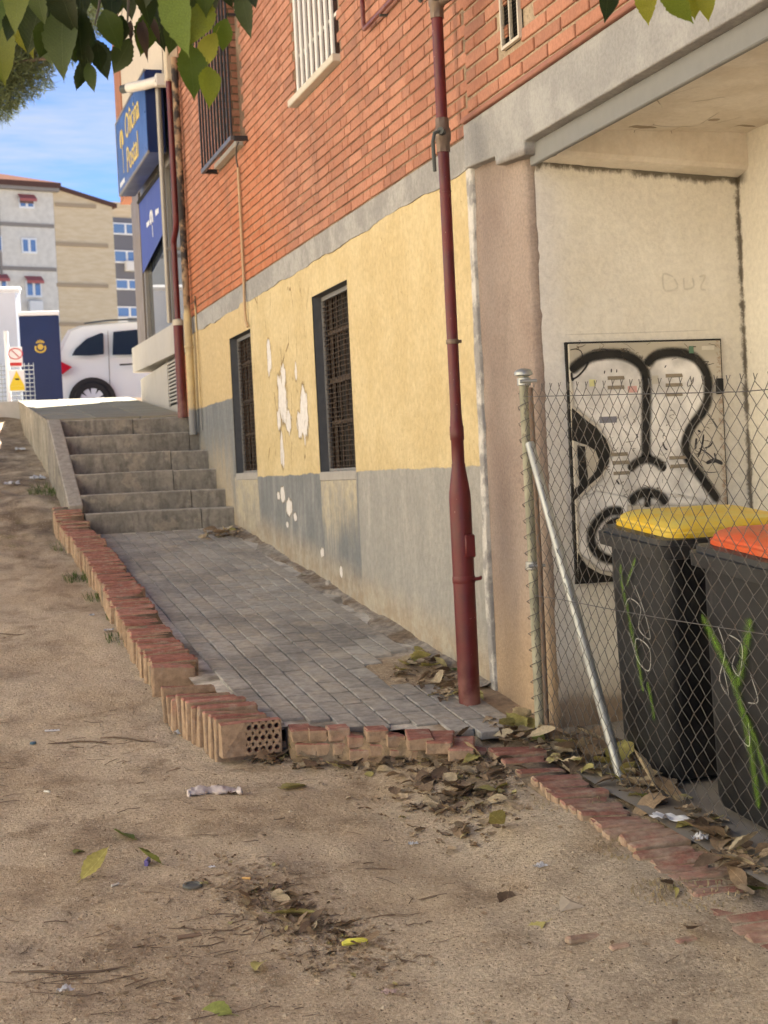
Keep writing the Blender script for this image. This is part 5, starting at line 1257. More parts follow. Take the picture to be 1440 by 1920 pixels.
# ------------------------------------------------------------------ street things beyond the landing
SZ0 = 2.135
LOCK = simple('locker_blue', (0.004, .016, .075), .4, .12, 6, .05, .001, spec=.4); GOLD = simple('emblem_gold', (0.55, .38, .06), .45, .1, 10, 0)
lk = empty('parcel_locker', (1.815, 23.55, SZ0)); lk.rotation_euler = (0, 0, R(-5)); tag(lk, 'tall dark blue parcel locker with gold horn emblem on the street', 'locker')
MB().cbox((-.30, 0, 0), (.30, .45, 1.63), .012).build('cabinet', LOCK, lk); MB().cbox((-.31, -.01, 1.632), (.31, .46, 1.70), .01).build('top', SWHT, lk); MB().box((-.28, -.004, .04), (.28, -.0005, 1.60)).build('door', LOCK, lk)
em = MB(); em.tube([(.075*math.cos(R(a)), -.008, 1.13+.062*math.sin(R(a))) for a in range(150, 400, 12)], .016, 6); em.lathe([(.045, 0), (.045, .006), (0, .007)], 16, Matrix.Translation((0, -.004, 1.15)) @ Matrix.Rotation(R(90), 4, 'X'))
em.build('emblem', GOLD, lk); cr_ = MB()
for k in range(5): a = R(50+k*20); cr_.lathe([(.014, 0), (.014, .006), (0, .007)], 8, Matrix.Translation((.10*math.cos(a)*.8, -.004, 1.13+.115*math.sin(a))) @ Matrix.Rotation(R(90), 4, 'X'))
cr_.box((-.055, -.010, 1.212), (.055, -.004, 1.226)); cr_.build('crown', GOLD, lk)
# white parked car seen from its side
CARW = G('car_white').out((0.74, .81, .81), .22, spec=.55); CGL = G('car_glass').out((0.012, .015, .017), .05, spec=.9)
CBK = simple('car_black', (.012, .012, .012), .6, .1, 20, 0); TAIL = G('tail_red').out((0.45, .008, .012), .15, spec=.6); HUB = G('hub_silver').out((0.62, .62, .62), .3, spec=.5, metal=.3)
WC = Vector((2.90, 24.85, 0)); CARZ = 2.20
car = empty('parked_car', (WC.x, WC.y+.85, CARZ)); car.rotation_euler = (0, 0, R(-13)); tag(car, 'white hatchback car parked on the street behind the shop corner', 'car')
# local x forward, y to the far side; rear wheel at x=0
sec = [(-.66, .35), (-.70, .55), (-.67, .85), (-.60, 1.02), (-.47, 1.30), (-.36, 1.49), (-.18, 1.555), (.6, 1.59), (1.4, 1.575), (1.9, 1.47), (2.45, 1.08), (2.55, 1.02), (3.2, .90), (3.42, .72), (3.46, .45), (3.36, .25), (2.9, .22), (.4, .22), (-.6, .26)]
def carsec(w, inset, shrink):
    out = []
    for x, z in sec:
        k = max(0.0, (z-.95)/.62); out.append(Vector((x*(1-shrink)+1.3*shrink, w+(inset*k if w < 0 else -inset*k), z-(.03*shrink*10 if z > 1.0 else 0))))
    return out
o = MB().loft([carsec(-.80, .16, .03), carsec(-.86, .17, .0), carsec(-.80, .16, .0), carsec(.80, .16, .0), carsec(.86, .17, .0), carsec(.80, .16, .03)]).build('body', CARW, car); fixn(o); shade(o, 28)
def side(poly, yy, name, mat, th=.012):
    def lift(p, d): k = max(0.0, (p[1]-.95)/.62); return Vector((p[0], -(.862-.17*k)-d, p[1]))
    m = MB().prism(poly, lambda p: lift(p, -.01), lambda p: lift(p, th)); return fixn(m.build(name, mat, car))
side([(-.30, 1.06), (-.24, 1.17), (-.06, 1.33), (.18, 1.42), (.22, 1.41), (.22, 1.06), (.0, 1.045)], 0, 'window', CGL)
side([(.36, 1.04), (.38, 1.43), (1.12, 1.47), (1.12, 1.02)], 0, 'window', CGL); side([(1.22, 1.02), (1.22, 1.47), (1.75, 1.44), (2.2, 1.05)], 0, 'window', CGL)
side([(.47, .86), (.47, .885), (.70, .89), (.72, .865)], 0, 'door_handle', CBK, .03); side([(.80, .50), (.80, .53), (1.35, .53), (1.35, .50)], 0, 'trim_strip', CBK, .02)
side([(-.69, .74), (-.66, 1.00), (-.50, .98), (-.30, .87), (-.46, .76)], 0, 'tail_light', TAIL, .015)
side([(.286, .40), (.286, 1.45), (.296, 1.45), (.296, .40)], 0, 'door_gap', simple('car_gap', (.10, .10, .10), .6, .05, 10, 0), .003)
o = MB().add([(-.63, -.62, 1.02), (-.63, .62, 1.02), (-.36, .57, 1.44), (-.36, -.57, 1.44)], [(0, 3, 2, 1)]).build('rear_window', CGL, car)
MB().tube([(-.1, -.62, 1.60), (.3, -.62, 1.635), (1.2, -.62, 1.635), (1.6, -.62, 1.58)], .016, 8).build('roof_rail', CBK, car); MB().tube([(-.1, .62, 1.60), (.3, .62, 1.635), (1.2, .62, 1.635), (1.6, .62, 1.58)], .016, 8).build('roof_rail', CBK, car)
def wheel(x, y):
    w = empty('wheel', (x, y, .31), parent=car); sgn = -1 if y < 0 else 1
    mw = Matrix.Rotation(R(90), 4, 'X')
    shade(MB().lathe([(.20, -.09), (.285, -.095), (.31, -.07), (.31, .07), (.285, .095), (.20, .09)], 28, mw, closed=True).build('tyre', CBK, w))
    shade(MB().lathe([(.0, .062*1), (.03, .062), (.05, .055), (.215, .04), (.225, .085), (.225, -.08), (0, -.08)], 28, Matrix.Rotation(R(90 if y < 0 else -90), 4, 'X')).build('rim', CBK, w))
    for k in range(9):
        a = 2*math.pi*k/9; c_, s_ = math.cos(a), math.sin(a); t = Vector((-s_, 0, c_)); r_ = Vector((c_, 0, s_)); yv = Vector((0, sgn*.075, 0))
        MB().add([r_*.03+t*.025+yv, r_*.03-t*.025+yv, r_*.218-t*.055+yv, r_*.218+t*.055+yv], [(0, 1, 2, 3)]).build('spoke', HUB, w)
def arch(x):
    m = MB(); n = 14
    a0 = [Vector((x+.39*math.cos(math.pi*k/n), -.866, .30+.39*math.sin(math.pi*k/n))) for k in range(n+1)]; a1 = [Vector((x+.30*math.cos(math.pi*k/n), -.87, .30+.30*math.sin(math.pi*k/n))) for k in range(n+1)]
    m.add(a0+a1, [(k, k+1, n+1+k+1, n+1+k) for k in range(n)]); m.add([Vector((x, -.868, .30))]+[Vector((x+.31*math.cos(math.pi*k/n), -.868, .30+.31*math.sin(math.pi*k/n))) for k in range(n+1)], [(0, k+1, k+2) for k in range(n)]); m.build('wheel_arch', CBK, car)
for x in (0, 2.62): arch(x); wheel(x, -.80); wheel(x, .80)
# white site cabin at the left edge
cab = empty('site_cabin', (0.6, 25.2, SZ0)); tag(cab, 'pale white box cabin at the left edge behind the street fence', 'cabin')
CABW = simple('cabin_white', (0.62, .66, .70), .5, .06, 6, 0)
o = MB().cbox((-2.2, 0, .15), (1.07, 1.6, 2.28), .09).build('box', CABW, cab); shade(o, 30)
MB().box((-2.1, .05, 0), (1.0, 1.5, .15)).build('skid', CBK, cab)
o = MB().cbox((-2.22, -.03, 2.20), (1.09, 1.62, 2.30), .04).build('roof_edge', SWHT, cab)
# mesh fence panel with warning boards
fp0 = on_y(15, 740, 21.6); sf = empty('street_fence', (1.20, 21.6, SZ0)); tag(sf, 'white temporary mesh fence standing on the street at the left edge', 'fence')
MB().tube([(0, 0, 0), (0, 0, 1.2)], .035, 10).build('post', SWHT, sf); MB().tube([(-1.6, 0, 0), (-1.6, 0, 1.2)], .035, 10).build('post', SWHT, sf);
m = MB()
for k in range(12): m.tube([(-1.6, 0, .05+k*.06), (.36, 0, .05+k*.06)], .006, 4, False)
for k in range(32): m.tube([(-1.6+k*.063, 0, .03), (-1.6+k*.063, 0, .75)], .005, 4, False)
o = m.build('wire_mesh', GALV, sf); o['kind'] = 'stuff'
def board(name, px0, py0, px1, py1, label, colr):
    a, b = on_y(px0, py0, 21.55), on_y(px1, py1, 21.55); c_ = (a+b)/2; w, h = abs(b.x-a.x), abs(a.z-b.z)
    e = empty(name, (c_.x, 21.55, c_.z-h/2)); tag(e, label, 'sign'); MB().cbox((-w/2, -.01, 0), (w/2, .0, h), .003).build('board', colr, e); return e, w, h
RED = simple('sign_red', (0.50, .035, .03), .5, .05, 8, 0); SY = simple('warning_yellow', (0.72, .55, .03), .5, .05, 8, 0); INKB = simple('sign_black', (.02, .02, .02), .6, .05, 8, 0)
e, w, h = board('notice_board', 15, 651, 43, 688, 'white notice with red ring hanging on the street fence', SWHT)
MB().tube([(.11*w/.22*math.cos(R(a)), -.014, h*.66+.075*math.sin(R(a))) for a in range(0, 361, 20)], .007, 5).build('ring', RED, e); MB().tube([(-.05, -.015, h*.66+.05), (.05, -.015, h*.66-.05)], .006, 5).build('slash', RED, e); MB().box((-w*.42, -.014, h*.06), (w*.42, -.0105, h*.22)).build('text_bar', RED, e)
e, w, h = board('warning_board', 16, 694, 47, 733, 'yellow triangle warning board hanging below the white notice', SWHT)
MB().add([(-w*.48, -.013, h*.24), (w*.48, -.013, h*.24), (0, -.013, h*.97), (-w*.48, -.011, h*.24), (w*.48, -.011, h*.24), (0, -.011, h*.97)], [(0, 1, 2), (0, 2, 5, 3), (1, 4, 5, 2), (0, 3, 4, 1)]).build('triangle', SY, e); MB().box((-w*.48, -.0125, h*.03), (w*.48, -.0105, h*.235)).build('text_bar', SY, e); MB().box((-w*.12, -.015, h*.52), (w*.16, -.0132, h*.60)).build('symbol', INKB, e)

# ------------------------------------------------------------------ far apartment blocks
D = Vector((.96, .277, 0)).normalized(); DNRM = Vector((.277, -.96, 0))
def frame_block(name, px, py, dist, label):
    p = at_d(px, py, dist); e = empty(name, (p.x, p.y, 2.1)); e.rotation_euler = (0, 0, math.atan2(D.y, D.x)); tag(e, label, 'building'); return e
g = G('grey_far_brick'); P = g.obj(); n1 = g.noise(P, 3, 5); w_ = g.sep(P)[2]; c = g.mix(n1.st(.3, .7), (0.56, .52, .445), (0.64, .60, .52)); FGREY = g.out(c, .9, None, spec=.1)
g = G('tan_far_brick'); P = g.obj(); n1 = g.noise(g.sc(P, (1, 1, 4)), 1.2, 5); c = g.mix(n1.st(.3, .7), (0.56, .435, .27), (0.63, .51, .34)); FTAN = g.out(c, .9, None, spec=.1)
ROOF = simple('far_roof_tile', (0.10, .056, .045), .95, .15, 2, 0, spec=0.0); SPAN = simple('far_spandrel', (0.14, .14, .155), .7, .08, 1, 0); FWIN = simple('far_window_white', (0.70, .70, .69), .6, .04, 2, 0)
FGL = G('far_glass').out((0.16, .25, .38), .08, spec=.9, metal=.35); AWN = simple('far_awning', (0.36, .11, .10), .8, .08, 3, 0); FTR = simple('far_trim', (0.24, .21, .18), .9, .1, 2, 0); ACM = simple('far_ac', (0.62, .61, .58), .7, .05, 2, 0)
def far_window(parent, x, z, w, h, y0, awn=False, ac=False, shut=0.0):
    f = MB().box((x-w/2, y0-.10, z), (x+w/2, y0+.02, z+h)).build('window', FWIN, parent)
    t = .12
    for s in (-1, 1):
        MB().box((x+(s*w/4)-w/4+t*.8, y0-.13, z+t), (x+(s*w/4)+w/4-t*.8, y0-.101, z+h-t)).build('pane', FGL, f)
    if shut: MB().box((x-w/2+.05, y0-.15, z+h*(1-shut)), (x+w/2-.05, y0-.131, z+h)).build('shutter', simple('far_shutter', (.16, .10, .09), .8, .05, 2, 0), f)
    if awn: MB().add([(x-w/2-.05, y0-.02, z+h+.30), (x+w/2+.05, y0-.02, z+h+.30), (x+w/2+.05, y0-.5, z+h-.05), (x-w/2-.05, y0-.5, z+h-.05), (x+w/2+.05, y0-.5, z+h-.22), (x-w/2-.05, y0-.5, z+h-.22)], [(0, 1, 2, 3), (3, 2, 4, 5)]).build('awning', AWN, f)
    if ac: 
        a = MB().cbox((x-.45, y0-.45, z-.95), (x+.45, y0-.05, z-.25), .04).build('air_conditioner', ACM, f)
    return f
# A: grey brick block with a red tiled roof.  local x runs along its front, origin under its right-hand corner
pA_ = at_d(98, 345, 97)
bA = frame_block('apartment_block', 98, 345, 97, 'far grey brick block with red tiled roof and red awnings'); HA = pA_.z-2.1
MB().box((-30, 0, 0), (0, 12, HA)).build('wall', FGREY, bA)
rf = MB().add([(-30.5, -.5, HA), (.4, -.5, HA), (.4, 12.5, HA), (-30.5, 12.5, HA), (-27, 6, HA+2.0), (-4.5, 6, HA+2.0), (-30.5, -.5, HA-.35), (.4, -.5, HA-.35), (.4, 12.5, HA-.35)], [(0, 1, 5, 4), (1, 2, 5), (2, 3, 4, 5), (3, 0, 4), (6, 7, 1, 0), (7, 8, 2, 1)]).build('roof', ROOF, bA)
MB().box((-30.4, -.45, HA-.55), (.3, .0, HA-.30)).build('eaves', FTR, bA)
def fromA(px, py):
    d = ray(px, py); n = Vector((D.y, -D.x, 0)); o0 = Vector((pA_.x, pA_.y, 0)); t = (o0-CAMP).dot(n)/d.dot(n); p = CAMP+d*t; return (p-o0).dot(D), p.z-2.1
for (x0, y0, x1, y1, aw_, ac_, sh_) in ((34, 372, 64, 392, True, False, .5), (39, 446, 69, 476, False, False, 0), (47, 526, 78, 558, True, True, 0), (-18, 440, 4, 473, False, False, 0), (-14, 522, 14, 552, True, True, 0)):
    xa, zt = fromA(x0, y0); xb, zb = fromA(x1, y1); far_window(bA, (xa+xb)/2, zb, xb-xa, zt-zb, 0, aw_, ac_, sh_)
for py in (422, 504): x_0, z_0 = fromA(50, py); MB().box((-30, -.06, z_0-.12), (-.05, .0, z_0+.12)).build('string_course', FTR, bA)
x_0, z_0 = fromA(9, 600); MB().box((x_0-.12, -.12, 0), (x_0, .0, HA-.6)).build('downpipe', FTR, bA)
# B: tan gable next to it
bB = frame_block('gable_block', 98, 345, 97, 'far windowless tan brick gable with sloping red-edged top'); xr, zr = fromA(210, 388); HB = HA-.25
poly = [(0.0, 0), (0.0, HB), (xr, zr), (xr, 0)]
m = MB().prism(poly, lambda p: Vector((p[0]+.03, .05, p[1])), lambda p: Vector((p[0]+.03, 10, p[1]))); fixn(m.build('wall', FTAN, bB))
m = MB().prism([(0, HB), (0, HB+.25), (xr+.3, zr+.2), (xr+.3, zr-.05)], lambda p: Vector((p[0], -.15, p[1])), lambda p: Vector((p[0], 10, p[1]))); fixn(m.build('roof_edge', ROOF, bB))
for a, b in (((104, 383), (180, 387)), ((104, 457), (203, 462)), ((106, 534), (203, 536)), ((108, 608), (205, 609))):
    x0, z0 = fromA(*a); x1, z1 = fromA(*b); MB().box((x0, -.03, z0-.12), (x1, .05, z0+.12)).build('string_course', simple('tan_line', (.36, .27, .17), .9, .05, 2, 0), bB)
# C: further block with grey spandrels
pC = at_d(205, 378, 118); bC = empty('balcony_block', (pC.x, pC.y, 2.1)); bC.rotation_euler = (0, 0, math.atan2(D.y, D.x)); tag(bC, 'far tan block with grey spandrels and white windows beside the shop sign', 'building')
HC = pC.z-2.1
def fromC(px, py):
    d = ray(px, py); n = Vector((D.y, -D.x, 0)); o0 = Vector((pC.x, pC.y, 0)); t = (o0-CAMP).dot(n)/d.dot(n); p = CAMP+d*t; return (p-o0).dot(D), p.z-2.1
MB().box((-3, 0, 0), (25, 12, HC)).build('wall', FTAN, bC)
xl, _ = fromC(212, 500); xh, _ = fromC(262, 500)
m = MB().box((xl, -.08, 0), (xh, -.0, fromC(215, 408)[1])); m.build('grey_bay', SPAN, bC)
for (y0, y1) in ((419, 441), (470, 494), (524, 544), (575, 596)):
    z1 = fromC(235, y0)[1]; z0 = fromC(235, y1)[1]; far_window(bC, (xl+xh)/2, z0, (xh-xl)*.96, z1-z0, -.08)
for (px, py) in ((243, 500), (224, 604)): xx, z0 = fromC(px, py); MB().cbox((xx-.5, -.6, z0-.4), (xx+.5, -.1, z0+.4), .05).build('air_conditioner', ACM, bC)

# D: unseen pale block behind the viewer's left, added to bounce sun onto this wall
bD = empty('bounce_block', (-12.0, 4.0, 1.2)); tag(bD, 'unseen pale block added across the open ground to bounce sun onto the brick wall', 'building')
FPAL = simple('bounce_block_pale', (0.64, .605, .50), .9, .06, 1.5, 0)
MB().box((-10, -16, -2.2), (0, 16, 11.0)).build('wall', FPAL, bD); MB().box((-10.3, -16.3, 11.0), (.35, 16.3, 11.3)).build('roof', ROOF, bD)  # wall and roof of the added, unseen bounce block
for fl in range(4):
    for k in range(7):
        y = -13.2+k*4.4; z = fl*2.85-.3
        f = MB().box((-.02, y-.7, z), (.06, y+.7, z+1.35)).build('window', FWIN, bD)  # windows of the added, unseen bounce block
        for s_ in (-1, 1): MB().box((.062, y+s_*.34-.27, z+.1), (.09, y+s_*.34+.27, z+1.25)).build('pane', FGL, f)
# ------------------------------------------------------------------ pine at the upper left
pcn = at_d(-25, 105, 18); pine = empty('pine_tree', (pcn.x-.9, pcn.y+.3, 2.0)); tag(pine, 'umbrella pine with blurred needle clumps at the upper left', 'tree')
BARK = simple('pine_bark', (0.12, .085, .06), .95, .3, 12, .8, .02)
pw_ = Vector(pine.location)
shade(MB().tube([(0, 0, -.3), (.05, 0, 1.5), (-.05, .1, 3.2), (.1, 0, 4.6), (.2, 0, 5.6)], [.20, .17, .13, .10, .05], 10).build('trunk', BARK, pine), 60)
PINE = simple('pine_needle', (0.095, .115, .045), .8, .25, 3, 0, trans=.25)
rp_ = random.Random(9); nm = MB()
def needles(c, r_, n):
    for _ in range(n):
        u = Vector((rp_.gauss(0, 1), rp_.gauss(0, 1), rp_.gauss(0, 1)))
        if u.length < .01: continue
        u.normalize(); p = c+u*r_*rp_.random()**.4; d = (u+Vector((rp_.gauss(0, .6), rp_.gauss(0, .6), rp_.gauss(.3, .6)))).normalized()*rp_.uniform(.06, .14); s_ = d.cross(Vector((rp_.random()-.5, rp_.random()-.5, rp_.random()-.5))).normalized()*.006
        nm.add([p-s_, p+s_, p+d], [(0, 1, 2)])
cl = []
for (px, py, r_) in ((-20, 60, .42), (10, 110, .40), (-30, 140, .45), (40, 100, .33), (60, 140, .26), (20, 150, .34), (-10, 180, .30), (5, 195, .2), (70, 110, .2), (-60, 90, .5), (110, 20, .42), (160, 15, .36), (200, 10, .30), (130, 45, .25), (60, 40, .4), (20, 20, .45), (90, 60, .28), (128, 105, .10)):
    c = at_d(px, py, 18+rp_.uniform(-.5, .5))-pw_; cl.append(c); needles(c, r_, int(2600*r_*r_*6.0))
o = nm.build('crown', PINE, pine); o['kind'] = 'stuff'
lb = MB()
for c in cl: lb.tube([Vector((.05, .05, 3.6)), (Vector((.05, .05, 3.9))+c)/2+Vector((0, 0, .15)), c], [.05, .03, .01], 6)
lb.build('branches', BARK, pine)

# ------------------------------------------------------------------ broadleaf tree whose twigs hang into the top of the view
g = G('live_leaf'); P = g.obj(); rn = g.rnd(); x_, y_, z_ = g.sep(P); n1 = g.noise(P, 60, 4); vein = ((y_*22+x_.abs()*16).fract()-.5).abs().st(.46, .5)
c = g.mix(rn.st(.35, 1.0), (0.014, .027, .005), (0.068, .110, .013)); c = g.mix(rn.st(.93, .97), c, (0.24, .23, .02)); c = g.mix(vein*.35, c, (.12, .16, .05)); c = g.mix(x_.abs().st(.0022, .0010)*.5, c, (.16, .19, .07)); c = g.hsv(c, .5, 1, n1.st(.3, .7, .85, 1.15))
LEAF = g.out(c, .5, g.bump(n1, .2, .002), spec=.35, trans=.42)
def leaf_verts(L, Wd, fold, curl, teeth=9, seed=0, twist=0.0):
    """serrated pointed leaf: base at origin, tip at +y, face up z"""
    r_ = random.Random(seed); n = teeth*2; mid = []; lf = []; rt_ = []
    for i in range(n+1):
        t = i/n; w = Wd*1.12*(math.sin(math.pi*t**.86))**1.05*(1-.22*t)
        if t > .9: w *= .75
        w *= (1.0 if i % 2 else .91)*(1+r_.uniform(-.05, .05)); z = -curl*(t**2)*L+r_.uniform(-.004, .004)*L; y = t*L
        tw = twist*t
        mid.append(Vector((0, y, z)))
        for sgn, arr in ((-1, lf), (1, rt_)): arr.append(Vector((sgn*w*math.cos(tw)*math.cos(fold), y-(.02*L if i % 2 else 0), z+w*math.sin(fold)+sgn*w*math.sin(tw)+r_.uniform(-.01, .01)*L)))
    vs = mid+lf+rt_; N = n+1; fs = []
    for i in range(n): fs += [(i, i+1, N+i+1, N+i), (i, 2*N+i, 2*N+i+1, i+1)]
    return vs, fs
def leaf_mesh(name, mat, *a, stem=True, **k):
    vs, fs = leaf_verts(*a, **k); m = MB().add(vs, fs)
    if stem: L = a[0]; m.tube([(0, -.18*L, .02*L), (0, -.08*L, .0), (0, .02*L, 0)], .008*L+.0002, 4, False)
    me = m.mesh(name, mat, True); return me
live = [leaf_mesh('leaf', LEAF, 1.0, .245+.022*k, .22+.05*k, .10+.06*k, 11, seed=k, twist=.2*(k-2)) for k in range(5)]
g = G('backlit_leaf'); P = g.obj(); rn = g.rnd(); x_, y_, z_ = g.sep(P); n1 = g.noise(P, 50, 4); vein = ((y_*22+x_.abs()*16).fract()-.5).abs().st(.46, .5)  # brighter copy of the live leaf, sun from behind painted into its colour
c = g.mix(rn, (0.10, .16, .015), (0.26, .27, .025)); c = g.mix(vein*.4, c, (.26, .30, .08)); c = g.hsv(c, .5, 1, n1.st(.3, .7, .85, 1.15)); BACKLEAF = g.out(c, .5, g.bump(n1, .2, .002), spec=.3, trans=.45)
backlit = [leaf_mesh('leaf', BACKLEAF, 1.0, .245+.022*k, .22+.05*k, .10+.06*k, 11, seed=k+50, twist=.2*(k-2)) for k in range(5)]
tr = empty('broadleaf_tree', (-1.7, 3.2, float(gz(-1.7, 3.2)))); to = Vector(tr.location); tag(tr, 'broadleaf tree whose serrated green leaves hang into the top of the view', 'tree')
BARK2 = simple('grey_bark', (0.10, .085, .07), .95, .25, 20, .7, .01)
def tp(m, n, mat): return shade(local(m, to).build(n, mat, tr), 60)
tp(MB().tube([(-1.7, 3.2, -.5), (-1.68, 3.2, .8), (-1.62, 3.18, 2.0), (-1.5, 3.15, 3.0), (-1.4, 3.1, 4.0)], [.16, .13, .11, .09, .05], 12), 'trunk', BARK2)
tp(MB().tube([(-1.55, 3.15, 2.6), (-.9, 3.2, 2.85), (-.1, 3.25, 2.75), (.7, 3.2, 2.6), (1.3, 3.05, 2.45), (1.9, 2.9, 2.36)], [.06, .045, .035, .022, .013, .005], 8), 'limb', BARK2)
TD = 3.3
def P3(px, py, d=TD): return at_d(px, py, d)
twigs = [[(150, -80), (125, 5), (112, 40)], [(196, -60), (185, 15), (178, 45)], [(245, -80), (240, 20), (238, 60)], [(300, -90), (310, 10), (300, 30)], [(60, -90), (50, -20), (40, 0)], [(380, -80), (375, -10), (360, 10)], [(420, -90), (410, 0), (395, 50)], [(470, -60), (462, -20), (455, -5)], [(1150, -60), (1150, -25), (1150, -10)], [(1260, -80), (1262, -25), (1262, -5)], [(20, -90), (0, -30), (-10, 0)]]
for t in twigs:
    pts = [P3(*q, d=3.25) for q in t]; top = pts[0].copy(); limbp = Vector((top.x, 3.2 if top.x < .9 else 3.0, 2.62-.12*max(0, top.x))); tp(MB().tube([limbp, *pts], [.006, .004, .003, .0015], 6), 'twig', BARK2)
# (base pixel, tip pixel, variant): leaves that can be told apart in the view
hang = [((40, -60), (25, 52), 0), ((10, -45), (-12, 60), 1), ((95, -55), (48, 82), 2), ((75, -30), (108, 128), 0), ((118, 5), (110, 136), 1), ((150, 15), (146, 100), 3), ((160, 35), (148, 108), 2), ((128, 60), (143, 115), 4), ((180, 75), (200, 140), 1), ((165, 118), (175, 168), 0), ((150, 115), (152, 170), 3), ((195, 18), (222, 88), 4), ((228, 28), (222, 85), 2), ((246, 72), (212, 136), 1), ((240, -40), (245, 34), 0), ((262, -20), (285, 36), 3),
        ((280, 20), (268, 100), 2), ((294, 5), (300, 82), 4), ((318, -40), (345, 92), 0), ((345, -30), (355, 15), 1), ((330, -20), (343, 50), 3), ((395, 0), (356, 80), 0), ((352, 82), (368, 172), 2), ((405, 62), (372, 128), 1), ((425, 35), (412, 92), 4), ((390, 125), (396, 190), 3), ((452, -20), (466, 66), 0), ((470, -25), (478, 10), 1), ((420, -30), (432, 12), 2), ((170, -30), (182, 10), 3), ((215, -40), (205, 0), 2), ((5, 40), (-8, 140), 4), ((60, -70), (75, 40), 1), ((140, -60), (100, 30), 4), ((290, -50), (272, 8), 1), ((375, -60), (390, 20), 2),
        ((1140, -45), (1142, 32), 2), ((1205, -40), (1216, 40), 0), ((1232, -20), (1300, 32), 1), ((1290, -50), (1306, 32), 4), ((1318, -25), (1328, 30), 3), ((1250, -50), (1270, 15), 2),
        ((30, -40), (40, 95), 3), ((70, -20), (85, 110), 1), ((0, -60), (5, 30), 2), ((50, -60), (62, 50), 4), ((88, -40), (96, 70), 0), ((110, -40), (128, 60), 3), ((130, 10), (136, 85), 2), ((205, -55), (212, 30), 1), ((225, -50), (232, 22), 4), ((150, -50), (158, 25), 0), ((95, 30), (78, 108), 4), ((330, 20), (322, 95), 1), ((300, -50), (318, 30), 2), ((360, -40), (372, 40), 4), ((400, -40), (385, 30), 3), ((25, 20), (15, 70), 1), ((182, 80), (188, 130), 3), ((162, 78), (158, 132), 2), ((440, -50), (446, 5), 3), ((345, 40), (352, 110), 1)]
rl = random.Random(31)
for (a, b, k) in hang:
    d0 = 3.25+rl.uniform(-.25, .35); p = P3(*a, d=d0); t = P3(*b, d=d0+rl.uniform(-.02, .04)); ax = (t-p); L = ax.length*1.10; ax.normalize()
    face = (-CAMF+Vector((rl.uniform(-.6, .6), rl.uniform(-.3, .3), rl.uniform(-.2, .5)))); face = (face-ax*face.dot(ax)).normalized(); xx = ax.cross(face)
    M_ = Matrix(((xx.x*L*1.05, ax.x*L, face.x*L, p.x-to.x), (xx.y*L*1.05, ax.y*L, face.y*L, p.y-to.y), (xx.z*L*1.05, ax.z*L, face.z*L, p.z-to.z), (0, 0, 0, 1)))
    o = link('leaf', (backlit if (a[0] > 1180 or a in ((405, 62), (425, 35), (390, 125), (395, 0), (318, -40))) else live)[k], tr); o.matrix_local = M_
# the rest of the crown overhead, out of the picture
cm = MB()
for _ in range(420):
    c = Vector((rl.gauss(-.2, 1.0), 3.1+rl.gauss(0, .5), rl.uniform(2.75, 4.6))); vs, fs = leaf_verts(rl.uniform(.09, .14), .04, .2, .2, 4, seed=rl.randint(0, 99))
    u, v, d = proj(c)
    if d > 0 and v > -130: continue
    q_ = Matrix.Rotation(rl.uniform(0, 6.28), 4, 'Z') @ Matrix.Rotation(rl.uniform(-2.2, -.6), 4, 'X'); cm.add([c+(q_ @ w_) for w_ in vs], fs)
o = tp(cm, 'crown', LEAF); o['kind'] = 'stuff'
DRYH = simple('withered_leaf', (0.075, .05, .04), .8, .3, 30, .2, .002, trans=.2)
dl = leaf_mesh('leaf', DRYH, 1.0, .20, .6, .5, 9, seed=44, twist=1.2)
for a, b in (((262, 5), (288, 38)), ((245, 38), (243, 78)), ((285, 32), (298, 80)), ((265, 35), (272, 108))):
    p = P3(*a, d=3.2); t = P3(*b, d=3.2); ax = (t-p); L = ax.length; ax.normalize(); face = (-CAMF-ax*(-CAMF).dot(ax)).normalized(); xx = ax.cross(face)
    o = link('leaf', dl, tr); o.matrix_local = Matrix(((xx.x*L, ax.x*L, face.x*L, p.x-to.x), (xx.y*L, ax.y*L, face.y*L, p.y-to.y), (xx.z*L, ax.z*L, face.z*L, p.z-to.z), (0, 0, 0, 1))); o['label'] = 'withered dark brown leaf'
# ------------------------------------------------------------------ fallen leaves
def dry(name, c0, c1, tr=.15):
    g = G(name); P = g.obj(); rn = g.rnd(); n1 = g.noise(P, 60, 5, .7); n2 = g.noise(P, 14, 4); x_ = g.sep(P)[0]
    c = g.mix(rn, c0, c1); c = g.mix(n2.st(.5, .7)*.5, c, (c0[0]*.5, c0[1]*.45, c0[2]*.45)); c = g.mix(x_.abs().st(.0016, .0006)*.4, c, (c1[0]*1.3, c1[1]*1.3, c1[2]*1.3)); c = g.hsv(c, .5, 1, n1.st(.3, .7, .75, 1.2))
    return g.out(c, .75, g.bump(n1, .3, .002), spec=.25, trans=tr)
DM = [dry('dry_leaf_brown', (0.22, .155, .098), (0.34, .25, .165)), dry('dry_leaf_tan', (0.40, .315, .20), (0.50, .42, .28)), dry('dry_leaf_dark', (0.13, .092, .064), (0.20, .14, .095)), dry('leaf_yellow_green', (0.34, .30, .09), (0.42, .38, .15)), dry('leaf_green', (0.13, .18, .04), (0.26, .28, .08))]
dead = []
for mi, mt in enumerate(DM):
    dead.append([leaf_mesh('fallen_leaf', mt, .085+.012*k, .030+.005*(k % 3), (.12, .3, .5, .2, .38)[k], (.08, .3, -.22, .45, -.12)[k], 7, seed=70+mi*9+k, twist=(.2, -.8, .5, 1.2, -.4)[k]) for k in range(5)])
rf_ = random.Random(77)
WORD = ['brown', 'tan', 'dark brown', 'yellow-green', 'green']
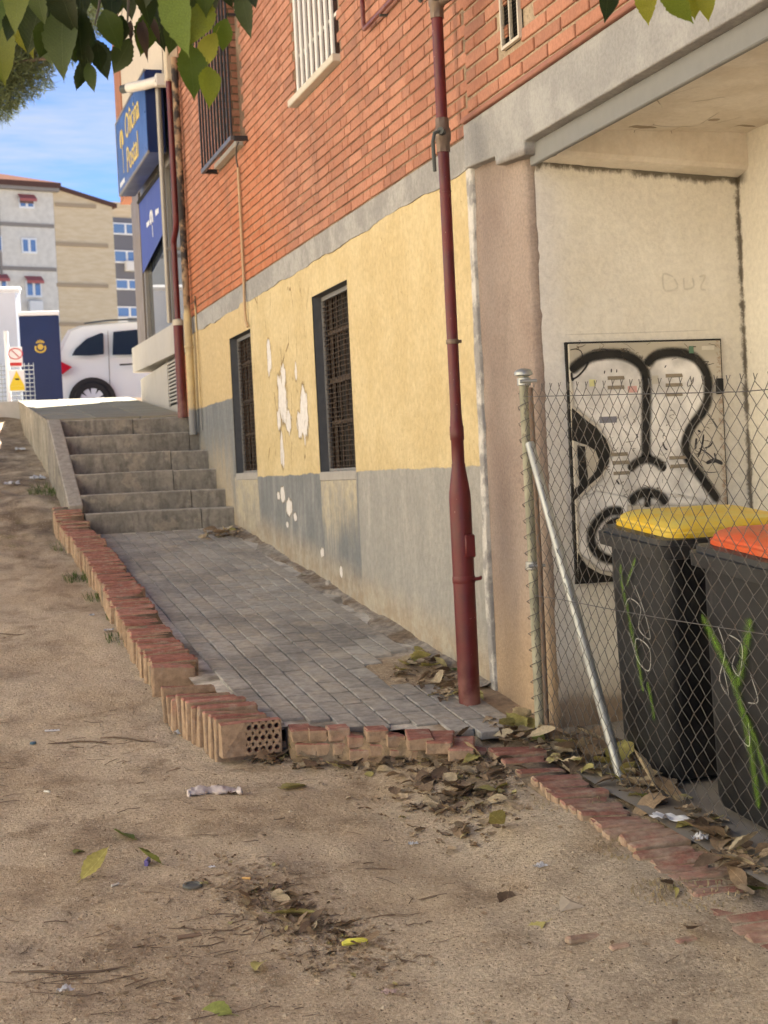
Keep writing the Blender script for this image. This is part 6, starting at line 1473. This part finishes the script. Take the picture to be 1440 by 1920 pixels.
def leaf(p, mi=None, s=1.0, flat=.35, label=None, grp=None, cat='leaf', up=0.0):
    if mi is None: mi = rf_.choices(range(5), (46, 22, 22, 8, 2))[0]
    o = link('fallen_leaf', rf_.choice(dead[mi])); sc = s*rf_.uniform(.75, 1.25); o.location = (p.x, p.y, p.z+up+.006*sc)
    o.rotation_euler = (rf_.gauss(0, flat)+.1, rf_.gauss(0, flat), rf_.uniform(0, 6.28)); o.scale = (sc, sc, sc)
    tag(o, label.replace('%', WORD[mi]), 'leaf', grp.replace('%', WORD[mi])); return mi
def scatter(n, poly, fn, label, grp, s=1.0, flat=.35, pile=0.0, weights=None):
    xs_ = [p[0] for p in poly]; ys_ = [p[1] for p in poly]; pv = [Vector((a, b, 0)) for a, b in poly]; k = 0
    while k < n:
        px, py = rf_.uniform(min(xs_), max(xs_)), rf_.uniform(min(ys_), max(ys_))
        if not inpoly(px, py, pv): continue
        mi = rf_.choices(range(5), weights)[0] if weights else None
        leaf(fn(px, py), mi, s, flat, label, grp, up=rf_.uniform(0, pile)); k += 1
rpt = lambda a, b: ramp_pt(a, b, 0.004)
def right_pt(a, b):      # flush kerb or recess floor
    p = ramp_pt(a, b, -0.004); p.z = max(p.z, rfz(p.y)+.004 if p.x > 2.22 else -9); return p
scatter(46, [(480, 1412), (545, 1395), (560, 1420), (700, 1408), (860, 1392), (900, 1398), (890, 1425), (700, 1436), (540, 1440), (490, 1430)], ground_pt, '% fallen leaf in the line along the foot of the short brick kerb', '% leaves along the short brick kerb', .95, .22, .022)
scatter(62, [(745, 1450), (850, 1418), (930, 1405), (975, 1440), (970, 1510), (935, 1550), (870, 1575), (790, 1555), (735, 1500)], ground_pt, '% fallen leaf in the loose heap on the dirt below the kerb corner', '% leaves in the heap below the kerb corner', .78, .18, .012, (50, 26, 16, 7, 1))
scatter(70, [(915, 1345), (960, 1350), (1010, 1380), (1090, 1385), (1180, 1415), (1240, 1470), (1280, 1500), (1255, 1525), (1180, 1490), (1090, 1450), (1020, 1420), (960, 1390)], right_pt, '% fallen leaf in the drift along the foot of the chain-link fence', '% leaves drifted along the fence', 1.0, .25, .03, (38, 22, 16, 18, 6))
scatter(26, [(1270, 1520), (1310, 1530), (1440, 1650), (1440, 1690), (1390, 1670), (1330, 1610)], right_pt, '% fallen leaf strewn under the near end of the chain-link fence', '% leaves under the near end of the fence', .9, .3, .01, (40, 20, 24, 10, 6))
scatter(26, [(738, 1250), (775, 1222), (840, 1242), (862, 1290), (858, 1315), (835, 1312), (800, 1285), (745, 1275)], rpt, '% fallen leaf gathered between the red pipe and the broken paving', '% leaves beside the red pipe', .95, .25, .02, (30, 26, 14, 24, 6))
scatter(10, [(372, 1004), (400, 996), (440, 990), (442, 1006), (400, 1012)], rpt, '% fallen leaf at the foot of the bottom step by the wall', '% leaves at the foot of the steps', .9, .3, .015, (36, 30, 14, 16, 4))
scatter(34, [(440, 1650), (520, 1650), (560, 1690), (640, 1740), (690, 1780), (640, 1790), (560, 1770), (480, 1720), (430, 1680)], ground_pt, '% curled leaf in the litter patch in the middle of the dirt', '% leaves in the litter patch on the dirt', .55, .35, .008, (46, 14, 34, 4, 2))
# single leaves that stand out
single = [((700, 1403), 4, 1.5, 'large green leaf leaning on the short brick kerb'), ((530, 1482), 3, 1.1, 'single yellowish folded leaf on bare dirt below the kerb gap'), ((945, 1548), 3, .9, 'slim pale green leaf beside the leaf heap'), ((880, 1555), 1, 1.1, 'tan upright folded leaf at the lower edge of the leaf heap'), ((250, 1576), 4, .8, 'slim green leaf on dirt above the purple scrap'), ((302, 1622), 4, .75, 'bright green leaf next to the purple scrap'), ((152, 1652), 3, .8, 'olive curled leaf alone on the left dirt'), ((140, 1602), 4, .8, 'pale green leaf lying with twigs at the left'), ((488, 1808), 3, .8, 'pale yellow-green leaf below the litter patch'), ((435, 1905), 4, .9, 'green leaf at the bottom edge of the view'), ((510, 1716), 3, .9, 'yellow-green leaf in the middle litter patch'), ((1025, 1732), 3, .8, 'small yellow leaf near the folded pale scrap'), ((955, 1675), 2, .9, 'grey-brown leaf on the dirt left of the folded pale scrap'), ((1398, 1665), 4, 1.2, 'pale green leaf under the near fence at the right edge'), ((705, 1448), 1, .7, 'tan oval leaf between kerb and heap'), ((695, 1458), 3, .8, 'slim yellow leaf just left of the leaf heap'), ((1265, 1665), 3, .7, 'small yellow leaf standing in dry grass by the kerb'), ((1260, 1660), 2, .6, 'dark curled leaf in dry grass by the kerb'), ((360, 1383), 2, .9, 'dark leaf tucked under the perforated kerb end'), ((1290, 1745), 2, 1.0, 'grey-brown flat leaf on the dirt near the right edge')]
for (q, mi, s, lb_) in single: leaf(ground_pt(*q), mi, s, .3, lb_, 'single leaves on the dirt')
for (q, mi, s, lb_) in [((1150, 1455), 3, 1.7, 'large pale yellow-green leaf in the drift below the fence brace'), ((1185, 1418), 3, 1.4, 'upright pale leaf against the fence mesh near the brace foot'), ((1200, 1515), 4, 1.2, 'green leaf on the kerb bricks below the fence brace'), ((1230, 1500), 1, 1.3, 'big crumpled tan leaf by the kerb below the fence')]: leaf(right_pt(*q), mi, s, .5, lb_, 'single leaves by the fence', up=.02)
for (q, mi, s, lb_) in [((695, 1082), 4, .7, 'green leaf on the ramp paving near the small weed'), ((570, 1080), 4, .6, 'dark green leaf on the upper ramp paving'), ((885, 1302), 3, .9, 'pale leaf on the paving at the left of the red pipe foot'), ((540, 915+0), 2, .5, 'dark leaf on the paving')][:3]: leaf(rpt(*q), mi, s, .25, lb_, 'single leaves on the ramp')
# crumbs, twigs and pebbles nobody could count
crumb = MB(); rg = random.Random(5)
def bit(p, sz_):
    a = rg.uniform(0, 6.28); u = Vector((math.cos(a), math.sin(a), rg.uniform(-.3, .3)))*sz_; v = Vector((-math.sin(a), math.cos(a), rg.uniform(-.3, .4)))*sz_*rg.uniform(.3, .8); z = Vector((0, 0, .003)); crumb.add([p-u+z, p-v*.8+z, p+u+z*1.5, p+v+z*2], [(0, 1, 2, 3)])
for _ in range(1500):
    t = rg.random()
    if t < .42: u_ = rg.random(); px, py = 420+u_*300+rg.gauss(0, 50), 1640+u_*170+rg.gauss(0, 30)
    elif t < .62: px, py = rg.gauss(860, 80), rg.gauss(1470, 50)
    elif t < .75: px, py = rg.gauss(230, 130), rg.gauss(1830, 50)
    else: px, py = rg.uniform(0, 1400), rg.uniform(1150, 1920)
    if not (0 < px < 1440 and 1100 < py < 1925): continue
    p = ground_pt(px, py)
    if p.x > 2.0 and p.y < 5.5: continue
    if 1.0 < p.x and p.y > 5.85: continue
    bit(p, rg.uniform(.004, .013))
o = crumb.build('leaf_crumbs', DM[0]); tag(o, 'brown crumbs of dead leaf strewn over the dirt', None, kind='stuff')
lit = MB()
def litter_leaves(n, poly, fn, s):
    pv = [Vector((a, b, 0)) for a, b in poly]; k = 0
    while k < n:
        px, py = rg.uniform(min(p[0] for p in poly), max(p[0] for p in poly)), rg.uniform(min(p[1] for p in poly), max(p[1] for p in poly))
        if not inpoly(px, py, pv): continue
        p = fn(px, py); vs, fs = leaf_verts(rg.uniform(.03, .085)*s, rg.uniform(.012, .024)*s, rg.uniform(.1, .5), rg.uniform(-.3, .4), 3, seed=k); q_ = Matrix.Rotation(rg.uniform(0, 6.28), 3, 'Z') @ Matrix.Rotation(rg.gauss(0, .2), 3, 'X') @ Matrix.Rotation(rg.gauss(0, .25), 3, 'Y')
        lit.add([p+q_ @ v+Vector((0, 0, rg.uniform(.003, .012))) for v in vs], fs); k += 1
litter_leaves(95, [(780, 1455), (840, 1422), (930, 1408), (965, 1440), (950, 1500), (900, 1535), (830, 1530), (775, 1500)], ground_pt, .95)
litter_leaves(110, [(640, 1450), (780, 1420), (930, 1403), (990, 1440), (985, 1530), (930, 1580), (850, 1600), (740, 1560), (660, 1510)], ground_pt, .75)
litter_leaves(150, [(915, 1345), (960, 1350), (1010, 1378), (1090, 1385), (1180, 1415), (1240, 1470), (1280, 1505), (1255, 1530), (1180, 1490), (1090, 1450), (1020, 1420), (960, 1392)], right_pt, 1.1)
litter_leaves(110, [(470, 1418), (545, 1400), (700, 1412), (900, 1400), (890, 1432), (700, 1442), (540, 1446), (480, 1436)], ground_pt, .9)
litter_leaves(60, [(738, 1252), (775, 1224), (840, 1242), (862, 1290), (858, 1318), (830, 1316), (790, 1288), (745, 1278)], rpt, .9)
litter_leaves(60, [(430, 1640), (520, 1650), (600, 1700), (690, 1775), (640, 1795), (540, 1760), (450, 1700)], ground_pt, .5)
litter_leaves(70, [(330, 1600), (520, 1610), (680, 1700), (760, 1800), (740, 1860), (560, 1830), (400, 1740)], ground_pt, .45)
litter_leaves(60, [(1270, 1525), (1310, 1530), (1440, 1650), (1440, 1695), (1390, 1675), (1330, 1610)], right_pt, .8)
litter_leaves(40, [(365, 1006), (400, 998), (445, 988), (446, 1006), (400, 1014)], rpt, .9)
g = G('litter_mix'); rn = g.isl(); r2 = (rn*5.7).fract(); c = g.mix(rn, (0.17, .12, .08), (0.50, .39, .26)); c = g.mix(r2.st(.86, .92)*.7, c, (0.46, .42, .17)); n1 = g.noise(g.pos(), 80, 4); c = g.hsv(c, .5, 1, n1.st(.3, .7, .75, 1.2)); LITM = g.out(c, .8, None, spec=.2, trans=.12)
tag(lit.build('leaf_litter', LITM, None, True), 'dense small dead leaves filling the heaps along kerb and fence', None, kind='stuff')
tw = MB()
for _ in range(230):
    t = rg.random()
    if t < .3: px, py = rg.gauss(560, 130), rg.gauss(1710, 60)
    elif t < .5: px, py = rg.gauss(230, 150), rg.gauss(1840, 50)
    elif t < .7: px, py = rg.gauss(230, 150), rg.gauss(1420, 60)
    else: px, py = rg.uniform(0, 1300), rg.uniform(1200, 1920)
    p = ground_pt(min(max(px, 0), 1430), min(max(py, 1150), 1920)); 
    if (p.x > 1.95 and p.y < 5.5) or (p.x > 1.0 and p.y > 5.85): continue
    a = rg.uniform(-.5, .5)+(math.pi/2 if rg.random() < .25 else 0); L = rg.uniform(.02, .10); d = Vector((math.cos(a), math.sin(a), 0)); sd = Vector((-d.y, d.x, 0))*rg.uniform(-.015, .015)
    pts = [p-d*L/2, p+sd, p+d*L/2]; pts = [Vector((q.x, q.y, gzs(q.x, q.y)+.003)) for q in pts]; tw.tube(pts, rg.uniform(.0007, .0017), 4, False)
tag(tw.build('twigs', simple('twig_brown', (0.16, .115, .082), .9, .2, 40, 0)), 'thin dry twigs scattered on the dirt', None, kind='stuff')
pbm = MB()
for _ in range(8000):
    px, py = rg.uniform(0, 1440), 1180+740*rg.random()**.8; p = ground_pt(px, py)
    if (p.x > 2.0 and p.y < 5.5) or (p.x > 1.0 and p.y > 5.85): continue
    s_ = rg.uniform(.002, .0045) if rg.random() < .96 else rg.uniform(.005, .010); vs = [Vector((s_, 0, 0)), Vector((0, s_*.9, 0)), Vector((-s_*.9, 0, 0)), Vector((0, -s_, 0)), Vector((0, 0, s_*.7)), Vector((0, 0, -s_*.6))]
    q_ = Matrix.Rotation(rg.uniform(0, 6.3), 3, 'Z'); pbm.add([p+q_ @ v for v in vs], [(0, 1, 4), (1, 2, 4), (2, 3, 4), (3, 0, 4), (1, 0, 5), (2, 1, 5), (3, 2, 5), (0, 3, 5)])
g = G('pebble'); rn = g.isl(); c = g.mix(rn, (0.20, .15, .10), (0.54, .45, .33)); PEB = g.out(c, .85, None, spec=.25)
tag(pbm.build('pebbles', PEB), 'tiny pebbles and grit scattered on the dirt', None, kind='stuff')
# ------------------------------------------------------------------ litter
def thing(o, label, cat, grp=None): return tag(o, label, cat, grp)
def sheetbit(name, q, w, h, mat, label, cat, rz, crump=.02, seed=1, n=8, lift=.006, fn=ground_pt):
    m = MB(); r_ = random.Random(seed)
    for j in range(n+1):
        for i in range(n+1):
            u, v = i/n-.5, j/n-.5; rag = 1+float(vnoise(u*6+seed, v*6, seed))*.35
            m.v.append((u*w*rag, v*h*rag, abs(float(fbm(u*5+seed*3, v*5, 3, seed)))*crump*2))
    m.f = [(j*(n+1)+i, j*(n+1)+i+1, (j+1)*(n+1)+i+1, (j+1)*(n+1)+i) for j in range(n) for i in range(n)]
    o = m.build(name, mat, None, True); p = fn(*q); o.location = (p.x, p.y, p.z+lift); o.rotation_euler = (0, 0, rz); return thing(o, label, cat)
PAPER = simple('paper_white', (0.66, .66, .68), .8, .06, 20, .2, .002); RAGM = simple('dirty_rag', (0.58, .51, .48), .9, .2, 40, .5, .003, dirt=.5, dirtc=(.17, .12, .09)); FOLD = simple('folded_card', (0.46, .39, .30), .85, .25, 40, .3, .002, dirt=.5, dirtc=(.14, .10, .07))
# twisted rag
m = MB(); secs = []
for i in range(25):
    t = i/24; w = .012+.026*abs(math.sin(t*math.pi*1.0+.5))*(1.35 if t > .5 else .9)-(.012 if .36 < t < .48 else 0); x = -.15+.30*t; y = .03*math.sin(t*4)
    secs.append([Vector((x+float(vnoise(i*.7, a, 3))*.012, y+w*1.2*math.cos(2*math.pi*a/10), .010+w*.38*math.sin(2*math.pi*a/10)+float(vnoise(i*.9, a*1.3, 8))*.022)) for a in range(10)])
o = fixn(MB().loft(secs).build('twisted_rag', RAGM, None, True)); p = ground_pt(402, 1488); o.location = p; o.rotation_euler = (0, 0, -.12); o.scale = (.66, 1.25, .9); thing(o, 'dirty pale twisted rag lying on the dirt', 'rag')
o = MB().cbox((-.032, -.008, 0), (.032, .008, .007), .002).build('plastic_strip', PAPER); p = ground_pt(98, 1371); o.location = p; o.rotation_euler = (0, .05, .02); thing(o, 'white plastic strip on the dirt at the left', 'litter')
for k in (-.012, .004, .018): MB().box((k-.003, -.004, .0071), (k+.003, .004, .0078)).build('dark_slot', INKB, o)
sheetbit('paper_scrap', (1012, 1628), .04, .03, PAPER, 'small white paper scrap right of centre on the dirt', 'litter', .3, .012, 3); sheetbit('paper_scrap', (775, 1586), .03, .016, PAPER, 'tiny white paper scrap below the leaf heap', 'litter', -.2, .010, 4)
sheetbit('paper_tissue', (122, 1863), .035, .03, PAPER, 'white scrap near the bottom left corner', 'litter', .6, .02, 5); sheetbit('paper_square', (398, 1629), .022, .020, PAPER, 'small white square scrap right of the bottle lid', 'litter', .2, .004, 6)
sheetbit('tissue_strip', (1258, 1558), .05, .13, PAPER, 'white tissue strip caught beside the kerb bricks', 'litter', .45, .018, 7, 8, .012, right_pt); sheetbit('tissue_scrap', (1314, 1600), .035, .05, PAPER, 'white torn scrap at the kerb under the fence', 'litter', .2, .02, 8, 8, .01, right_pt)
sheetbit('paper_scrap', (172, 1156), .03, .03, PAPER, 'white scrap on the dirt beside the brick kerb', 'litter', .2, .012, 12); sheetbit('paper_scrap', (204, 1184), .05, .025, PAPER, 'pale scrap against the foot of the brick kerb', 'litter', .4, .012, 13); sheetbit('paper_wad', (345, 1377), .075, .03, PAPER, 'white crumpled wad in the weeds by the kerb end', 'litter', .1, .02, 14)
sheetbit('bank_scrap', (37, 843), .10, .07, PAPER, 'white scrap on the dark bank below the landing', 'litter', .2, .03, 15); sheetbit('bank_scrap', (72, 897), .12, .08, PAPER, 'white scrap lower on the dark bank beside the steps', 'litter', .5, .04, 16); sheetbit('bank_scrap', (22, 918), .14, .06, PAPER, 'white scrap lowest on the dark bank', 'litter', .1, .03, 17)
sheetbit('pale_card', (730, 1866), .04, .02, simple('pinkish_paper', (.6, .45, .40), .8, .1, 20, .1, .001), 'pinkish white scrap near the bottom centre', 'litter', -.2, .01, 18)
# folded pale card scrap
m = MB().add([Vector(q) for q in ((-.075, -.02, .0), (.075, -.022, .004), (.055, .0, .012), (-.02, .035, .05), (-.055, .015, .028), (.0, .0, .03))], [(0, 1, 5), (1, 2, 5), (2, 3, 5), (3, 4, 5), (4, 0, 5)])
o = m.build('folded_card', FOLD); so_ = o.modifiers.new('s', 'SOLIDIFY'); so_.thickness = .002; p = ground_pt(1070, 1702); o.location = p; o.scale = (.55, .9, .6); o.rotation_euler = (0, 0, .05); thing(o, 'pale folded card scrap on the dirt at the right', 'litter')
# purple lighter
LIGM = G('lighter_purple').out((0.16, .13, .36), .25, spec=.6); lo = empty('lighter', ground_pt(277, 1620, .008)); lo.rotation_euler = (0, R(90), R(70)); tag(lo, 'small purple lighter half buried in the dirt', 'lighter')
shade(MB().loft([rrect(.020, .012, .005, -.024), rrect(.022, .013, .0055, -.022), rrect(.022, .013, .0055, .018), rrect(.020, .012, .005, .020)]).build('body', LIGM, lo), 40); MB().cbox((-.009, -.005, .020), (.009, .005, .030), .002).build('head', GALV, lo)
# round lid
o = shade(MB().lathe([(.0, .003), (.020, .003), (.022, .006), (.027, .007), (.030, .005), (.031, 0), (.0, 0)], 24).build('round_disc', simple('lid_grey', (.10, .105, .095), .55, .2, 40, .1, .001, dirt=.4, dirtc=(.2, .15, .1)))); p = ground_pt(361, 1663); o.location = (p.x, p.y, p.z+.003); o.rotation_euler = (.06, .04, 0); thing(o, 'round dark grey lid pressed into the dirt', 'lid')
# yellow plastic piece
YP = G('plastic_yellow').out((0.70, .66, .10), .4, spec=.4); o = shade(MB().tube([(-.036, 0, 0), (-.02, .004, .003), (0, 0, .005), (.02, -.003, .004), (.036, 0, .001)], [.006, .010, .009, .010, .006], 8).build('plastic_piece', YP)); p = ground_pt(666, 1773, .008); o.location = p; o.rotation_euler = (0, 0, -.15); thing(o, 'bright yellow plastic piece at the end of the litter patch', 'litter')
# brick shard and stones
o = lump(MB().cbox((-.052, -.016, -.008), (.05, .016, .012), .006), .018, 9, 22).build('brick_shard', KBR); p = ground_pt(1095, 1761); o.location = p; o.rotation_euler = (0, .05, .1); thing(o, 'flat red brick shard on the dirt at the right', 'brick shard')
for (q, s_, lb_) in (((1165, 1775), .028, 'small red brick crumb right of the brick shard'), ((1290, 1745+18), .03, 'red brick crumb near the right edge')): o = lump(MB().cbox((-s_, -s_*.5, -.01), (s_, s_*.5, .008), .005), .012, 6, 25).build('brick_crumb', KBR); o.location = ground_pt(*q); thing(o, lb_, 'brick crumb')
o = lump(MB().cbox((-.05, -.012, 0), (.05, .012, .006), .002), .004, 4).build('wood_chip', simple('chip_brown', (.22, .15, .10), .9, .2, 40, .3, .002)); o.location = ground_pt(355, 1756); o.scale = (.7, 1, 1); thing(o, 'brown flat wood chip below the round lid', 'wood chip')
for (q, lb_, cc) in (((216, 1661), 'cigarette end left of the round lid', (.66, .63, .56)), ((462, 1649), 'orange cigarette end in the litter patch', (.62, .38, .14)), ((88, 1486), 'white cigarette end at the left', (.68, .66, .6))):
    o = shade(MB().tube([(-.014, 0, .004), (.014, 0, .004)], .0038, 8).build('cigarette_end', simple('cig_%d' % q[0], cc, .8, .1, 30, 0))); o.location = ground_pt(*q); o.rotation_euler = (0, 0, rg.uniform(-1, 1)); thing(o, lb_, 'cigarette end')
o = shade(MB().lathe([(.0, .009), (.012, .009), (.014, .006), (.014, 0), (0, 0)], 14).build('blue_disc', simple('cap_blue', (.05, .11, .16), .5, .1, 20, 0))); o.location = ground_pt(62, 1395); thing(o, 'small blue bottle cap on the left dirt', 'bottle cap')
for k, (px, py, L, lb_) in enumerate(((150, 1398, .26, 'thin bent twig on the dirt at the left'), (240, 1390, .22, 'dark bowed twig lying across the left dirt'), (20, 1190, .16, 'dark stick at the left edge'), (130, 1818, .3, 'long straight twig near the bottom left'))):
    p = ground_pt(px, py); pts = [Vector((p.x+(t-.5)*L, p.y+.03*math.sin(t*3+k)-(t-.5)*.05, 0)) for t in (0, .25, .5, .75, 1)]; pts = [Vector((q.x-p.x, q.y-p.y, gzs(q.x, q.y)+.005-p.z)) for q in pts]
    o = shade(MB().tube(pts, [.002, .0035, .004, .0035, .002], 6).build('stick', simple('twig_brown', (.1, .1, .1))), 80); o.location = p; thing(o, lb_, 'stick')
# ------------------------------------------------------------------ weeds
WEED = simple('weed_green', (0.085, .125, .030), .7, .25, 20, 0, trans=.3); DRYG = simple('dry_grass', (0.36, .29, .17), .85, .25, 20, 0, trans=.2)
def tuft(name, p, n, r_, h, label, mat=WEED):
    m = MB(); q_ = random.Random(int(p.x*1000)+int(p.y*777))
    for _ in range(n):
        a = q_.uniform(0, 6.28); d = q_.random()**.5*r_; b = Vector((math.cos(a)*d, math.sin(a)*d, 0)); b.z = gzs(p.x+b.x, p.y+b.y)-p.z; l = q_.uniform(.4, 1)*h; o_ = Vector((math.cos(a+q_.uniform(-1, 1)), math.sin(a+q_.uniform(-1, 1)), 0))*l*q_.uniform(.2, .9); s_ = Vector((-o_.y, o_.x, 0)).normalized()*.0022
        m.add([b-s_, b+s_, b+o_*.5+Vector((0, 0, l*.75))+s_, b+o_*.5+Vector((0, 0, l*.75))-s_, b+o_+Vector((0, 0, l*.8))], [(0, 1, 2, 3), (3, 2, 4)])
    o = m.build(name, mat); o.location = p; return tag(o, label, None if 'grass' in name else 'weeds', None, 'stuff' if 'grass' in name else None)
for (px, py, n, r_, h, lb_) in ((158, 1088, 150, .16, .07, 'green weeds at the kerb foot, farthest large tuft'), (196, 1125, 120, .12, .07, 'green weeds at the kerb foot midway along'), (240, 1200, 120, .12, .06, 'low green weeds by the kerb near its break'), (370, 1372, 90, .07, .06, 'dark weeds by the perforated kerb end'), (100, 925, 220, .22, .09, 'weeds at the foot of the stair side slab'), (225, 1160, 60, .08, .05, 'sparse weeds between the kerb tufts'), (130, 1030, 90, .14, .05, 'thin weeds high along the kerb')): tuft('weed_tuft', ground_pt(px, py), n, r_, h, lb_)
for (px, py, n, r_, h, lb_) in ((1228, 1672, 90, .07, .018, 'short dry grass with green blades near the flush kerb bricks'), (1180, 1590, 120, .12, .016, 'dry grass along the lower flush kerb bricks'), (1060, 1500, 100, .12, .016, 'dry grass along the upper flush kerb bricks'), (1320, 1680, 120, .13, .018, 'dry grass at the near end of the flush kerb')): tuft('grass_tuft', ground_pt(px, py), n, r_, h, lb_, DRYG)
p = ramp_pt(612, 1086, .0); wd = empty('small_weed', p); tag(wd, 'small leafy green weed sprouting at the wall foot on the ramp', 'weed')
WL = leaf_mesh('leaf', WEED, .045, .013, .3, .3, 5, seed=3)
for k in range(16):
    o = link('leaf', WL, wd); a = k*2.4; o.location = (math.cos(a)*.008, math.sin(a)*.008, .012+k*.0048); o.rotation_euler = (.9-.05*k, 0, a); s_ = 1.0-.035*k; o.scale = (s_, s_, s_)
MB().tube([(0, 0, -.01), (.002, 0, .05), (0, .002, .09)], [.003, .002, .001], 5).build('stem', WEED, wd)
p = ramp_pt(850, 1262, .0); w2 = empty('small_weed', p); tag(w2, 'tiny green sprout among the leaves left of the red pipe', 'weed')
for k in range(9):
    o = link('leaf', WL, w2); a = k*2.4; o.location = (math.cos(a)*.02, math.sin(a)*.02, .012); o.rotation_euler = (.5, 0, a); o.scale = (.7, .7, .7)
o = lump(MB().cbox((-.035, -.02, -.01), (.035, .02, .035), .01), .02, 3, 18).build('stone_chip', simple('chip_grey', (.36, .33, .29), .9, .15, 30, .4, .004)); o.location = ramp_pt(622, 1098); thing(o, 'grey mortar chip beside the small weed', 'stone')
# dirt that has filled the broken paving
hp_ = [ramp_pt(*q, -.004) for q in ((688, 1243), (740, 1234), (800, 1226), (842, 1238), (850, 1275), (760, 1288), (715, 1292), (686, 1268))]
c_ = sum(hp_, Vector())/8; m = MB(); m.v = [c_+Vector((0, 0, .004))]+hp_; m.f = [(0, 1+k, 1+(k+1) % 8) for k in range(8)]; tag(fixn(m.build('dirt_fill', DIRT)), 'bare earth filling the broken paving near the red pipe', None, kind='structure')
